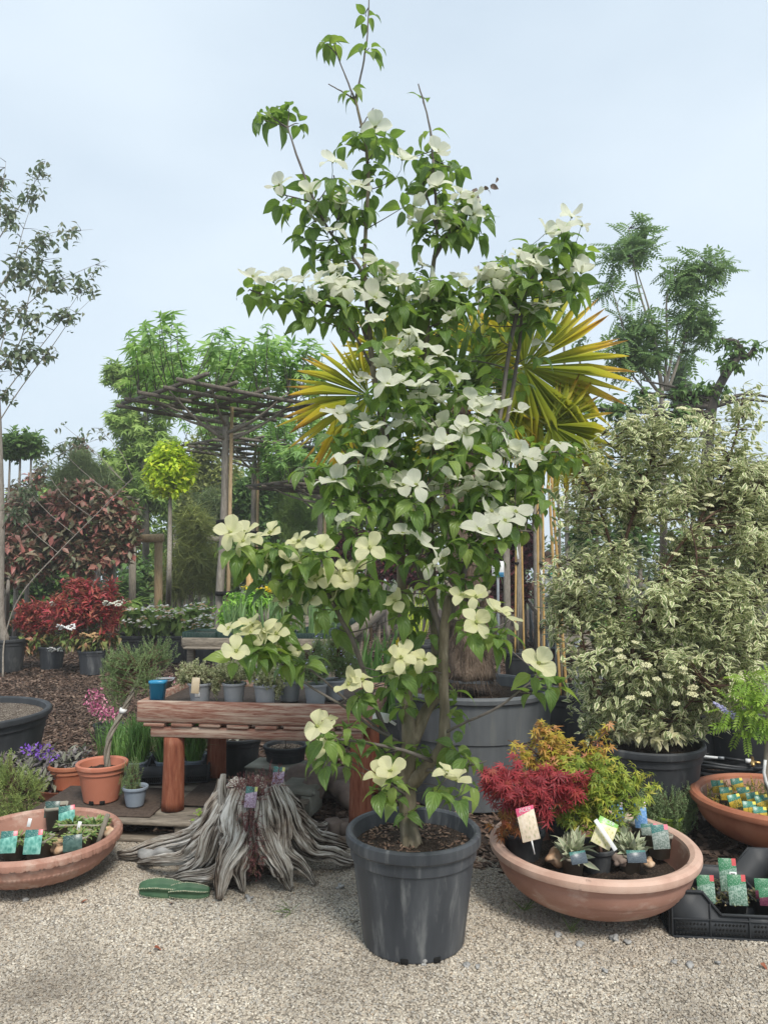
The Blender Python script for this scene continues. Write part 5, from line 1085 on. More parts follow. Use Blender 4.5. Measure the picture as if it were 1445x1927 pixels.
# ================================================================ houseleek bowl at left
M['leek'] = leafmat('houseleek leaf', [(0.10, 0.18, 0.05), (0.17, 0.26, 0.075), (0.20, 0.22, 0.075), (0.18, 0.09, 0.06)], [0, .5, .85, 1], trans=.15, rough=.5, under=0)
def rosette_tuft(name, label, c, r, n, mat, size, group=None, up=.5, ni=40, tm=None, cat='plant'):
    t = thing(name, label, cat, c, group); a = U(0, 2 * pi, n); q = np.sqrt(U(0, 1, n)) * r
    p = np.asarray(c) + np.stack([q * np.cos(a), q * np.sin(a), U(0, .02, n) * (1 - q / r)], 1)
    d = nz(np.stack([np.cos(a) * (q / r + .3), np.sin(a) * (q / r + .3), np.full(n, up)], 1) + R.normal(size=(n, 3)) * .35)
    leaves(t, tm or LT, mat, p, d, nz(A(0, 0, 1) + R.normal(size=(n, 3)) * .4), U(size[0], size[1], n), n_ind=ni); return t
def lz(u, v, z): return G(u, v, z)
LBP = [(20, 1622, 'far left'), (64, 1624, 'second from the left'), (98, 1566, 'tall one at the back'), (128, 1590, 'middle one'), (140, 1616, 'front right one'), (170, 1590, 'rightmost one')]
for k, (u, v, w) in enumerate(LBP):
    c = lz(u, v, .135) + A(0, .05, 0); hh = .10 if k != 2 else .125
    sqpot('taupe square pot in the ornamented bowl, ' + w, c, .105, hh, M['taupe'], U(-.2, .3))
    if k != 2: rosette_tuft('houseleek', 'green houseleek rosettes in the ornamented bowl, ' + w, c + A(0, 0, hh * .86), .062, 220, M['leek'], (.022, .040), ni=60)
for k, (u, v, mt, w, h, yaw, lab) in enumerate([(16, 1604, 'tag_teal', .075, .095, .1, 'teal houseleek label furthest left in the ornamented bowl'), (62, 1606, 'tag_teal', .08, .105, .0, 'bright teal houseleek label, second from the left in the ornamented bowl'), (99, 1537, 'tag_dark', .075, .08, .1, 'dark green label on the tall taupe pot at the back'), (128, 1554, 'tag_teal', .078, .10, .15, 'teal houseleek label with red corner in the middle of the ornamented bowl'), (139, 1600, 'tag_dark', .085, .07, .15, 'dark green label lying low at the front right of the ornamented bowl')]):
    card(lab, lz(u, v, .205) + A(0, -.012, 0), w, h, M[mt], yaw, .3, U(-.03, .1))
for k, (u, v, lab) in enumerate([(54, 1556, 'small white tag by the left houseleek pots'), (148, 1562, 'small white tag right of the middle teal label')]):
    card(lab, lz(u, v, .22), .018, .04, M['white'], .1, .2, -.15, stick=False, name='price_tag')
c = lz(186, 1580, .20); o = cbox(MB(), c + A(.02, 0, .05), (.022, .018, .15), roty(.32), .004).build('wood_shard', M['greypost'], loc=c); _tag(o, 'grey splinter of wood stuck upright in the ornamented bowl', 'wood')
for k, (u, v, r, lab) in enumerate([(104, 1592, .045, 'rough orange stone at the front of the ornamented bowl'), (206, 1566, .028, 'small pale orange stone at the right rim of the ornamented bowl'), (118, 1598, .03, 'orange stone beside the front dark label in the ornamented bowl')]):
    c = lz(u, v, .165 if k != 1 else .19); o = rock(MB(), c, r, 30 + k, .9).build('orange_stone', M['stone_warm'], loc=c); _tag(o, lab, 'stone')

# ================================================================ herbs at left
M['rosemary'] = leafmat('rosemary needles', [(0.095, 0.15, 0.055), (0.14, 0.20, 0.075), (0.19, 0.25, 0.10)], trans=.2, rough=.6, under=.25)
M['rosemary_lime'] = leafmat('pale rosemary needles', [(0.15, 0.21, 0.055), (0.22, 0.28, 0.075), (0.28, 0.34, 0.10)], trans=.25, rough=.6, under=.2)
M['lavender'] = leafmat('lavender leaf', [(0.12, 0.19, 0.075), (0.17, 0.24, 0.10), (0.23, 0.29, 0.14)], trans=.2, rough=.6, under=.2)
M['thyme'] = leafmat('variegated thyme', [(0.20, 0.23, 0.10), (0.32, 0.33, 0.17), (0.46, 0.45, 0.28)], trans=.2, rough=.6, under=.1)
M['chive'] = leafmat('chive blade', [(0.08, 0.175, 0.04), (0.12, 0.235, 0.055), (0.17, 0.29, 0.08)], trans=.25, rough=.45, under=.1)
M['sage'] = leafmat('purple sage leaf', [(0.09, 0.08, 0.085), (0.14, 0.12, 0.125), (0.16, 0.17, 0.12), (0.20, 0.175, 0.18)], trans=.12, rough=.75, under=.3)
M['violet'] = leafmat('violet petal', [(0.13, 0.05, 0.33), (0.22, 0.10, 0.46)], trans=.2, under=0)
M['lilac'] = leafmat('lilac petal', [(0.34, 0.33, 0.52), (0.46, 0.45, 0.62)], trans=.2, under=0)
M['pinkflower'] = leafmat('pink bell', [(0.30, 0.05, 0.14), (0.46, 0.14, 0.24), (0.60, 0.32, 0.36)], trans=.2, under=0)
SG = [sprig_t(26, .17, .030, .9), sprig_t(26, .15, .028, 1.3)]
SGL = [sprig_t(20, .16, .022, 1.6)]
SGT = [sprig_t(20, .15, .085, .5)]
def herb(name, label, foot, blobs, n, mat, size, tm=None, up=.8, group=None, cat='herb', stem=True, out=.6):
    t = thing(name, label, cat, foot, group); p, d, _ = cloud(blobs, n, .5)
    d = nz(d * out + A(0, 0, up) + R.normal(size=p.shape) * .3); s = U(size[0], size[1], n)
    leaves(t, tm or SG, M[mat], p - d * (s * .7)[:, None], d, nz(R.normal(size=p.shape)), s, n_ind=0, smooth=False)
    if stem:
        sk = smooth_path([np.asarray(foot), np.asarray(foot) + A(0, 0, .03), np.mean([b[0] for b in blobs], 0)], 4)
        twigs(t, p[::3], sk, M['redtwig'], .0035, .001, name='stems')
    return t
c = G(40, 1560) + A(0, .10, 0); herb('rosemary_bush', 'pale green rosemary bush behind the ornamented bowl', c, blobs_px([(30, 1485, 48, 45), (70, 1475, 22, 25), (10, 1455, 22, 40), (50, 1530, 40, 30), (15, 1530, 30, 30)], float(c[1]), .8), 520, 'rosemary_lime', (.07, .13))
# sage in its saucer
SGE = G(108, 1508, .02) + A(0, .20, 0)
pot('herb_pot', 'brown terracotta pot hidden under the purple sage', SGE + A(0, 0, .03), .135, .16, .10, M['terra_red'], lip=.01, lip_h=.03, n=48)
t = thing('saucer', 'wide orange saucer under the purple sage pot', 'saucer', SGE)
lathe(MB(), [(.001, .002), (.20, 0), (.235, .055), (.24, .062), (.228, .06), (.195, .012), (.001, .012)], SGE, 64).build('dish', M['terra_plastic'], t, smooth=True)
t = thing('sage_plant', 'purple grey leaved sage in the terracotta saucer pot', 'herb', SGE + A(0, 0, .16))
p, d, _ = cloud(blobs_px([(75, 1440, 62, 26), (110, 1450, 40, 30), (145, 1425, 30, 20), (105, 1480, 30, 14), (30, 1425, 30, 16)], float(SGE[1]), .8), 260, .45)
pos, X, Nn, sz = spray(p, nz(d * .6 + A(0, -.1, .7)), 5, .05, (.045, .085), .15, .3, .7)
leaves(t, [leaf_t(.33, 4, p_lance, dr, .4) for dr in (.2, .6, -.2)], M['sage'], pos, X, Nn, sz, n_ind=280)
fp, fd, _ = cloud(blobs_px([(70, 1412, 32, 11, -.1), (92, 1425, 20, 8, -.1)], float(SGE[1]), .5), 90)
leaves(t, [leaf_t(.7, 3, p_round, .6, .3)], M['violet'], fp, nz(fd + A(0, -.2, .5)), nz(R.normal(size=fp.shape)), U(.014, .024, 90), n_ind=0, rest='violet_flowers')
# orange pot with braided rosemary standard
OP = G(179, 1516, PZ + .01) + A(0, .10, 0)
pot('terracotta_pot', 'orange plastic terracotta pot with the leaning rosemary stem', OP, .138, .225, .10, M['terra_plastic'], lip=.012, lip_h=.03, depth=.05, n=64, holes=2)
f0 = OP + A(.03, 0, .18); RY = float(f0[1])
t = thing('rosemary_standard', 'leaning rosemary standard with plaited stem in the orange pot', 'herb', f0)
a1 = smooth_path([f0, P(205, 1395, RY), P(228, 1345, RY + .02), P(252, 1300, RY + .05), P(268, 1262, RY + .08)], 6); th = np.linspace(0, 11, len(a1))
for k in range(3):
    q = a1 + np.stack([np.cos(th + k * 2.1), np.sin(th + k * 2.1), 0 * th], 1) * .010; tube(MB(), q, np.linspace(.011, .006, len(q)), 7).build('stem', M['greypost'], t, smooth=True)
tube(MB(), [a1[13] - A(.004, 0, .012), a1[13] + A(.004, 0, .012)], .022, 10).build('tie', M['white'], t)
p, d, _ = cloud(blobs_px([(245, 1245, 46, 40), (295, 1230, 44, 36, .1), (225, 1290, 34, 38), (275, 1275, 30, 32, -.05), (215, 1260, 24, 36)], RY + .08, .9), 620, .5)
d = nz(d * .6 + A(.1, 0, .7) + R.normal(size=p.shape) * .35); s = U(.06, .12, 620); leaves(t, SG, M['rosemary'], p - d * (s * .7)[:, None], d, nz(R.normal(size=p.shape)), s, n_ind=0, smooth=False)
twigs(t, p[::3], a1[-8:], M['redtwig'], .004, .001)
RP = G(249, 1522, PZ + .01) + A(0, .05, 0)
pot('herb_pot', 'small blue grey pot of rosemary on the brown mat', RP, .068, .115, .05, M['bluegrey'], lip=.007, lip_h=.018, depth=.02, n=40, band=False)
herb('rosemary_plant', 'small upright rosemary in the blue grey pot', RP + A(0, 0, .09), blobs_px([(248, 1455, 19, 30), (246, 1475, 22, 16), (255, 1438, 12, 14)], float(RP[1]), .9), 130, 'rosemary', (.05, .09), up=1.6, out=.3)
# pink bells and chives
c = G(200, 1400) + A(0, .05, 0); pot('herb_pot', 'black pot of the pink flowering plant behind the chives', c, .12, .16, .10, M['black'], lip=.008, lip_h=.02, n=36)
t = herb('pink_flowers', 'plant with hanging pink bell flowers behind the chives', c + A(0, 0, .15), blobs_px([(200, 1365, 32, 22), (190, 1340, 20, 20)], float(c[1]), .7), 60, 'rosemary', (.06, .1), SGL, stem=False, cat='plant')
fp, fd, _ = cloud(blobs_px([(205, 1342, 26, 14, -.08), (178, 1315, 18, 26), (190, 1330, 26, 16), (320, 1285, 12, 16, .1)], float(c[1]), .6), 330)
leaves(t, [leaf_t(.55, 3, p_ellip, .7, .6)], M['pinkflower'], fp, nz(R.normal(size=fp.shape) * .5 + A(0, 0, -.8)), nz(R.normal(size=fp.shape)), U(.018, .034, 330), n_ind=0, rest='pink_bells')
def crate(name, label, c, w, d, h, rot, mat, notch=True, wall=.008, group=None, cells=(4, 3)):
    """stacking tray: ribbed walls with cut-down middles, lattice vents, gridded floor"""
    t = thing(name, label, 'crate', c, group); Rm = rotz(rot); c = np.asarray(c, float)
    def wallpart(nm, L_, org, ex, n_):
        poly = [(0, 0), (L_, 0), (L_, h), (L_ * .80, h), (L_ * .68, h * .52), (L_ * .32, h * .52), (L_ * .20, h), (0, h)] if notch else [(0, 0), (L_, 0), (L_, h), (0, h)]
        k = len(poly); V = [org + ex * x + A(0, 0, z) for x, z in poly] + [org + ex * x + A(0, 0, z) - n_ * wall for x, z in poly]
        f = [tuple(range(k)), tuple(range(2 * k - 1, k - 1, -1))] + [((i + 1) % k, i, i + k, (i + 1) % k + k) for i in range(k)]
        o = MB().add(np.array(V), f).build(nm, mat, t)
        def ln(x0, z0, x1, z1, q=.006): bar(MB(), org + ex * x0 + A(0, 0, z0) + n_ * .003, org + ex * x1 + A(0, 0, z1) + n_ * .003, q, q, .001, up=n_).build('rib', mat, o)
        for i in range(5): ln(L_ * i / 4 if 0 < i < 4 else (.004 if i == 0 else L_ - .004), .002, L_ * i / 4 if 0 < i < 4 else (.004 if i == 0 else L_ - .004), h * (.5 if notch and 1 < i < 3 else .74 if notch and i in (1, 3) else .98))
        ln(.006, h * .40, L_ - .006, h * .40); ln(.006, .004, L_ - .006, .004, .008)
        if notch:
            ln(0, h - .003, L_ * .20, h - .003, .009); ln(L_ * .80, h - .003, L_, h - .003, .009); ln(L_ * .32, h * .52, L_ * .68, h * .52, .009); ln(L_ * .20, h, L_ * .32, h * .52, .009); ln(L_ * .68, h * .52, L_ * .80, h, .009)
        mb = MB()
        for i in range(4):
            x0, x1 = L_ * i / 4 + .014, L_ * (i + 1) / 4 - .014
            for j in range(9):
                xx = x0 + (x1 - x0) * (j + .5) / 9
                for zz in (.10, .20, .30): cbox(mb, org + ex * (xx + (.003 if zz == .2 else 0)) + A(0, 0, h * zz) + n_ * .0005, (.0075, .003, .010), np.stack([ex, n_, A(0, 0, 1)], 1) @ roty(.6), .0003)
        mb.build('vent_holes', M['hole'], o, kind='stuff')
    ex, ey = Rm @ A(1, 0, 0), Rm @ A(0, 1, 0)
    wallpart('front_wall', w, c - ex * w / 2 - ey * d / 2, ex, -ey); wallpart('back_wall', w, c + ex * w / 2 + ey * d / 2, -ex, ey)
    wallpart('side_wall', d - .02, c - ex * w / 2 + ey * (d / 2 - .01), -ey, -ex); wallpart('side_wall', d - .02, c + ex * w / 2 - ey * (d / 2 - .01), ey, ex)
    mb = MB()
    for i in range(1, cells[0]): bar(mb, c + ex * (w * (i / cells[0] - .5)) - ey * (d / 2 - .012) + A(0, 0, .03), c + ex * (w * (i / cells[0] - .5)) + ey * (d / 2 - .012) + A(0, 0, .03), .010, .05, .001)
    mb.build('floor_bars', mat, t)
    mb = MB()
    for i in range(1, cells[1]): bar(mb, c - ex * (w / 2 - .012) + ey * (d * (i / cells[1] - .5)) + A(0, 0, .03), c + ex * (w / 2 - .012) + ey * (d * (i / cells[1] - .5)) + A(0, 0, .03), .010, .052, .001)
    mb.build('floor_bars', mat, t)
    cbox(MB(), c + A(0, 0, .006), (w - .02, d - .02, .006), Rm, .001).build('floor', M['hole'], t)
    return t
CH = G(292, 1476, PZ + .01) + A(.02, .20, 0)
crate('herb_tray', 'black plastic tray of chive pots behind the left table leg', CH, .58, .38, .11, .12, M['black'], notch=False)
CHV = [leaf_t(.022, 5, lambda t: np.where(t < .6, 1, np.clip((1 - t) / .4, 0, 1)), dr, .2) for dr in (.15, .5, 1.0)]
for k in range(6):
    x, y = -.18 + (k % 3) * .18, -.08 + (k // 3) * .16; c = CH + rotz(.12) @ A(x, y, .012)
    w = ['front left', 'front middle', 'front right', 'back left', 'back middle', 'back right'][k]
    pot('herb_pot', 'blue grey pot of chives in the tray, ' + w, c, .062, .11, .047, M['bluegrey'], lip=.005, lip_h=.014, depth=.015, n=28, band=False)
    t = thing('chives', 'tuft of green chives in the tray, ' + w, 'herb', c + A(0, 0, .095)); n = 190
    a = U(0, 2 * pi, n); q = np.sqrt(U(0, 1, n)); p = c + np.stack([.05 * q * np.cos(a), .05 * q * np.sin(a), np.full(n, .093)], 1)
    d = nz(np.stack([np.cos(a) * q * .45, np.sin(a) * q * .45, np.ones(n)], 1) + R.normal(size=(n, 3)) * .13); leaves(t, CHV, M['chive'], p, d, nz(np.stack([np.cos(a), np.sin(a), np.full(n, .4)], 1)), U(.20, .33, n), n_ind=20, name='blade')
c = G(215, 1440) + A(0, .05, 0)
t = thing('chives', 'loose clump of chives on the ground left of the tray', 'herb', c); n = 330; a = U(0, 2 * pi, n); q = np.sqrt(U(0, 1, n)); p = c + np.stack([.13 * q * np.cos(a), .10 * q * np.sin(a), 0 * a], 1)
leaves(t, CHV, M['chive'], p, nz(np.stack([np.cos(a) * q * .4, np.sin(a) * q * .4, np.ones(n)], 1) + R.normal(size=(n, 3)) * .12), nz(np.stack([np.cos(a), np.sin(a), np.full(n, .4)], 1)), U(.22, .36, n), n_ind=20, name='blade')

# ================================================================ on the table
TP = [(377, 1288, 'thyme', 'leftmost on the table, with a small white sticker'), (441, 1288, 'thyme', 'second from the left on the table'), (500, 1291, 'thyme', 'third from the left on the table'), (546, 1284, 'lavender', 'behind, between the third and the fifth on the table'), (594, 1290, 'lavender', 'second from the right on the table'), (628, 1282, 'rosemary', 'rightmost on the table')]
for k, (u, v, kind, w) in enumerate(TP):
    c = G(u, v - 3, .835) * A(1, 1, 0) + A(0, 0, .713); r = .066 if k < 5 else .072; h = .125
    t = pot('herb_pot', 'grey plastic herb pot, ' + w, c, r, h, r * .78, M['grey'], lip=.006, lip_h=.016, depth=.018, n=36, band=False)
    if k == 0: cbox(MB(), c + A(0, -r * .94, .065), (.028, .002, .026), rotx(.12), .0004).build('sticker', M['white'], t)
    Yc = float(c[1])
    bl = [[(365, 1262, 30, 18), (395, 1268, 24, 16), (345, 1270, 14, 16), (408, 1290, 10, 16)], [(440, 1262, 32, 20), (420, 1262, 20, 18)], [(500, 1270, 36, 20), (520, 1290, 18, 12)], [(546, 1258, 30, 24), (560, 1225, 10, 16)], [(590, 1256, 34, 28), (600, 1215, 12, 20), (565, 1240, 14, 20)], [(635, 1240, 36, 34), (660, 1255, 22, 22), (625, 1210, 14, 22)]][k]
    t = herb('herb_plant', ['cream variegated thyme spilling over the leftmost table pot', 'cream variegated thyme in the second table pot', 'pale thyme in the third table pot under the dogwood flowers', 'grey green herb in the small pot behind on the table', 'grey green herb with lilac blossom in the second pot from the right', 'green rosemary in the rightmost table pot'][k], c + A(0, 0, .095), blobs_px(bl, Yc, .9), [380, 300, 320, 240, 380, 420][k], kind, (.05, .095), SGT if kind == 'thyme' else SG)
    if kind != 'thyme' or k == 2:
        fp, fd, _ = cloud(blobs_px(bl, Yc - .02, .9), 60, .2); leaves(t, [leaf_t(.7, 3, p_round, .5, .3)], M['lilac'], fp, nz(R.normal(size=fp.shape)), nz(A(0, -.5, .5) + R.normal(size=fp.shape) * .4), U(.008, .014, 60), n_ind=0, rest='lilac_blossom')
t = card('beige herb label with a red dot in the leftmost table pot', P(367, 1305, 4.35), .046, .09, M['tag_beige'], .05, .1, -.05)
M['reddot'] = surf('red print', [(0.40, 0.03, 0.04), (0.46, 0.04, 0.05)], 5, .4, 0)
q = P(367, 1305, 4.35) + A(.002, .004, .064); tube(MB(), [q + A(0, .008, 0), q + A(0, .003, 0)], .013, 20).build('red_dot', M['reddot'], t)
for k, (u, v, roll, lab) in enumerate([(525, 1308, .55, 'long white strip tag by the third table pot'), (583, 1306, .25, 'narrow white strip tag by the second pot from the right')]):
    card(lab, G(u, v, .75) + A(0, -.05, 0), .018, .10, M['white'], 0, .1, roll, stick=False, name='price_strip')
M['bluesleeve'] = tagmat('blue printed sleeve', (0.01, 0.10, 0.22), [(0.01, 0.13, 0.28), (0.03, 0.24, 0.44), (0.09, 0.36, 0.56)], None, 6, .8)
c = tw(.085, .09, .713); sqpot('bright blue printed square pot at the left corner of the table', c + A(0, 0, .0), .092, .135, M['bluesleeve'], .1, tilt=rotx(-.1))
c = G(305, 1282, .765) * A(1, 1, 0) + A(0, 0, .704); sqpot('low grey tray pot behind the blue pot on the table', c + A(0, .05, 0), .12, .07, M['grey'], .1)
# hanging white tag and white strips near the trunk
for k, (u, v, w, h, roll, lab) in enumerate([(715, 1358, .07, .04, -.2, 'crumpled white tag tied to the lower dogwood branches'), (745, 1364, .012, .12, 1.0, 'narrow white strip tag hanging near the dogwood trunk')]):
    card(lab, P(u, v, DY + .12), w, h, M['white'], 0, .1, roll, stick=False, name='hang_tag')
# ================================================================ under the table
for k, (u, v, rt, lab) in enumerate([(443, 1466, .155, 'black pot under the table with a small white flowered seedling'), (532, 1482, .145, 'black pot under the table with bare soil and one stick')]):
    c = G(u, v, 0) + A(0, .14, 0); pot('plant_pot', lab, c, rt, .27 if k == 0 else .26, rt * .8, M['black'], lip=.012, lip_h=.03, depth=.03, n=48, soilmat=M['soil'] if k == 0 else M['soil_pale'])
    top = c + A(0, 0, .24)
    if k == 0:
        t = thing('seedling', 'small seedling with a white and purple flower in the pot under the table', 'plant', top); n = 16; d = nz(R.normal(size=(n, 3)) + A(0, 0, .7))
        leaves(t, [leaf_t(.6, 4, p_round, .4, .3)], M['bract_w'], top + d * .03 + A(.0, -.03, .02), d, nz(R.normal(size=(n, 3))), U(.03, .05, n), n_ind=n, name='petal')
    else:
        o = tube(MB(), [top - A(0, 0, .02), top + A(.0, 0, .14)], .004, 6).build('stick', M['darktwig'], loc=top); _tag(o, 'thin bare stick standing in the right pot under the table', 'stick')
BA = -.25
t = thing('junction_box', 'flat grey box lying behind the stump, the upper of two', 'box', G(510, 1500, 0) + A(0, .25, 0)); c = WO[t.name]
cbox(MB(), c + A(0, 0, .065), (.36, .25, .13), rotz(BA), .01).build('body', M['concrete'], t); cbox(MB(), c + A(0, 0, .141), (.37, .26, .02), rotz(BA), .006).build('lid', M['concrete'], t)
t = thing('junction_box', 'grey box with a latch standing right of the stump, the lower of two', 'box', G(562, 1540, 0) + A(0, .12, 0)); c = WO[t.name]
cbox(MB(), c + A(0, 0, .065), (.21, .22, .13), rotz(BA), .01).build('body', M['concrete'], t); cbox(MB(), c + A(0, 0, .152), (.22, .23, .042), rotz(BA), .008).build('lid', M['concrete'], t)
tube(MB(), [c + A(.09, -.13, .15), c + A(.09, -.09, .15)], .016, 14).build('latch', M['concrete'], t)
for k, (u, v, r, z, lab) in enumerate([(308, 1604, .085, .05, 'rounded grey stone tucked under the left roots of the stump'), (600, 1478, .20, .12, 'large dark flat stone under the right side of the table'), (640, 1500, .12, .07, 'dark rock behind the right front table leg')]):
    c = G(u, v, z) + A(0, .06 if k else .0, 0); o = rock(MB(), c, r, 50 + k, .6, 14).build('rock', M['stone'] if k == 0 else M['brick'], loc=c, smooth=True); _tag(o, lab, 'rock')
# stonecrop growing in the stump and its labels
M['sedum_red'] = leafmat('red stonecrop', [(0.085, 0.025, 0.03), (0.14, 0.05, 0.05), (0.20, 0.10, 0.085), (0.10, 0.09, 0.04)], [0, .45, .85, 1], trans=.1, rough=.6, under=0)
t = thing('red_stonecrop', 'dark red stonecrop growing out of the top and front of the stump', 'plant', SC + A(0, 0, .36))
SK = [sprig_t(16, .12, .085, .7)]
p, d, _ = cloud([(SC + A(0, 0, .40), A(.13, .12, .05)), (P(505, 1468, 3.72), A(.08, .08, .04)), (P(478, 1500, 3.66), A(.07, .03, .05))], 260, .6); d = nz(d * .5 + A(0, -.2, .6) + R.normal(size=p.shape) * .3)
p2, d2, _ = cloud([(P(470, 1545, 3.60), A(.055, .03, .07)), (P(474, 1590, 3.57), A(.05, .03, .07)), (P(484, 1620, 3.56), A(.035, .03, .05))], 170, .6); d2 = nz(d2 * .4 + A(0, -.5, -.5) + R.normal(size=p2.shape) * .4)
p, d = np.concatenate([p, p2]), np.concatenate([d, d2]); s = U(.03, .065, len(p)); leaves(t, SK, M['sedum_red'], p, d, nz(R.normal(size=p.shape)), s, n_ind=0, smooth=False)
card('lilac flower label with teal top leaning against the stump front', P(470, 1520, 3.63), .055, .095, M['tag_lilac'], .1, .2, -.1)
card('lilac flower label with teal top standing behind the stump top', P(522, 1478, 3.80), .058, .09, M['tag_lilac'], -.1, .1, -.1)
M['ivy'] = leafmat('pale weed leaf', [(0.16, 0.24, 0.04), (0.24, 0.32, 0.06)], trans=.3)
c = P(385, 1530, 3.90); t = thing('creeping_weed', 'small yellow green weed creeping over the left of the stump', 'plant', c); n = 26
p = c + np.stack([U(-.05, .07, n), U(-.03, .03, n), U(-.03, .03, n)], 1); leaves(t, [leaf_t(.7, 3, p_ovate, .3, .2)], M['ivy'], p, nz(R.normal(size=(n, 3)) + A(0, -.5, 0)), nz(R.normal(size=(n, 3)) * .4 + A(0, -.6, .7)), U(.015, .028, n), n_ind=n)
M['weed'] = leafmat('grass blade', [(0.07, 0.13, 0.03), (0.14, 0.20, 0.05)], trans=.3)
for k, (u, v, n, lab) in enumerate([(702, 1782, 14, 'tiny grass tuft at the left foot of the black pot'), (1078, 1752, 18, 'grass tuft under the front of the wide maple bowl'), (985, 1712, 16, 'grass tuft left of the foot of the wide maple bowl'), (545, 1716, 10, 'tiny weed on the gravel below the stump')]):
    c = G(u, v, .005); t = thing('grass_tuft', lab, 'grass', c); d = nz(R.normal(size=(n, 3)) * A(.6, .6, .1) + A(0, 0, .8)); leaves(t, CHV, M['weed'], c + R.normal(size=(n, 3)) * A(.012, .008, 0), d, nz(R.normal(size=(n, 3))), U(.03, .085, n), wid=np.full(n, 2.2), n_ind=n, name='blade')

# ================================================================ right hand group
c = G(1262, 1578, 0) + A(0, .03, 0)
M['limepot'] = surf('lime green pot', [(0.20, 0.30, 0.03), (0.25, 0.36, 0.04)], 8, .4, 0)
pot('herb_pot', 'small lime green pot behind the right rim of the maple bowl', c, .075, .12, .056, M['limepot'], lip=.006, lip_h=.016, depth=.015, n=36, band=False)
herb('lavender_plant', 'green lavender in the lime pot between the two right bowls', c + A(0, 0, .1), blobs_px([(1250, 1515, 46, 34), (1265, 1545, 40, 24), (1290, 1515, 24, 36), (1225, 1500, 24, 26)], float(c[1]), .9), 640, 'lavender', (.07, .13), SG, up=1.3, out=.5)
# stonecrop in the red brown bowl
M['stonecrop'] = leafmat('stonecrop', [(0.09, 0.125, 0.04), (0.15, 0.165, 0.05), (0.25, 0.20, 0.045), (0.44, 0.30, 0.03)], [0, .5, .85, 1], trans=.15, rough=.6, under=0)
t = thing('yellow_stonecrop', 'low yellow green stonecrop filling the red brown bowl', 'plant', RB_C + A(0, 0, .19)); n = 900
a = U(0, 2 * pi, n); q = np.sqrt(U(0, 1, n)) * .36; p = RB_C + np.stack([q * np.cos(a), q * np.sin(a), .205 + .03 * np.sin(q * 30) * .3 + U(0, .03, n)], 1)
leaves(t, SK, M['stonecrop'], p, nz(R.normal(size=p.shape) * .6 + A(0, -.1, .8)), nz(R.normal(size=p.shape)), U(.035, .065, n), n_ind=0, smooth=False)
SCL = [(1352, 1492, 'furthest left'), (1368, 1506, 'second from the left'), (1390, 1488, 'in the back row, second from the left'), (1386, 1520, 'in the middle of the front row'), (1402, 1506, 'in the very middle'), (1420, 1516, 'right of the middle'), (1412, 1534, 'in the front row'), (1432, 1545, 'lowest and nearest the right edge'), (1438, 1522, 'furthest right')]
for k, (u, v, w) in enumerate(SCL): card('green yellow stonecrop label ' + w + ', red brown bowl', G(u, v, .225), .075, .068, M['tag_stone'], .15, .35, U(-.1, .15), stick=False)
# black crate at the front right
CR = A(1.52, 3.40, 0); CRT = -.10
crate('plant_crate', 'black plastic crate with cut down sides at the lower right', CR, .62, .50, .19, CRT, M['black'], cells=(4, 3))
def cw(x, y, z): return CR + rotz(CRT) @ A(x, y, z)
M['tinyleaf'] = leafmat('tiny trailing leaf', [(0.10, 0.10, 0.045), (0.17, 0.16, 0.06), (0.20, 0.13, 0.07)], trans=.2)
for k, (x, y, w) in enumerate([(-.14, -.10, 'left'), (-.015, -.10, 'front middle'), (-.005, .03, 'back middle'), (.12, -.06, 'right')]):
    c = cw(x, y, .012); sqpot('black square pot in the black crate, ' + w, c, .10, .095, M['black'], CRT)
    rosette_tuft('trailing_plant', 'small olive trailing plant in the black crate, ' + w, c + A(0, 0, .085), .062, 130, M['tinyleaf'], (.012, .022), ni=30, up=.9, tm=[leaf_t(.6, 3, p_ovate, .3, .2)])
for x, y, mt, w, h, lab in [(-.135, -.155, 'tag_green', .072, .11, 'green white flowered label at the left inside the black crate'), (-.01, -.165, 'tag_green', .075, .12, 'green white flowered label at the front middle of the black crate'), (.0, -.03, 'tag_green', .075, .135, 'green label with white barcode at the back middle of the black crate'), (.125, -.10, 'tag_purple', .082, .085, 'green and purple label at the right of the crate, the upper of two'), (.12, -.155, 'tag_purple', .082, .07, 'green and purple label at the right of the crate, the lower of two')]:
    t = card(lab, cw(x, y, .10), w, h, M[mt], CRT, .22, 0)
    if 'barcode' in lab:
        q = cw(x + .018, y, .075) + A(0, .0, .06); q = q + A(-.002, .008, .012)
        cbox(MB(), q + A(0, -.012, 0), (.030, .0012, .075), rotz(CRT) @ rotx(-.22), .0003).build('barcode_sticker', M['white'], t)
        mb = MB()
        for j in range(12): cbox(mb, q + rotz(CRT) @ rotx(-.22) @ A(0, -.0135, -.030 + j * .0052), (.018, .0006, .0018 + .001 * (j % 3)), rotz(CRT) @ rotx(-.22), .0001)
        mb.build('barcode', M['hole'], t)
    else:
        q = cw(x, y, .075)
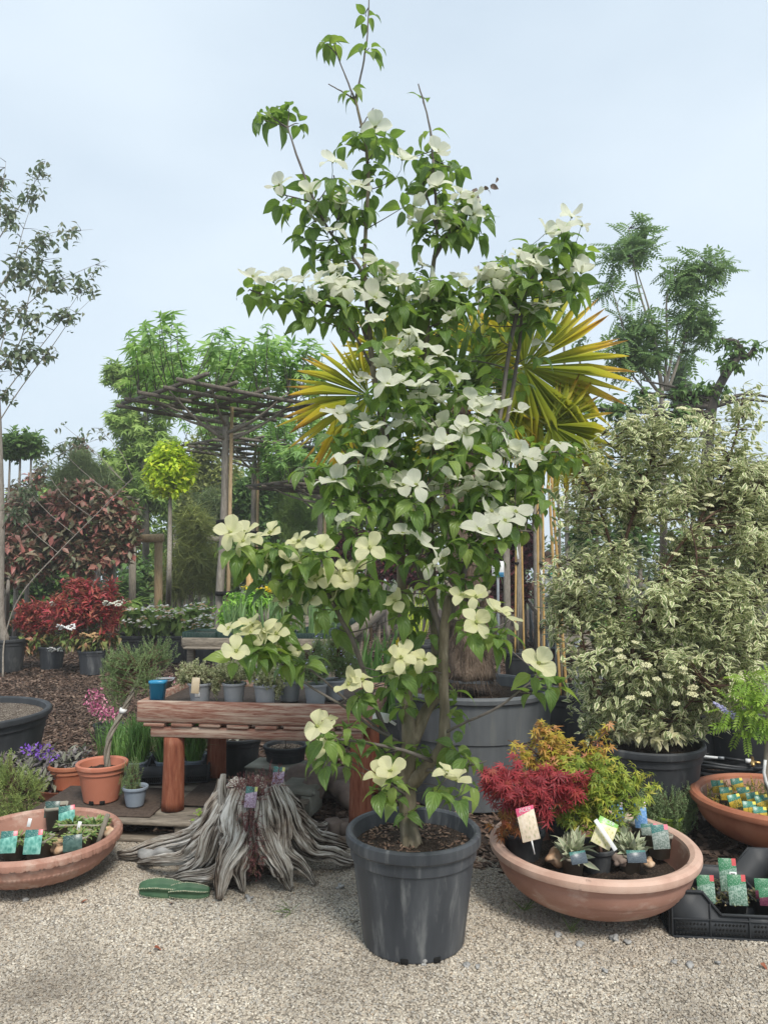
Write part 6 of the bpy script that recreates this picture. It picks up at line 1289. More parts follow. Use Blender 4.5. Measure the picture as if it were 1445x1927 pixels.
# plants and pots behind the right bowls
for k, (u, v, rt, h, Yd, lab) in enumerate([(1392, 1470, .30, .42, 0.25, 'black pot behind the hose at the right edge'), (1460, 1470, .32, .46, .0, 'black pot cut off by the right edge behind the hose')]):
    c = G(u, v, 0) + A(0, .35 + Yd, 0); pot('plant_pot', lab, c, rt, h, rt * .85, M['black'], lip=.015, depth=.05, n=56)
M['wist'] = leafmat('bright pinnate leaf', [(0.14, 0.24, 0.03), (0.20, 0.32, 0.04), (0.27, 0.38, 0.06)], trans=.35, under=.15)
c = RB_C + A(.02, -.10, .15); WY = float(c[1]); t = thing('young_wisteria', 'bright green young tree with fine leaves at the right edge', 'tree', c)
q = smooth_path([c, P(1443, 1480, WY), P(1442, 1400, WY), P(1446, 1330, WY)], 5); tube(MB(), q, np.linspace(.016, .010, len(q)), 8).build('trunk', M['greypost'], t, smooth=True); WK = [q]
tube(MB(), smooth_path([c + A(-.012, -.02, 0), P(1440, 1470, WY - .02), P(1439, 1430, WY - .02)], 3), .008, 6).build('stake', M['white'], t)
for seq in ([(1446, 1330), (1420, 1320), (1385, 1325), (1365, 1340)], [(1444, 1360), (1420, 1370), (1405, 1385)], [(1446, 1330), (1425, 1290), (1405, 1270)]):
    q = smooth_path(pth(seq, WY), 4); WK.append(q); tube(MB(), q, np.linspace(.006, .002, len(q)), 6).build('branch', M['dogbark'], t, smooth=True)
PIN = []
for rr in range(2):
    V, f, uv = [], [], []; tv, tf, tuv = leaf_t(.46, 3, p_ovate, .3, .3)
    for i in range(13):
        a = (1 if i % 2 else -1) * 1.0 if i < 12 else 0; x = .08 + .075 * (i // 2 * 2) if i < 12 else .92; l = .32 * (1 - .25 * abs(x - .5))
        b = len(V); V += list((tv * l) @ rotz(a).T + A(x, 0, -.25 * x * x)); f += [tuple(np.array(q_) + b) for q_ in tf]; uv += list(tuv)
    PIN.append((np.array(V), np.array(f), np.array(uv)))
p, d, _ = cloud(blobs_px([(1425, 1335, 30, 40), (1400, 1370, 24, 22), (1385, 1330, 24, 14), (1440, 1300, 30, 24), (1405, 1280, 18, 12), (1430, 1390, 18, 14)], WY, .8), 110, .4)
leaves(t, PIN, M['wist'], p, nz(d + A(-.3, -.2, -.1) + R.normal(size=p.shape) * .3), nz(A(0, -.4, .8) + R.normal(size=p.shape) * .3), U(.07, .12, 110), n_ind=110); twigs(t, p[::2], np.concatenate(WK), M['dogbark'], .002, .001)
mb = MB(); q0, q1 = P(1342, 1323, WY), P(1385, 1350, WY)
for k in range(90):
    s = U(0, 1); rock(mb, q0 + (q1 - q0) * s + R.normal(size=3) * .008 * (.4 + s), .006, k, .8, 4)
mb.build('purple_flower_spike', M['lilac'], t, kind='stuff')
# hose coil and lance
M['hose'] = surf('black hose', [(0.014, 0.015, 0.017), (0.03, 0.032, 0.035)], 10, .4, .05, .002)
hc = G(1375, 1462, .03) + A(.05, .18, 0); t = thing('garden_hose', 'coiled black hose on the ground behind the red brown bowl', 'hose', hc * A(1, 1, 0))
for k in range(8):
    a = np.linspace(0, 2 * pi, 46); rx, ry = U(.22, .36), U(.13, .2); ox = R.normal(size=2) * .03
    q = np.stack([hc[0] + ox[0] + rx * np.cos(a), hc[1] + ox[1] + ry * np.sin(a), .02 + .012 * k + .015 * np.sin(2 * a + k)], 1); tube(MB(), q, .012, 8, False).build('loop', M['hose'], t, smooth=True)
wz = .14; t = thing('watering_lance', 'white and black watering lance lying on the coiled hose', 'lance', G(1340, 1427, wz))
tube(MB(), [G(1296, 1421, wz), G(1350, 1426, wz)], .009, 10).build('white_tube', M['white'], t, smooth=True); tube(MB(), [G(1350, 1426, wz), G(1362, 1427, wz)], .011, 10).build('collar', M['metal'], t, smooth=True)
tube(MB(), [G(1362, 1427, wz), G(1402, 1432, wz)], .011, 10).build('grip', M['hose'], t, smooth=True); tube(MB(), [G(1402, 1432, wz), G(1412, 1433, wz)], .017, 10).build('valve', M['white'], t)
tube(MB(), [G(1414, 1426, wz), G(1416, 1440, wz)], .013, 8).build('tap', M['brass'], t); tube(MB(), [G(1412, 1433, wz), G(1430, 1436, wz)], .010, 8).build('connector', M['brass'], t)
# ================================================================ background trees and plants
QT = [(A((0, 0, 0), (.5, .26, .08), (1, 0, -.1), (.5, -.26, .08)).reshape(4, 3), np.array([(0, 3, 2), (0, 2, 1)]), A((.5, 0), (1, .5), (.5, 1), (0, .5)).reshape(4, 2))]
NT = [(A((0, -.03, 0), (0, .03, 0), (1, 0, 0), (0, 0, -.03), (0, 0, .03)).reshape(5, 3), np.array([(0, 1, 2), (3, 4, 2)]), np.full((5, 2), .5))]
LT3 = [leaf_t(.45, 3, p_ovate, dr, .35) for dr in (.3, .7)]
LTW = [leaf_t(.55, 4, p_ovate, dr, .3) for dr in (.3, .8)]
LTN = [leaf_t(.30, 3, p_ovate, dr, .4) for dr in (.1, .4)]
STAR = [palm_t(5, 1.9, .30, dr, .32, .70) for dr in (.2, .45)]
def lm(key, cols, **kw): M[key] = leafmat(key + ' leaf', cols, **{**dict(trans=.38, rough=.5, under=.15, gain=1.95), **kw})
lm('lm_bronze', [(0.075, 0.105, 0.06), (0.10, 0.13, 0.075), (0.14, 0.13, 0.085)])
lm('lm_photinia', [(0.17, 0.016, 0.026), (0.24, 0.032, 0.042), (0.30, 0.065, 0.055), (0.17, 0.085, 0.04)], trans=.25, rough=.35, gain=1.75)
lm('lm_photgreen', [(0.07, 0.11, 0.03), (0.11, 0.15, 0.04), (0.16, 0.15, 0.06), (0.20, 0.08, 0.05)], trans=.2, rough=.35)
lm('lm_photdark', [(0.075, 0.085, 0.045), (0.11, 0.10, 0.06), (0.17, 0.085, 0.065), (0.25, 0.085, 0.075)], trans=.2, rough=.4)
lm('lm_star', [(0.10, 0.175, 0.055), (0.14, 0.225, 0.075), (0.19, 0.28, 0.10)], tcol=(1.3, 1.4, .8))
lm('lm_light', [(0.13, 0.20, 0.05), (0.18, 0.26, 0.065), (0.24, 0.32, 0.09)], trans=.45)
lm('lm_lime', [(0.24, 0.33, 0.02), (0.33, 0.42, 0.03), (0.42, 0.48, 0.05)], trans=.35)
lm('lm_mid', [(0.05, 0.10, 0.03), (0.08, 0.14, 0.04), (0.11, 0.17, 0.05)])
lm('lm_dark', [(0.04, 0.07, 0.03), (0.06, 0.10, 0.04), (0.09, 0.13, 0.055)])
lm('lm_pine', [(0.09, 0.13, 0.06), (0.13, 0.165, 0.075), (0.17, 0.20, 0.09)])
lm('lm_olive', [(0.13, 0.16, 0.05), (0.18, 0.20, 0.065), (0.24, 0.26, 0.085)], trans=.45)
lm('lm_maroon', [(0.045, 0.012, 0.018), (0.08, 0.02, 0.028), (0.12, 0.035, 0.04)])
lm('lm_pinnate', [(0.075, 0.13, 0.05), (0.105, 0.17, 0.06), (0.155, 0.23, 0.075)], trans=.42)
lm('lm_vib', [(0.11, 0.18, 0.04), (0.16, 0.24, 0.055), (0.22, 0.30, 0.08)], vein=.4)
lm('lm_fresh', [(0.10, 0.21, 0.03), (0.15, 0.28, 0.04), (0.20, 0.34, 0.06)])
lm('lm_iris', [(0.08, 0.15, 0.055), (0.12, 0.19, 0.075), (0.16, 0.23, 0.09)])
M['whitebloom'] = leafmat('white lacecap', [(0.66, 0.66, 0.54), (0.76, 0.75, 0.66), (0.46, 0.30, 0.15)], [0, .55, .75], trans=.2, under=0)
M['yellowbloom'] = leafmat('yellow petal', [(0.62, 0.42, 0.01), (0.70, 0.52, 0.02)], trans=.3, under=0)
M['tie'] = M['hole']; M['darkpole'] = surf('dark weathered pole', [(0.075, 0.062, 0.05), (0.13, 0.112, 0.092), (0.19, 0.168, 0.14)], 9, .85, .4, .004, stretch=(5, 5, 5))
def tree(name, label, base, Y, trunk, r, blobs, n, k, tm, mat, size, ni=0, er=.45, dr=.9, ln=.18, shell=.5, bark='bark', limbs=True, group=None, cat='tree', droop=.4, up=.5, tw_step=2, tr=.010, extra=None):
    base = np.asarray(base, float); t = thing(name, label, cat, base, group)
    q = smooth_path([base] + pth(trunk, Y), 5); tube(MB(), q, np.interp(np.linspace(0, 1, len(q)), [0, .08, 1], [r * 1.25, r, r * .55]), 10, True, lambda th, s: 1 + .05 * np.sin(3 * th + 9 * s) + .04 * np.sin(23 * s)).build('trunk', M[bark], t, smooth=True)
    sk = [q[len(q) // 3:]]; B = blobs_px(blobs, Y, dr)
    if limbs:
        for c, rr in B:
            j = q[max(len(q) // 3, int(np.argmin(np.linalg.norm(q - c, axis=1) + 2 * np.maximum(0, q[:, 2] - c[2]))))] if limbs != 'top' else q[-1]
            e = c + A(0, 0, rr[2] * .35); pl_ = smooth_path([j, (j + c) / 2 + R.normal(size=3) * .05 - A(0, 0, .02), c, e], 3); sk.append(pl_)
            tube(MB(), pl_, np.linspace(r * .5, r * .14, len(pl_)), 6).build('limb', M[bark], t, smooth=True)
    for seq in extra or []:
        pl_ = smooth_path(pth(seq, Y), 4); sk.append(pl_); tube(MB(), pl_, np.linspace(r * er, r * er * .2, len(pl_)), 6).build('limb', M[bark], t, smooth=True)
    sk = np.concatenate(sk); p, d, _ = cloud(B, n, shell); dd = nz(d * .7 + A(0, 0, up) + R.normal(size=p.shape) * .35)
    pos, X, Nn, sz = spray(p, dd, k, ln, size, droop, .3)
    leaves(t, tm, M[mat], pos, X, Nn, sz, n_ind=ni, rest='crown', smooth=False)
    if tw_step: twigs(t, p[::tw_step], sk, M['darktwig'], tr, tr * .3)
    return t, sk
# --- left: tall bronze leaved tree in a pot
c = G(-8, 1268) + A(0, .24, 0); pot('plant_pot', 'black pot of the tall bronze leaved tree at the left edge', c, .27, .46, .23, M['black'], lip=.02, depth=.06, n=40)
TY = float(c[1])
tree('bronze_tree', 'tall loose tree with small bronze green leaves at the left edge', c + A(0, 0, .4), TY, [(2, 1150), (3, 1000), (0, 850), (-8, 700), (-20, 520), (-24, 380)], .055,
     [(-10, 340, 40, 50), (20, 400, 40, 40), (60, 360, 28, 45), (85, 315, 12, 24), (75, 450, 55, 30), (135, 435, 40, 14), (40, 500, 60, 50), (100, 520, 50, 40), (150, 530, 35, 28), (185, 500, 16, 18), (60, 590, 60, 45), (120, 590, 40, 26), (30, 660, 50, 50), (0, 580, 40, 60), (80, 660, 35, 28), (-20, 700, 40, 50), (20, 730, 30, 26)], 300, 5, LTW, 'lm_bronze', (.08, .13), 270, shell=.6, ln=.22, tw_step=1, tr=.006, droop=.15,
     extra=[[(2, 1000), (45, 925, -.3), (105, 860, -.4), (215, 815, -.5)], [(-5, 760), (40, 700), (95, 630), (118, 600), (190, 490)], [(0, 640), (50, 575), (120, 525), (200, 490)], [(-10, 560), (40, 480), (90, 440), (175, 432)], [(-20, 480), (20, 415), (62, 350), (85, 305)], [(-5, 800), (40, 730), (100, 650), (135, 600), (175, 560)], [(-20, 420), (5, 350), (12, 305)], [(-5, 700), (40, 640), (55, 560), (80, 490), (100, 440)], [(0, 540), (25, 500), (45, 430), (62, 380)], [(-5, 680), (10, 620), (12, 540)]], limbs=False, er=.16)
c2 = c + A(.1, -.3, .6)
t, _ = tree('bronze_sapling', 'thin drooping bronze leaved branches in front of the dark red hedge', G(6, 1275), TY - .3, [(10, 1200), (40, 1120), (110, 1040), (190, 960), (250, 900)], .011,
     [(110, 840, 40, 14), (150, 825, 30, 12), (80, 870, 30, 18), (50, 920, 34, 22), (190, 810, 20, 10), (30, 960, 26, 20), (120, 800, 10, 12)], 60, 6, LT3, 'lm_bronze', (.07, .12), 150, limbs=True, tw_step=1, tr=.005)
# --- red photinias in pots
for k, (u, v, rt, bl, gl, lab) in enumerate([(165, 1272, .185, [(165, 1148, 64, 46), (118, 1150, 38, 38), (210, 1150, 28, 46), (165, 1114, 50, 30), (206, 1114, 28, 26), (146, 1102, 34, 18)], [(160, 1205, 50, 26), (200, 1200, 26, 26), (125, 1195, 24, 26)], 'right'), (88, 1262, .175, [(70, 1160, 44, 34), (42, 1158, 22, 26), (100, 1145, 26, 30)], [(70, 1205, 38, 24), (100, 1205, 22, 24), (50, 1195, 22, 20)], 'left')]):
    c = G(u, v) + A(0, .16, 0); pot('plant_pot', 'dusty black pot under the red photinia bush, ' + lab + ' of two', c, rt, .33, rt * .82, M['blackpot'], lip=.014, lip_h=.035, depth=.04, n=40)
    Yp = float(c[1]); t, _ = tree('photinia_bush', ['fuller red leaved photinia bush with cream blossom in a black pot', 'smaller red leaved photinia bush left of the fuller one'][k], c + A(0, 0, .29), Yp, [(u, 1225), (u, 1195)], .02, bl, 330 if k == 0 else 190, 8, LTN, 'lm_photinia', (.085, .14), 260 if k == 0 else 170, ln=.16, shell=.5, up=.9, droop=-.2, cat='shrub', dr=.8, tr=.006)
    p, d, _ = cloud(blobs_px(gl, Yp, .8), 80, .5); pos, X, Nn, sz = spray(p, nz(d * .7 + A(0, 0, .3)), 7, .14, (.09, .14), .4, .3); leaves(t, LT3, M['lm_photgreen'], pos, X, Nn, sz, n_ind=90, name='green_leaf', rest='green_crown', smooth=False)
    for (uu, vv) in ([(125, 1180), (168, 1195), (212, 1135)] if k == 0 else [(112, 1137), (108, 1222)]):
        mb = MB()
        for j in range(70):
            a, q = U(0, 6.28), math.sqrt(U(0, 1)); rock(mb, P(uu, vv, Yp - .35) + A(.13 * q * math.cos(a), .05 * q * math.sin(a), .035 * q * math.sin(a * 2)), .012, j, .8, 4)
        mb.build('blossom', M['whitebloom'], t, kind='stuff')
# --- photinia standard and dark hedge behind
B0 = G(185, 1180)
tree('photinia_standard', 'dark red photinia trees clipped to a round head on bare stems', B0, 13.0, [(185, 1110), (186, 1040), (180, 980)], .05, [(60, 960, 60, 40), (150, 950, 70, 45), (215, 960, 46, 42), (120, 1010, 90, 45), (215, 1020, 46, 45), (30, 1020, 50, 50), (170, 1050, 70, 30), (60, 1060, 60, 30), (235, 990, 30, 36), (150, 915, 40, 22)], 850, 7, QT, 'lm_photdark', (.13, .20), 120, ln=.22, extra=[[(160, 1150), (165, 1080), (150, 1000)], [(172, 1150), (172, 1080), (172, 1000)], [(200, 1150), (196, 1080), (205, 1000)], [(150, 1150), (152, 1090), (120, 1010)]], cat='tree', tr=.008)
tree('brown_shrub', 'brown leaved shrub at the left edge below the round red head', G(15, 1190), 12.0, [(15, 1130), (18, 1070)], .04, [(30, 1050, 45, 34), (5, 1030, 34, 40), (45, 1080, 30, 16), (10, 1075, 40, 20)], 110, 8, LT3, 'lm_photdark', (.14, .22), 60, cat='shrub')
def mass(name, label, blobs, Y, n, tm, mat, size, cat='hedge', k=6, ln=.2, dr=.6, group=None, foot=None, shell=.5, up=.5, kind=None):
    B = blobs_px(blobs, Y, dr); lo = np.mean([b[0] for b in B], 0) * A(1, 1, 0) if foot is None else foot
    t = thing(name, label, cat, lo, group)
    for c_, r_ in B:
        tube(MB(), smooth_path([c_ * A(1, 1, 0), c_ * A(1, 1, .5), c_], 3), np.linspace(.05, .015, 7), 6).build('trunk', M['bark'], t, smooth=True)
    p, d, _ = cloud(B, n, shell); pos, X, Nn, sz = spray(p, nz(d * .7 + A(0, 0, up) + R.normal(size=p.shape) * .3), k, ln, size, .3, .3); leaves(t, tm, M[mat], pos, X, Nn, sz, n_ind=0, rest='crown', smooth=False)
    return t
mass('dark_hedge', 'dark evergreen hedge under the red photinia heads', [(20, 1130, 50, 60), (90, 1130, 50, 60), (160, 1140, 50, 50), (240, 1120, 40, 50), (60, 1090, 60, 30), (130, 1085, 50, 30)], 15.5, 620, QT, 'lm_mid', (.16, .26), k=7, ln=.3)
mass('clipped_tree', 'flat topped clipped dark green tree at the left edge', [(40, 825, 48, 18), (20, 845, 40, 16), (60, 842, 34, 14)], 14.0, 160, QT, 'lm_mid', (.14, .2), 'tree')
mass('pine_tree', 'bluish pine behind the red photinia heads', [(150, 880, 30, 34), (160, 930, 40, 40), (120, 905, 26, 30), (190, 905, 30, 30)], 17.0, 420, NT, 'lm_pine', (.30, .45), 'tree', k=14, ln=.3)
mass('purple_tree', 'small dusky leaved tree rising behind the pine', [(155, 850, 16, 20), (160, 880, 22, 20), (40, 930, 34, 24), (70, 900, 24, 24)], 18.0, 130, QT, 'lm_photdark', (.14, .22), 'tree')
# --- light trees
tree('sweetgum_tree', 'tall pale green tree behind the left flat frame', G(275, 1165), 17.5, [(275, 1000), (272, 850), (280, 700)], .09, [(285, 680, 38, 44), (250, 720, 40, 40), (215, 700, 18, 26), (310, 740, 50, 50), (240, 790, 45, 50), (290, 830, 60, 50), (230, 870, 45, 45), (330, 690, 30, 40), (220, 930, 40, 40), (290, 920, 50, 50)], 620, 7, STAR, 'lm_light', (.16, .26), 160, ln=.3, tr=.010)
mass('birch_tree', 'airy yellow green tree behind the lime ball tree', [(380, 870, 46, 60), (430, 900, 40, 60), (360, 950, 50, 50), (400, 800, 30, 40)], 20.0, 700, QT, 'lm_olive', (.12, .20), 'tree', k=7, ln=.4)
mass('weeping_cedar', 'weeping olive cedar behind the timber posts', [(365, 990, 36, 40), (360, 1060, 50, 55), (400, 1080, 40, 45), (330, 1100, 40, 30)], 15.0, 560, NT, 'lm_olive', (.25, .4), 'tree', k=14, ln=.35, up=-.3)
mass('yew_hedge', 'dark green hedge behind the bench of perennials', [(260, 1085, 40, 45), (310, 1080, 40, 50), (440, 1060, 46, 55), (500, 1060, 46, 50), (560, 1070, 50, 50), (620, 1070, 46, 50)], 17.0, 620, QT, 'lm_mid', (.14, .22), k=7, ln=.3)
mass('pine_tree', 'grey green pine filling the gap beside the front frame trunk', [(400, 960, 40, 50), (440, 990, 40, 50), (350, 1020, 40, 40)], 18.0, 420, NT, 'lm_pine', (.30, .45), 'tree', k=14, ln=.3)
mass('willow_tree', 'fine leaved bright willow between the second and third frame trees', [(545, 950, 44, 50), (530, 1000, 40, 40), (575, 980, 40, 50), (550, 900, 30, 30)], 18.0, 900, NT, 'lm_light', (.18, .30), 'tree', k=10, ln=.4, up=-.2)
mass('maple_tree', 'dense dark green tree right of the second frame trunk', [(480, 940, 40, 46), (500, 900, 40, 30), (450, 930, 28, 36), (490, 990, 36, 40)], 17.5, 420, QT, 'lm_mid', (.16, .24), 'tree', k=7, ln=.3)
mass('background_tree', 'leafy green tree behind the third frame tree', [(620, 930, 50, 46), (660, 960, 40, 40), (600, 880, 40, 34), (640, 1000, 50, 36), (680, 900, 40, 40), (720, 960, 40, 46)], 17.0, 800, QT, 'lm_light', (.16, .24), 'tree', k=7, ln=.3)
mass('wispy_tree', 'thin yellow green tree behind the dogwood trunk', [(760, 940, 46, 60), (820, 960, 40, 50), (780, 1010, 50, 40), (900, 940, 50, 50), (960, 930, 40, 50)], 18.0, 420, QT, 'lm_olive', (.14, .22), 'tree', k=7, ln=.3)
mass('red_maple', 'dark maroon maple behind the signboard', [(945, 1060, 44, 60), (985, 1020, 34, 50), (920, 1110, 40, 40), (970, 1110, 36, 36)], 13.5, 520, QT, 'lm_maroon', (.12, .19), 'maple', k=8, ln=.22)
mass('red_maple', 'low maroon maple behind the left trunk of the dogwood', [(680, 1020, 46, 30), (640, 1030, 34, 26), (730, 1060, 44, 30), (790, 1080, 40, 34)], 14.5, 360, QT, 'lm_maroon', (.12, .19), 'maple', k=8, ln=.22)
mass('light_tree', 'pale green treetops low on the horizon behind the dark red heads', [(30, 960, 50, 40), (100, 950, 50, 50), (180, 930, 50, 60), (60, 1020, 60, 50), (160, 1020, 60, 50), (235, 900, 40, 60)], 21.5, 900, QT, 'lm_light', (.18, .30), 'tree', k=7, ln=.4)
mass('light_tree', 'pale green tree line far behind the flat frame trees', [(250, 960, 60, 60), (340, 940, 60, 60), (420, 930, 60, 60), (500, 940, 60, 50), (580, 930, 60, 60), (660, 960, 60, 60), (300, 1030, 70, 50), (450, 1030, 70, 50), (600, 1040, 70, 50)], 22.5, 1500, QT, 'lm_light', (.18, .30), 'tree', k=7, ln=.4)
# far wood: a strip of trees closing the view, reads as one mass
FB = []
for x in np.arange(-26, 34, 2.0): FB.append((A(x + U(-.6, .6), U(25, 29), U(1.0, 2.2)), A(1.9, 1.5, U(1.4, 2.4))))
p, d, _ = cloud(FB, 3400, .45); pos, X, Nn, sz = spray(p, nz(d + A(0, 0, .5)), 5, .4, (.22, .38), .3, .3)
mb = MB(); Mx = axes(X, Nn) * sz[:, None, None]; tv, tf, tuv = QT[0]
V = np.einsum('nij,kj->nki', Mx, tv) + pos[:, None, :]; mb.add(V.reshape(-1, 3), (tf[None] + (np.arange(len(pos)) * 4)[:, None, None]).reshape(-1, 3), np.tile(tuv, (len(pos), 1)), np.repeat(U(0, 1, len(pos)), 4))
o = mb.build('far_wood', M['lm_dark'], kind='stuff'); o['label'] = 'dark strip of distant trees closing the view'; o['category'] = 'trees'
# --- lime ball tree
tree('ball_tree', 'lime yellow ball shaped tree on a thin straight trunk', G(318, 1165), 12.5, [(318, 1120), (320, 1000), (321, 930)], .05, [(320, 880, 46, 44), (295, 890, 30, 30), (345, 885, 32, 32), (322, 850, 30, 24), (318, 915, 36, 18)], 380, 7, QT, 'lm_lime', (.09, .15), 60, ln=.16, limbs='top', tr=.007, cat='tree')
c = P(319, 1068, 12.4); o = cbox(MB(), c, (.05, .01, .16), roty(.3), .002).build('hang_tag', M['white'], loc=c); _tag(o, 'white tag on the trunk of the lime ball tree', 'tag')
# --- flat frame trees
def frame_tree(label, u, vb, Y, zf, half, nsh, ni, cane_side=1, group='sweetgum trees trained flat on pole frames'):
    base = G(u, vb) if vb else None; X0 = (u - CX) / F * Y; base = A(X0, Y, 0); t = thing('frame_tree', label, 'tree', base, group); top = A(X0 + .03, Y, zf - .12)
    q = smooth_path([base, base + A(-.02, 0, 1.0), base + A(.02, 0, zf * .6), top], 5); tube(MB(), q, np.linspace(.054, .040, len(q)), 10, True, lambda th, s: 1 + .05 * np.sin(3 * th + 9 * s) + .04 * np.sin(31 * s)).build('trunk', M['bark'], t, smooth=True)
    cs = cane_side * .085; tube(MB(), [base + A(cs, -.03, 0), top + A(cs * .9, -.03, .1)], [.026, .022], 8).build('stake', M['tanpost'], t, smooth=True)
    for z in (zf * .33, zf * .58): tube(MB(), [q[0] * 0 + A(X0 + cs * .45, Y - .01, z), A(X0 + cs * .45, Y - .01, z + .05)], .105, 10).build('tie', M['hole'], t, smooth=True)
    sk = []
    ex, ey = A(math.cos(.75), math.sin(.75), 0), A(-math.sin(.75), math.cos(.75), 0); fc = A(X0, Y, zf)
    for k in range(5):
        s = (k / 4 - .5) * 2 * half * .85
        for i, (a, b) in enumerate(((ex, ey), (ey, ex))):
            p0, p1 = fc + a * -half * U(.95, 1.1) + b * s + A(0, 0, .05 * i), fc + a * half * U(.95, 1.1) + b * s + A(0, 0, .05 * i + U(-.03, .03)); tube(MB(), [p0, (p0 + p1) / 2 - A(0, 0, .015), p1], [.024, .026, .024], 8).build('pole', M['darkpole'], t, smooth=True)
            sk.append(np.linspace(p0, p1, 10))
    for k in range(9):
        a = 2 * pi * k / 9 + U(-.2, .2); e = fc + A(math.cos(a), math.sin(a), 0) * half * U(.7, 1.05) + A(0, 0, .06); j = top - A(0, 0, U(0, .35)); pl_ = smooth_path([j, (j + e) / 2 + A(0, 0, -.06), e], 4); sk.append(pl_)
        tube(MB(), pl_, np.linspace(.026, .008, len(pl_)), 6).build('limb', M['bark'], t, smooth=True)
    sk = np.concatenate(sk); a_ = U(0, 2 * pi, nsh); q_ = np.sqrt(U(0, 1, nsh)) * half * 1.25; p = fc + np.stack([q_ * np.cos(a_), q_ * np.sin(a_), .30 + .55 * U(0, 1, nsh) ** 1.4], 1); d = np.stack([np.cos(a_), np.sin(a_), 0 * a_], 1)
    pos, X, Nn, sz = spray(p, nz(d * .5 + A(0, 0, .8)), 6, .26, (.13, .21), .2, .3)
    leaves(t, STAR, M['lm_star'], pos, X, Nn, sz, n_ind=ni, rest='crown', smooth=False); twigs(t, p, sk, M['darktwig'], .007, .003)
frame_tree('nearest tree trained flat over a square frame of grey poles', 418, None, 9.0, 3.44, 1.0, 120, 290)
frame_tree('second flat frame tree, behind and right of the nearest', 474, None, 12.6, 3.45, 1.0, 95, 120)
frame_tree('third flat frame tree, its crown beside the left palm frond', 600, None, 12.2, 2.75, .9, 130, 90)
frame_tree('flat frame tree half hidden behind the dogwood crown', 690, None, 14.5, 2.9, 1.0, 110, 40)
# --- timber posts and rails
for k, (u, v0, v1, Y, r, mt, lab) in enumerate([(299, 1008, 1180, 13.5, .075, 'tanpost', 'tan timber post at the right end of the long tan rail'), (334, 1002, 1180, 17.0, .09, 'greypost', 'grey timber post right of the lime ball tree trunk'), (212, 1040, 1180, 13.5, .06, 'greypost', 'grey timber post right of the photinia stems'), (148, 1060, 1180, 14.0, .06, 'tanpost', 'tan timber post left of the photinia stems'), (470, 1070, 1180, 12.0, .055, 'cane', 'pale stake beside the second frame trunk'), (250, 1010, 1180, 14.5, .07, 'greypost', 'grey timber post under the left end of the tan rail')]):
    a, b = P(u, v1, Y) * A(1, 1, 0), P(u, v0, Y); o = tube(MB(), [a, (a + b) / 2, b], r, 12).build('timber_post', M[mt], loc=a, smooth=False); _tag(o, lab, 'post')
for k, (u0, v0, u1, v1, Y, lab) in enumerate([(255, 1014, 308, 1012, 13.42, 'long tan timber rail left of the lime ball tree'), (330, 1003, 412, 1016, 16.9, 'grey timber rail behind the weeping cedar')]):
    a, b = P(u0, v0, Y), P(u1, v1, Y); o = tube(MB(), [a, b], .075, 12).build('timber_rail', M['tanpost' if k == 0 else 'greypost'], loc=a); _tag(o, lab, 'rail')
# --- viburnums with white lacecaps
for k, (u, v, bl, lab) in enumerate([(262, 1222, [(250, 1145, 34, 22), (275, 1160, 34, 24), (240, 1165, 22, 20)], 'left'), (335, 1222, [(320, 1160, 36, 24), (300, 1175, 26, 18), (345, 1165, 28, 24)], 'middle'), (392, 1222, [(372, 1150, 28, 28), (390, 1170, 26, 26), (365, 1175, 26, 20)], 'right')]):
    Yv = 11.6; c = A((u - CX) / F * Yv, Yv, 0); pot('plant_pot', 'black pot under the white flowered viburnums, ' + lab + ' of three', c, .30, .42, .26, M['black'], lip=.015, n=36)
    t, _ = tree('viburnum_shrub', 'green viburnum with flat white flower heads, ' + lab + ' of three', c + A(0, 0, .38), Yv, [(u, 1190), (u - 4, 1170)], .02, bl, 60, 7, LTW, 'lm_vib', (.14, .22), 110, cat='shrub', up=.2, droop=.7, group='viburnums with white lacecap flowers')
    for j in range(8):
        b = bl[j % 3]; cc = P(b[0] + U(-.9, .9) * b[2], b[1] - b[3] * U(-.3, 1.0), Yv - .28); n = 18; a = U(0, 6.28, n); q = np.sqrt(U(0, 1, n))
        p = cc + np.stack([.12 * q * np.cos(a), .10 * q * np.sin(a), U(-.01, .02, n)], 1); leaves(t, QT, M['whitebloom'], p, nz(np.stack([np.cos(a), np.sin(a), 0 * a], 1) + R.normal(size=(n, 3)) * .2), nz(A(0, -.3, 1) + R.normal(size=(n, 3)) * .2), U(.04, .085, n), wid=np.full(n, 1.5), n_ind=0, rest='lacecap')
# --- sales bench in the middle, running back
E = nz(A(.10, 1, 0)); EX = A(E[1], -E[0], 0); BZ = .76; B1 = A(-2.02, 7.55, 0)
bn_ = thing('sales_bench', 'long grey timber sales bench running back behind the table', 'bench', B1 + EX * .8 + E * 2)
def bb(x, y, z): return B1 + EX * x + E * y + A(0, 0, z)
bar(MB(), bb(0, 0, BZ - .03), bb(1.55, 0, BZ - .03), .04, .10).build('front_board', M['greywood'], bn_); bar(MB(), bb(1.55, .03, BZ - .02), bb(1.55, 4.6, BZ - .02), .09, .12).build('side_rail', M['greywood'], bn_); bar(MB(), bb(0, .03, BZ - .02), bb(0, 4.6, BZ - .02), .06, .10).build('side_rail', M['greywood'], bn_)
for k in range(9): bar(MB(), bb(.04, .10 + k * .5, BZ - .075), bb(1.50, .10 + k * .5, BZ - .075), .40, .02).build('slat', M['greywood'], bn_)
for x in (.06, 1.5):
    for y in (.08, 2.2, 4.4): bar(MB(), bb(x, y, 0), bb(x, y, BZ - .09), .07, .07, up=A(1, 0, 0)).build('leg', M['greywood'], bn_)
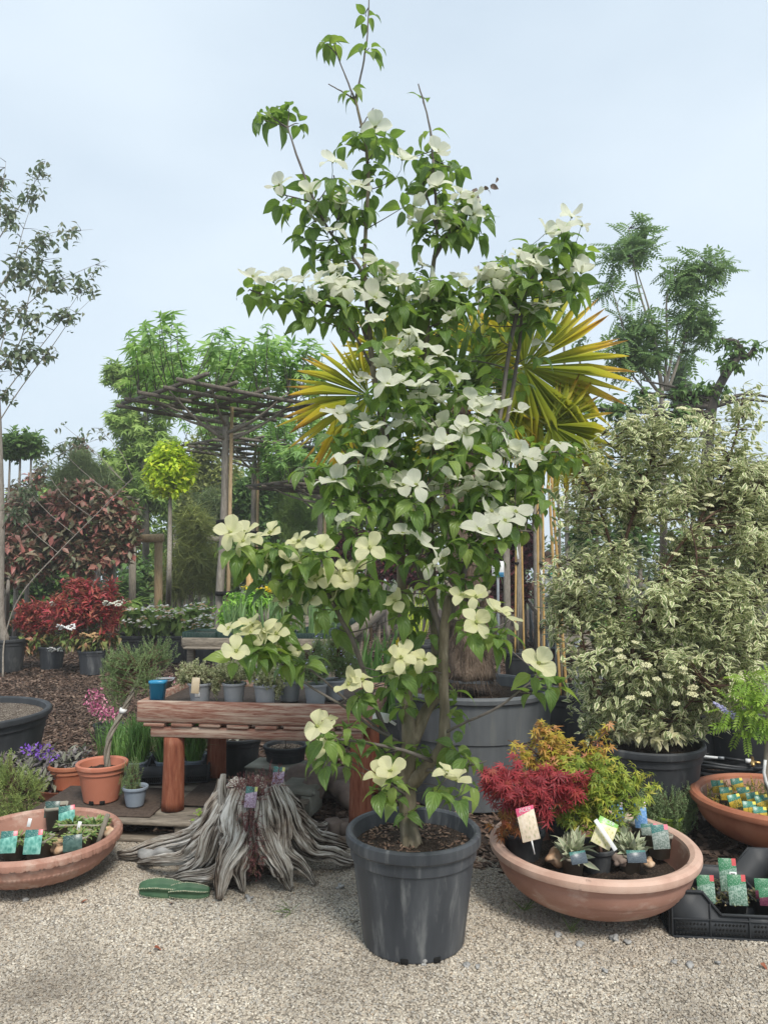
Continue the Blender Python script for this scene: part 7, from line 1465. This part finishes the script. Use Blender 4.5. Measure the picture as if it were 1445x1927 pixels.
TRAYS = [(.15, .22, 'at its left front corner'), (.52, .22, 'second along the front edge'), (.9, .22, 'third along the front edge'), (1.28, .22, 'at its right front corner'), (1.28, .85, 'second along its right side'), (1.28, 1.5, 'third along its right side'), (1.28, 2.2, 'fourth along its right side')]
for k, (x, y, w) in enumerate(TRAYS):
    c = bb(x, y, BZ - .062); t = thing('plant_tray', 'dark green slatted plant tray on the grey bench, ' + w, 'tray', c, 'trays on the grey bench'); Rm = np.stack([EX, E, A(0, 0, 1)], 1)
    for s_, (ww, dd_) in enumerate(((.34, .012), (.34, .012), (.012, .36), (.012, .36))):
        o_ = [(0, -.19), (0, .19), (-.165, 0), (.165, 0)][s_]; cbox(MB(), c + EX * o_[0] + E * o_[1] + A(0, 0, .07), (ww, dd_, .13), Rm, .003).build('wall', M['bin'], t)
    mb = MB()
    for j in range(11): cbox(mb, c + EX * (-.15 + j * .03) + E * -.2 + A(0, 0, .07), (.010, .008, .12), Rm, .002)
    mb.build('ribs', M['bin'], t); cbox(MB(), c + A(0, 0, .10), (.31, .35, .01), Rm, .001).build('soil', M['soil'], t)
def grasses(name, label, c, n, h, spread, mat, wid=1.0, ni=30, cat='plant', tm=None, lean=.25, group=None):
    t = thing(name, label, cat, c, group); a = U(0, 2 * pi, n); q = np.sqrt(U(0, 1, n)); p = np.asarray(c) + np.stack([spread * q * np.cos(a), spread * q * np.sin(a), 0 * a], 1)
    leaves(t, tm or CHV, M[mat], p, nz(np.stack([np.cos(a) * q * lean, np.sin(a) * q * lean, np.ones(n)], 1) + R.normal(size=(n, 3)) * .07), nz(np.stack([np.cos(a), np.sin(a), np.full(n, .3)], 1) + R.normal(size=(n, 3)) * .4), U(h * .6, h, n), wid=np.full(n, wid), n_ind=ni, name='blade'); return t
IRB = [blade_t(.06, 5, dr, .55) for dr in (.08, .2, .5)]
for k, (x, y, w) in enumerate([(.52, .22, 'in the second tray'), (.9, .22, 'in the third tray'), (1.28, .22, 'in the right front tray'), (1.28, .85, 'in the second tray of the right side'), (1.28, 1.5, 'in the third tray of the right side')]):
    grasses('iris_clump', 'grey green iris leaves on the grey bench, ' + w, bb(x, y, BZ + .04), 46, .42, .15, 'lm_iris', 1.0, 30, tm=IRB)
mass('perennials', 'bright green leafy perennial on the left of the grey bench', [(455, 1135, 42, 24), (480, 1125, 34, 20), (430, 1150, 26, 22), (445, 1165, 40, 16)], 8.6, 330, LT3, 'lm_fresh', (.06, .10), 'plant', k=6, ln=.12, foot=bb(.45, 1.0, BZ - .06))
mass('perennials', 'dark leafy perennials at the far end of the grey bench', [(560, 1110, 40, 20), (620, 1120, 40, 20), (520, 1120, 34, 16)], 10.0, 220, LT3, 'lm_mid', (.07, .12), 'plant', k=6, ln=.12, foot=bb(.9, 2.6, BZ - .06))
t = mass('yellow_flowers', 'perennial with small yellow flowers on the grey bench', [(505, 1112, 24, 8), (470, 1108, 14, 6)], 9.2, 60, QT, 'lm_olive', (.04, .07), 'plant', k=5, ln=.08, foot=bb(.7, 1.7, BZ - .06))
p, d, _ = cloud(blobs_px([(505, 1108, 24, 6), (462, 1106, 10, 4)], 9.1, .5), 70); leaves(t, QT, M['yellowbloom'], p, nz(R.normal(size=p.shape)), nz(A(0, -.4, .8) + R.normal(size=p.shape) * .4), U(.03, .05, 70), n_ind=0, rest='yellow_heads')
# --- irises in front, beside the dogwood trunk
IY = 6.2
for k, (u, n, h, w) in enumerate([(692, 34, .62, 'left of two'), (730, 38, .66, 'right of two')]):
    c = A((u - CX) / F * IY, IY, 0); pot('plant_pot', 'black pot of the tall yellow iris, ' + w, c, .15, .28, .12, M['black'], lip=.01, lip_h=.025, n=36)
    t = grasses('yellow_iris', 'tall green iris with yellow blooms behind the table, ' + w, c + A(0, 0, .26), n, h + .12, .11, 'chive', .95, n, tm=IRB, lean=.3)
    for (uu, vv) in ([(625, 1226), (632, 1222)] if k == 0 else [(748, 1209)]):
        q = P(uu, vv, IY - .05); n2 = 9; d = nz(R.normal(size=(n2, 3)) + A(0, -.3, .2)); leaves(t, [leaf_t(.7, 4, p_round, .8, .3)], M['yellowbloom'], q + d * .004, d, nz(R.normal(size=(n2, 3))), U(.035, .055, n2), n_ind=n2, name='petal')
        tube(MB(), smooth_path([c + A(0, 0, .28), (c + q) / 2 + A(0, 0, .1), q], 4), .006, 6).build('flower_stem', M['chive'], t, smooth=True)
c = A((700 - CX) / F * 7.2, 7.2, 0); herb('green_shrub', 'feathery green shrub behind the table under the white flowers', c, blobs_px([(640, 1230, 36, 26), (600, 1225, 26, 22), (665, 1262, 30, 22)], 6.0, .6), 240, 'rosemary', (.10, .17), SG, cat='shrub')
# --- dark pots and crates behind the dogwood trunk
for k, (u, v, Y, rt, h, lab) in enumerate([(795, 1205, 9.6, .17, .5, 'tall black pot right of the dogwood trunk, in the row behind'), (770, 1195, 10.2, .2, .45, 'black pot directly behind the dogwood trunk, in the row behind')]):
    c = A((u - CX) / F * Y, Y, 0); pot('plant_pot', lab, c, rt, h, rt * .85, M['black'], lip=.012, n=36)
for k in range(4):
    c = A((818 - CX) / F * 9.8, 9.8, .13 * k); t = thing('stacked_crate', 'black crate in the stack behind the dogwood trunk, ' + ['lowest', 'second from below', 'third from below', 'topmost'][k], 'crate', c, 'stack of black crates')
    for s_, (ox, oy, ww, dd_) in enumerate(((0, -.2, .5, .012), (0, .2, .5, .012), (-.25, 0, .012, .4), (.25, 0, .012, .4))): cbox(MB(), c + A(ox, oy, .06), (ww, dd_, .115), None, .004).build('wall', M['black'], t)
    mb = MB()
    for j in range(9): cbox(mb, c + A(-.22 + j * .055, -.209, .06), (.012, .008, .10), None, .002)
    mb.build('ribs', M['black'], t); cbox(MB(), c + A(0, 0, .02), (.47, .37, .01), None, .002).build('floor', M['black'], t)
grasses('ornamental_grass', 'yellow green grass clump behind the dogwood trunk', A((778 - CX) / F * 9.6, 9.6, .48), 70, .75, .12, 'lm_lime', .7, 20, lean=.5)
M['paleblue'] = surf('pale blue ribbed plastic', [(0.27, 0.36, 0.39), (0.35, 0.44, 0.47)], 6, .5, 0)
c = A((866 - CX) / F * 8.4, 8.4, 0); t = thing('blue_trug', 'pale blue ribbed plastic tub standing on the bark behind the palm trunk', 'tub', c)
lathe(MB(), [(.001, .01), (.15, 0), (.20, .36), (.215, .37), (.205, .38), (.19, .36), (.14, .03), (.001, .03)], c, 48, None, lambda th, r, z: .004 * np.sin(z * 260) * (r > .1)).build('wall', M['paleblue'], t, smooth=True)
a = np.linspace(-.3, pi + .3, 16); tube(MB(), np.stack([c[0] + .09 * np.cos(a), np.full(16, c[1] - .2), c[2] + .10 - .08 * np.sin(a)], 1), .010, 7).build('handle', M['paleblue'], t, smooth=True)
# --- signboard
c = A((936 - CX) / F * 9.2, 9.2, 0); t = thing('sign', 'small white and blue information sign on a grey post', 'sign', c)
ztop = P(936, 1056, 9.2)[2]; zb = P(936, 1086, 9.2)[2]; bar(MB(), c + A(0, .02, 0), c + A(0, .02, zb + .05), .045, .03, up=A(1, 0, 0)).build('post', M['metal'], t)
M['signblue'] = surf('blue print', [(0.04, 0.17, 0.30), (0.05, 0.20, 0.34)], 5, .4, 0)
cbox(MB(), c + A(0, 0, (ztop + zb) / 2), (.15, .012, ztop - zb), None, .003).build('board', M['white'], t); cbox(MB(), c + A(.02, -.008, zb + .035), (.10, .004, .05), None, .001).build('blue_field', M['signblue'], t); cbox(MB(), c + A(0, -.008, zb + .006), (.146, .004, .008), None, .001).build('blue_line', M['signblue'], t)
mb = MB()
for j in range(6): cbox(mb, c + A(-.035 + U(-.01, .0), -.008, ztop - .03 - j * .02), (.05 + U(0, .02), .002, .005), None, .0005)
mb.build('print_lines', M['hole'], t)
# --- staked trees along the right aisle
STK = [(975, 1165, 9.6, .20, .40, [(968, 1172, 972, 860), (985, 1162, 978, 870)], 'black pot with bamboo canes by the sign, furthest back of three'), (1022, 1240, 7.7, .21, .36, [(1014, 1292, 1010, 860), (1024, 1292, 1020, 860)], 'black pot with gritty top and bamboo canes, middle of three'), (1058, 1300, 6.35, .24, .46, [(1054, 1300, 1030, 870), (1066, 1300, 1036, 880)], 'tall black pot with bamboo canes beside the steel bench, nearest of three')]
for k, (u, v, Y, rt, h, canes, lab) in enumerate(STK):
    c = A((u - CX) / F * Y, Y, 0); pot('plant_pot', lab, c, rt, h, rt * .86, M['black'], lip=.014, n=40, soilmat=M['soil_pale'] if k == 1 else None)
    w = ['furthest back', 'middle one', 'nearest'][k]
    for j, (u0, v0, u1, v1) in enumerate(canes):
        a, b = P(u0, v0, Y), P(u1, v1, Y); a[2] = h - .06; o = tube(MB(), np.linspace(a, b, 14), .012, 8, True, lambda th, s: 1 + .12 * (np.abs((s * 9) % 1 - .5) < .04)).build('bamboo_cane', M['cane'], loc=a, smooth=True); _tag(o, ('left' if j == 0 else 'right') + ' bamboo cane of the staked tree, ' + w + ' along the aisle', 'cane')
    f0 = c + A(-.02, .02, h - .05); tu = [(u - 6, 1000), (u - 10, 880), (u - 8, 760)] if k else [(u - 2, 1000), (u - 4, 900), (u, 800)]
    t, _ = tree('staked_tree', 'slim young tree tied to bamboo canes, ' + w + ' along the aisle', f0, Y, tu, .013, [(tu[-1][0], 740 + k * 10, 50, 60), (tu[-1][0] - 20, 820, 44, 40), (tu[-1][0] + 20, 800, 40, 40)], 46, 6, LT3, 'lm_mid', (.05, .085), 40, tr=.004, bark='greypost')
    for v_ in (1180, 1060, 960): 
        q = P(u - 3, v_, Y); cbox(MB(), q, (.05, .06, .03), None, .004).build('tie', M['hole'], t)
    q = P(u - 2 + (4 if k == 2 else 0), 1085 if k else 1040, Y - .05); o = cbox(MB(), q, (.022, .004, .16), roty(-.15), .001).build('hang_tag', M['white'], loc=q); _tag(o, 'long white tag hanging on the staked tree, ' + w + ' along the aisle', 'tag')
# --- steel bench at right
B2 = A(1.66, 6.45, 0); E2 = nz(A(.145, 1, 0)); X2 = A(E2[1], -E2[0], 0)
def b2w(x, y, z): return B2 + X2 * x + E2 * y + A(0, 0, z)
t = thing('steel_bench', 'galvanised steel sales bench running back on the right', 'bench', b2w(1, 2, 0))
for y in (0, 2.0, 4.0, 6.0, 8.0):
    for x in (0, 1.5): bar(MB(), b2w(x, y, 0), b2w(x, y, BZ + (.12 if y == 0 and x == 0 else 0)), .055, .055, up=A(1, 0, 0)).build('leg', M['metal'], t)
    bar(MB(), b2w(.03, y, .35), b2w(1.47, y, .35), .03, .03).build('cross_bar', M['metal'], t)
bar(MB(), b2w(.17, .02, 0), b2w(.17, .02, BZ), .06, .06, up=A(1, 0, 0)).build('leg', M['metal'], t)
bar(MB(), b2w(-.04, -.05, BZ), b2w(-.04, 8.2, BZ), .04, .09).build('edge_board', M['greywood'], t); bar(MB(), b2w(1.54, -.05, BZ), b2w(1.54, 8.2, BZ), .04, .09).build('edge_board', M['greywood'], t); bar(MB(), b2w(-.02, -.07, BZ), b2w(1.52, -.07, BZ), .04, .09).build('edge_board', M['greywood'], t)
for k in range(4):
    bar(MB(), b2w(-.01, .1 + 2 * k, .1), b2w(-.01, 1.9 + 2 * k, BZ - .08), .02, .02).build('brace', M['metal'], t)
for k in range(8): bar(MB(), b2w(0, .5 + k, BZ - .05), b2w(1.5, .5 + k, BZ - .05), .8, .02).build('deck_board', M['greywood'], t)
names = ['nearest the front', 'second from the front', 'third from the front', 'fourth from the front', 'fifth from the front', 'sixth from the front', 'seventh from the front', 'last in the row']
for k in range(8):
    c = b2w(.25 + .35 * (k % 2), .35 + k * .95, BZ - .035); pot('herb_pot', 'small black pot on the steel bench, ' + names[k], c, .10, .14, .08, M['black'], lip=.007, lip_h=.018, n=28)
    mt = ['lm_mid', 'lm_fresh', 'thyme', 'lm_iris', 'lm_fresh', 'lm_lime', 'lm_lime', 'lm_fresh'][k]
    t = thing('potted_perennial', ['leafy green', 'fresh green', 'creamy', 'grey green', 'bushy green', 'lime green', 'yellow green', 'far green'][k] + ' perennial in the pot on the steel bench, ' + names[k], 'plant', c + A(0, 0, .12))
    p, d, _ = cloud([(c + A(0, 0, .26), A(.17, .17, .13))], 60, .5); pos, X, Nn, sz = spray(p, nz(d + A(0, 0, .5)), 6, .08, (.04, .075), .3, .3); leaves(t, LT3, M[mt], pos, X, Nn, sz, n_ind=0, smooth=False)
# --- person in a grey T-shirt, seen from behind
PX = A((1031 - CX) / F * 12.4, 12.4, 0)
M['skin'] = surf('skin', [(0.40, 0.22, 0.15), (0.46, 0.26, 0.18)], 5, .5, 0); M['shirt'] = surf('pale grey cloth', [(0.40, 0.43, 0.49), (0.47, 0.50, 0.56)], 7, .9, .4, .02); M['trousers'] = surf('dark cloth', [(0.05, 0.055, 0.07), (0.07, 0.075, 0.09)], 8, .9, .2, .01); M['hair'] = surf('short brown hair', [(0.06, 0.04, 0.03), (0.10, 0.065, 0.045)], 60, .8, .3, .005)
M['greenprint'] = surf('green print', [(0.02, 0.28, 0.16), (0.03, 0.32, 0.19)], 5, .6, 0)
def person(c):
    J = {}; verts, edges, rad = [], [], []
    def j(name, p, r, parent=None):
        J[name] = len(verts); verts.append(tuple(np.asarray(p, float))); rad.append(r)
        if parent: edges.append((J[parent], J[name]))
    j('pelvis', (0, 0, .95), (.155, .11)); j('waist', (0, -.01, 1.10), (.145, .10), 'pelvis'); j('chest', (0, .0, 1.30), (.165, .115), 'waist'); j('upper', (0, .02, 1.42), (.13, .09), 'chest'); j('neck', (0, .04, 1.50), (.055, .055), 'upper'); j('head0', (0, .06, 1.58), (.075, .085), 'neck'); j('head1', (0, .075, 1.66), (.075, .09), 'head0'); j('crown', (0, .07, 1.72), (.045, .055), 'head1')
    for s, n in ((-1, 'l'), (1, 'r')):
        j(n + 'sh', (s * .19, .02, 1.40), (.062, .062), 'upper'); j(n + 'el', (s * .245, .02, 1.12), (.043, .043), n + 'sh'); j(n + 'wr', (s * .20, .22, 1.02), (.028, .028), n + 'el'); j(n + 'pa', (s * .18, .29, 1.01), (.032, .018), n + 'wr')
        for q, (fx, fl) in enumerate(((-.027, .055), (-.009, .065), (.009, .06), (.025, .048))): j(n + 'f%d' % q, (s * .18 + fx, .33, 1.005), (.009, .009), n + 'pa'); j(n + 'g%d' % q, (s * .18 + fx, .33 + fl, .985), (.008, .008), n + 'f%d' % q)
        j(n + 'th', (s * .18 - s * .045, .30, 1.02), (.010, .010), n + 'wr'); j(n + 't2', (s * .18 - s * .055, .335, 1.01), (.009, .009), n + 'th')
        j(n + 'hip', (s * .10, 0, .88), (.095, .10), 'pelvis'); j(n + 'kn', (s * .11, -.01, .50), (.062, .065), n + 'hip'); j(n + 'an', (s * .11, .02, .10), (.042, .045), n + 'kn'); j(n + 'toe', (s * .12, .0 + .17, .035), (.042, .03), n + 'an')
    me = bpy.data.meshes.new('body'); me.from_pydata(verts, edges, []); o = bpy.data.objects.new('body_tmp', me); C.objects.link(o)
    md = o.modifiers.new('skin', 'SKIN'); sv = me.skin_vertices[0].data
    for i, r in enumerate(rad): sv[i].radius = r
    sv[0].use_root = True
    ss = o.modifiers.new('sub', 'SUBSURF'); ss.levels = 2; ss.render_levels = 2
    dg = bpy.context.evaluated_depsgraph_get(); me2 = bpy.data.meshes.new_from_object(o.evaluated_get(dg)); bpy.data.objects.remove(o)
    for m in ('skin', 'shirt', 'trousers', 'hair'): me2.materials.append(M[m])
    for p in me2.polygons:
        x, y, z = p.center; p.use_smooth = True; ax = abs(x)
        p.material_index = 2 if z < .97 and ax < .26 and y < .2 else 1 if z < 1.485 and (ax < .20 or z > 1.24) and y < .18 and z > .94 else 3 if (z > 1.60 and y < .10) or z > 1.69 else 0
        if z < .97 and y > .2 and z > .9: p.material_index = 0
    t = thing('person', 'person in a pale grey T-shirt seen from behind beside the steel bench', 'person', c)
    b = bpy.data.objects.new('body', me2); C.objects.link(b); b.parent = t
    q = c + A(0, -.118, 1.34); rock(MB(), q, .032, 4, 1.1).build('shirt_print', M['greenprint'], t); cbox(MB(), q + A(-.0, .0, -.045), (.012, .03, .03), None, .002).build('shirt_print', M['greenprint'], t)
    mb = MB()
    for i in range(4): cbox(mb, q + A(-.075 + i * .018, .0, -.03 + .004 * (i % 2)), (.011, .03, .026), None, .002)
    mb.build('shirt_lettering', M['hole'], t)
person(PX)
# --- right: pinnate tree, espalier and hedge behind the variegated shrub
tree('pinnate_tree', 'tall tree with feathery leaves on several bare stems at the right', G(1248, 1200), 11.0, [(1248, 1000), (1246, 800), (1244, 730)], .06, [(1200, 450, 36, 36), (1210, 415, 18, 18), (1160, 480, 26, 30), (1150, 535, 34, 24), (1285, 520, 46, 36), (1335, 500, 40, 28), (1360, 495, 18, 18), (1200, 610, 46, 36), (1180, 660, 46, 40), (1300, 590, 40, 36), (1320, 610, 24, 26), (1225, 660, 30, 36), (1300, 660, 14, 20)], 320, 3, PIN, 'lm_pinnate', (.20, .31), 290, ln=.2, limbs=False, tw_step=1, tr=.006, up=.8,
     extra=[[(1244, 735), (1230, 640), (1200, 540), (1182, 430)], [(1246, 735), (1225, 600), (1195, 500)], [(1250, 735), (1254, 640), (1254, 560), (1270, 510)], [(1256, 735), (1275, 680), (1298, 600), (1304, 540), (1340, 490)], [(1240, 740), (1190, 670), (1150, 540)], [(1252, 735), (1265, 660), (1280, 600)], [(1236, 760), (1200, 720), (1170, 680)]])
tree('espalier_tree', 'espalier trained tree with thick dark trunk and level arms behind the variegated shrub', G(1322, 1230), 9.2, [(1325, 1000), (1330, 860), (1338, 765), (1362, 710), (1388, 672)], .085, [(1395, 655, 30, 22), (1375, 680, 30, 22), (1420, 650, 16, 22), (1360, 640, 20, 14), (1290, 730, 60, 18), (1210, 740, 46, 22), (1160, 765, 46, 26), (1280, 780, 60, 26), (1190, 800, 60, 26), (1340, 735, 40, 22), (1110, 770, 30, 22)], 210, 7, LT3, 'lm_mid', (.08, .13), 200, limbs=True, tr=.006, bark='darktwig',
     extra=[[(1338, 765), (1290, 735), (1210, 716)], [(1338, 765), (1260, 765), (1172, 772)], [(1340, 765), (1400, 742), (1470, 752)], [(1340, 765), (1400, 752), (1470, 760)]])
mass('cone_conifer', 'dark narrow conifer tip seen between the feathery tree stems', [(1278, 695, 16, 24), (1278, 740, 20, 36)], 16.0, 160, NT, 'lm_dark', (.2, .3), 'tree', k=14, ln=.2)
mass('tall_poplar', 'loose small leaved tree peeping out behind the dogwood crown at the right', [(945, 480, 14, 24), (970, 500, 20, 24), (1000, 470, 24, 24), (1060, 600, 34, 30), (1090, 640, 30, 30), (900, 500, 12, 14), (1010, 560, 40, 40), (950, 620, 40, 40)], 12.0, 90, LT3, 'lm_pinnate', (.07, .12), 'tree', k=5, ln=.22)
mass('green_hedge', 'green shrubs behind the variegated shrub at the right', [(1120, 880, 50, 50), (1200, 900, 60, 50), (1300, 930, 60, 50), (1400, 930, 60, 40), (1180, 1000, 60, 60), (1300, 1040, 70, 60), (1420, 1040, 60, 60), (1100, 1000, 40, 60)], 12.0, 700, QT, 'lm_mid', (.12, .19), k=7, ln=.25)
mass('dusky_tree', 'dusky reddish treetop at the right edge above the variegated shrub', [(1425, 890, 34, 18), (1440, 920, 34, 22)], 18.0, 120, QT, 'lm_photdark', (.14, .22), 'tree')

# ================================================================ thin bright haze in the air of the yard
def hazebox(lo, hi, dens):
    c = (np.array(lo) + np.array(hi)) / 2; s = np.array(hi) - np.array(lo)
    m, N, L = _new('haze air'); out = N.new('ShaderNodeOutputMaterial'); v = N.new('ShaderNodeVolumePrincipled')
    v.inputs['Color'].default_value = (1.0, 0.99, 0.96, 1); v.inputs['Density'].default_value = dens; v.inputs['Anisotropy'].default_value = 0.2
    L.new(v.outputs[0], out.inputs['Volume'])
    V = [c + s / 2 * np.array(q) for q in _SG]; f = [(0, 1, 3, 2), (4, 6, 7, 5), (0, 4, 5, 1), (2, 3, 7, 6), (0, 2, 6, 4), (1, 5, 7, 3)]
    o = MB().add(np.array(V), f).build('haze', m, kind='stuff'); return o
hazebox((-50, -10, -1.03), (50, 62, 9.0), 0.0035)
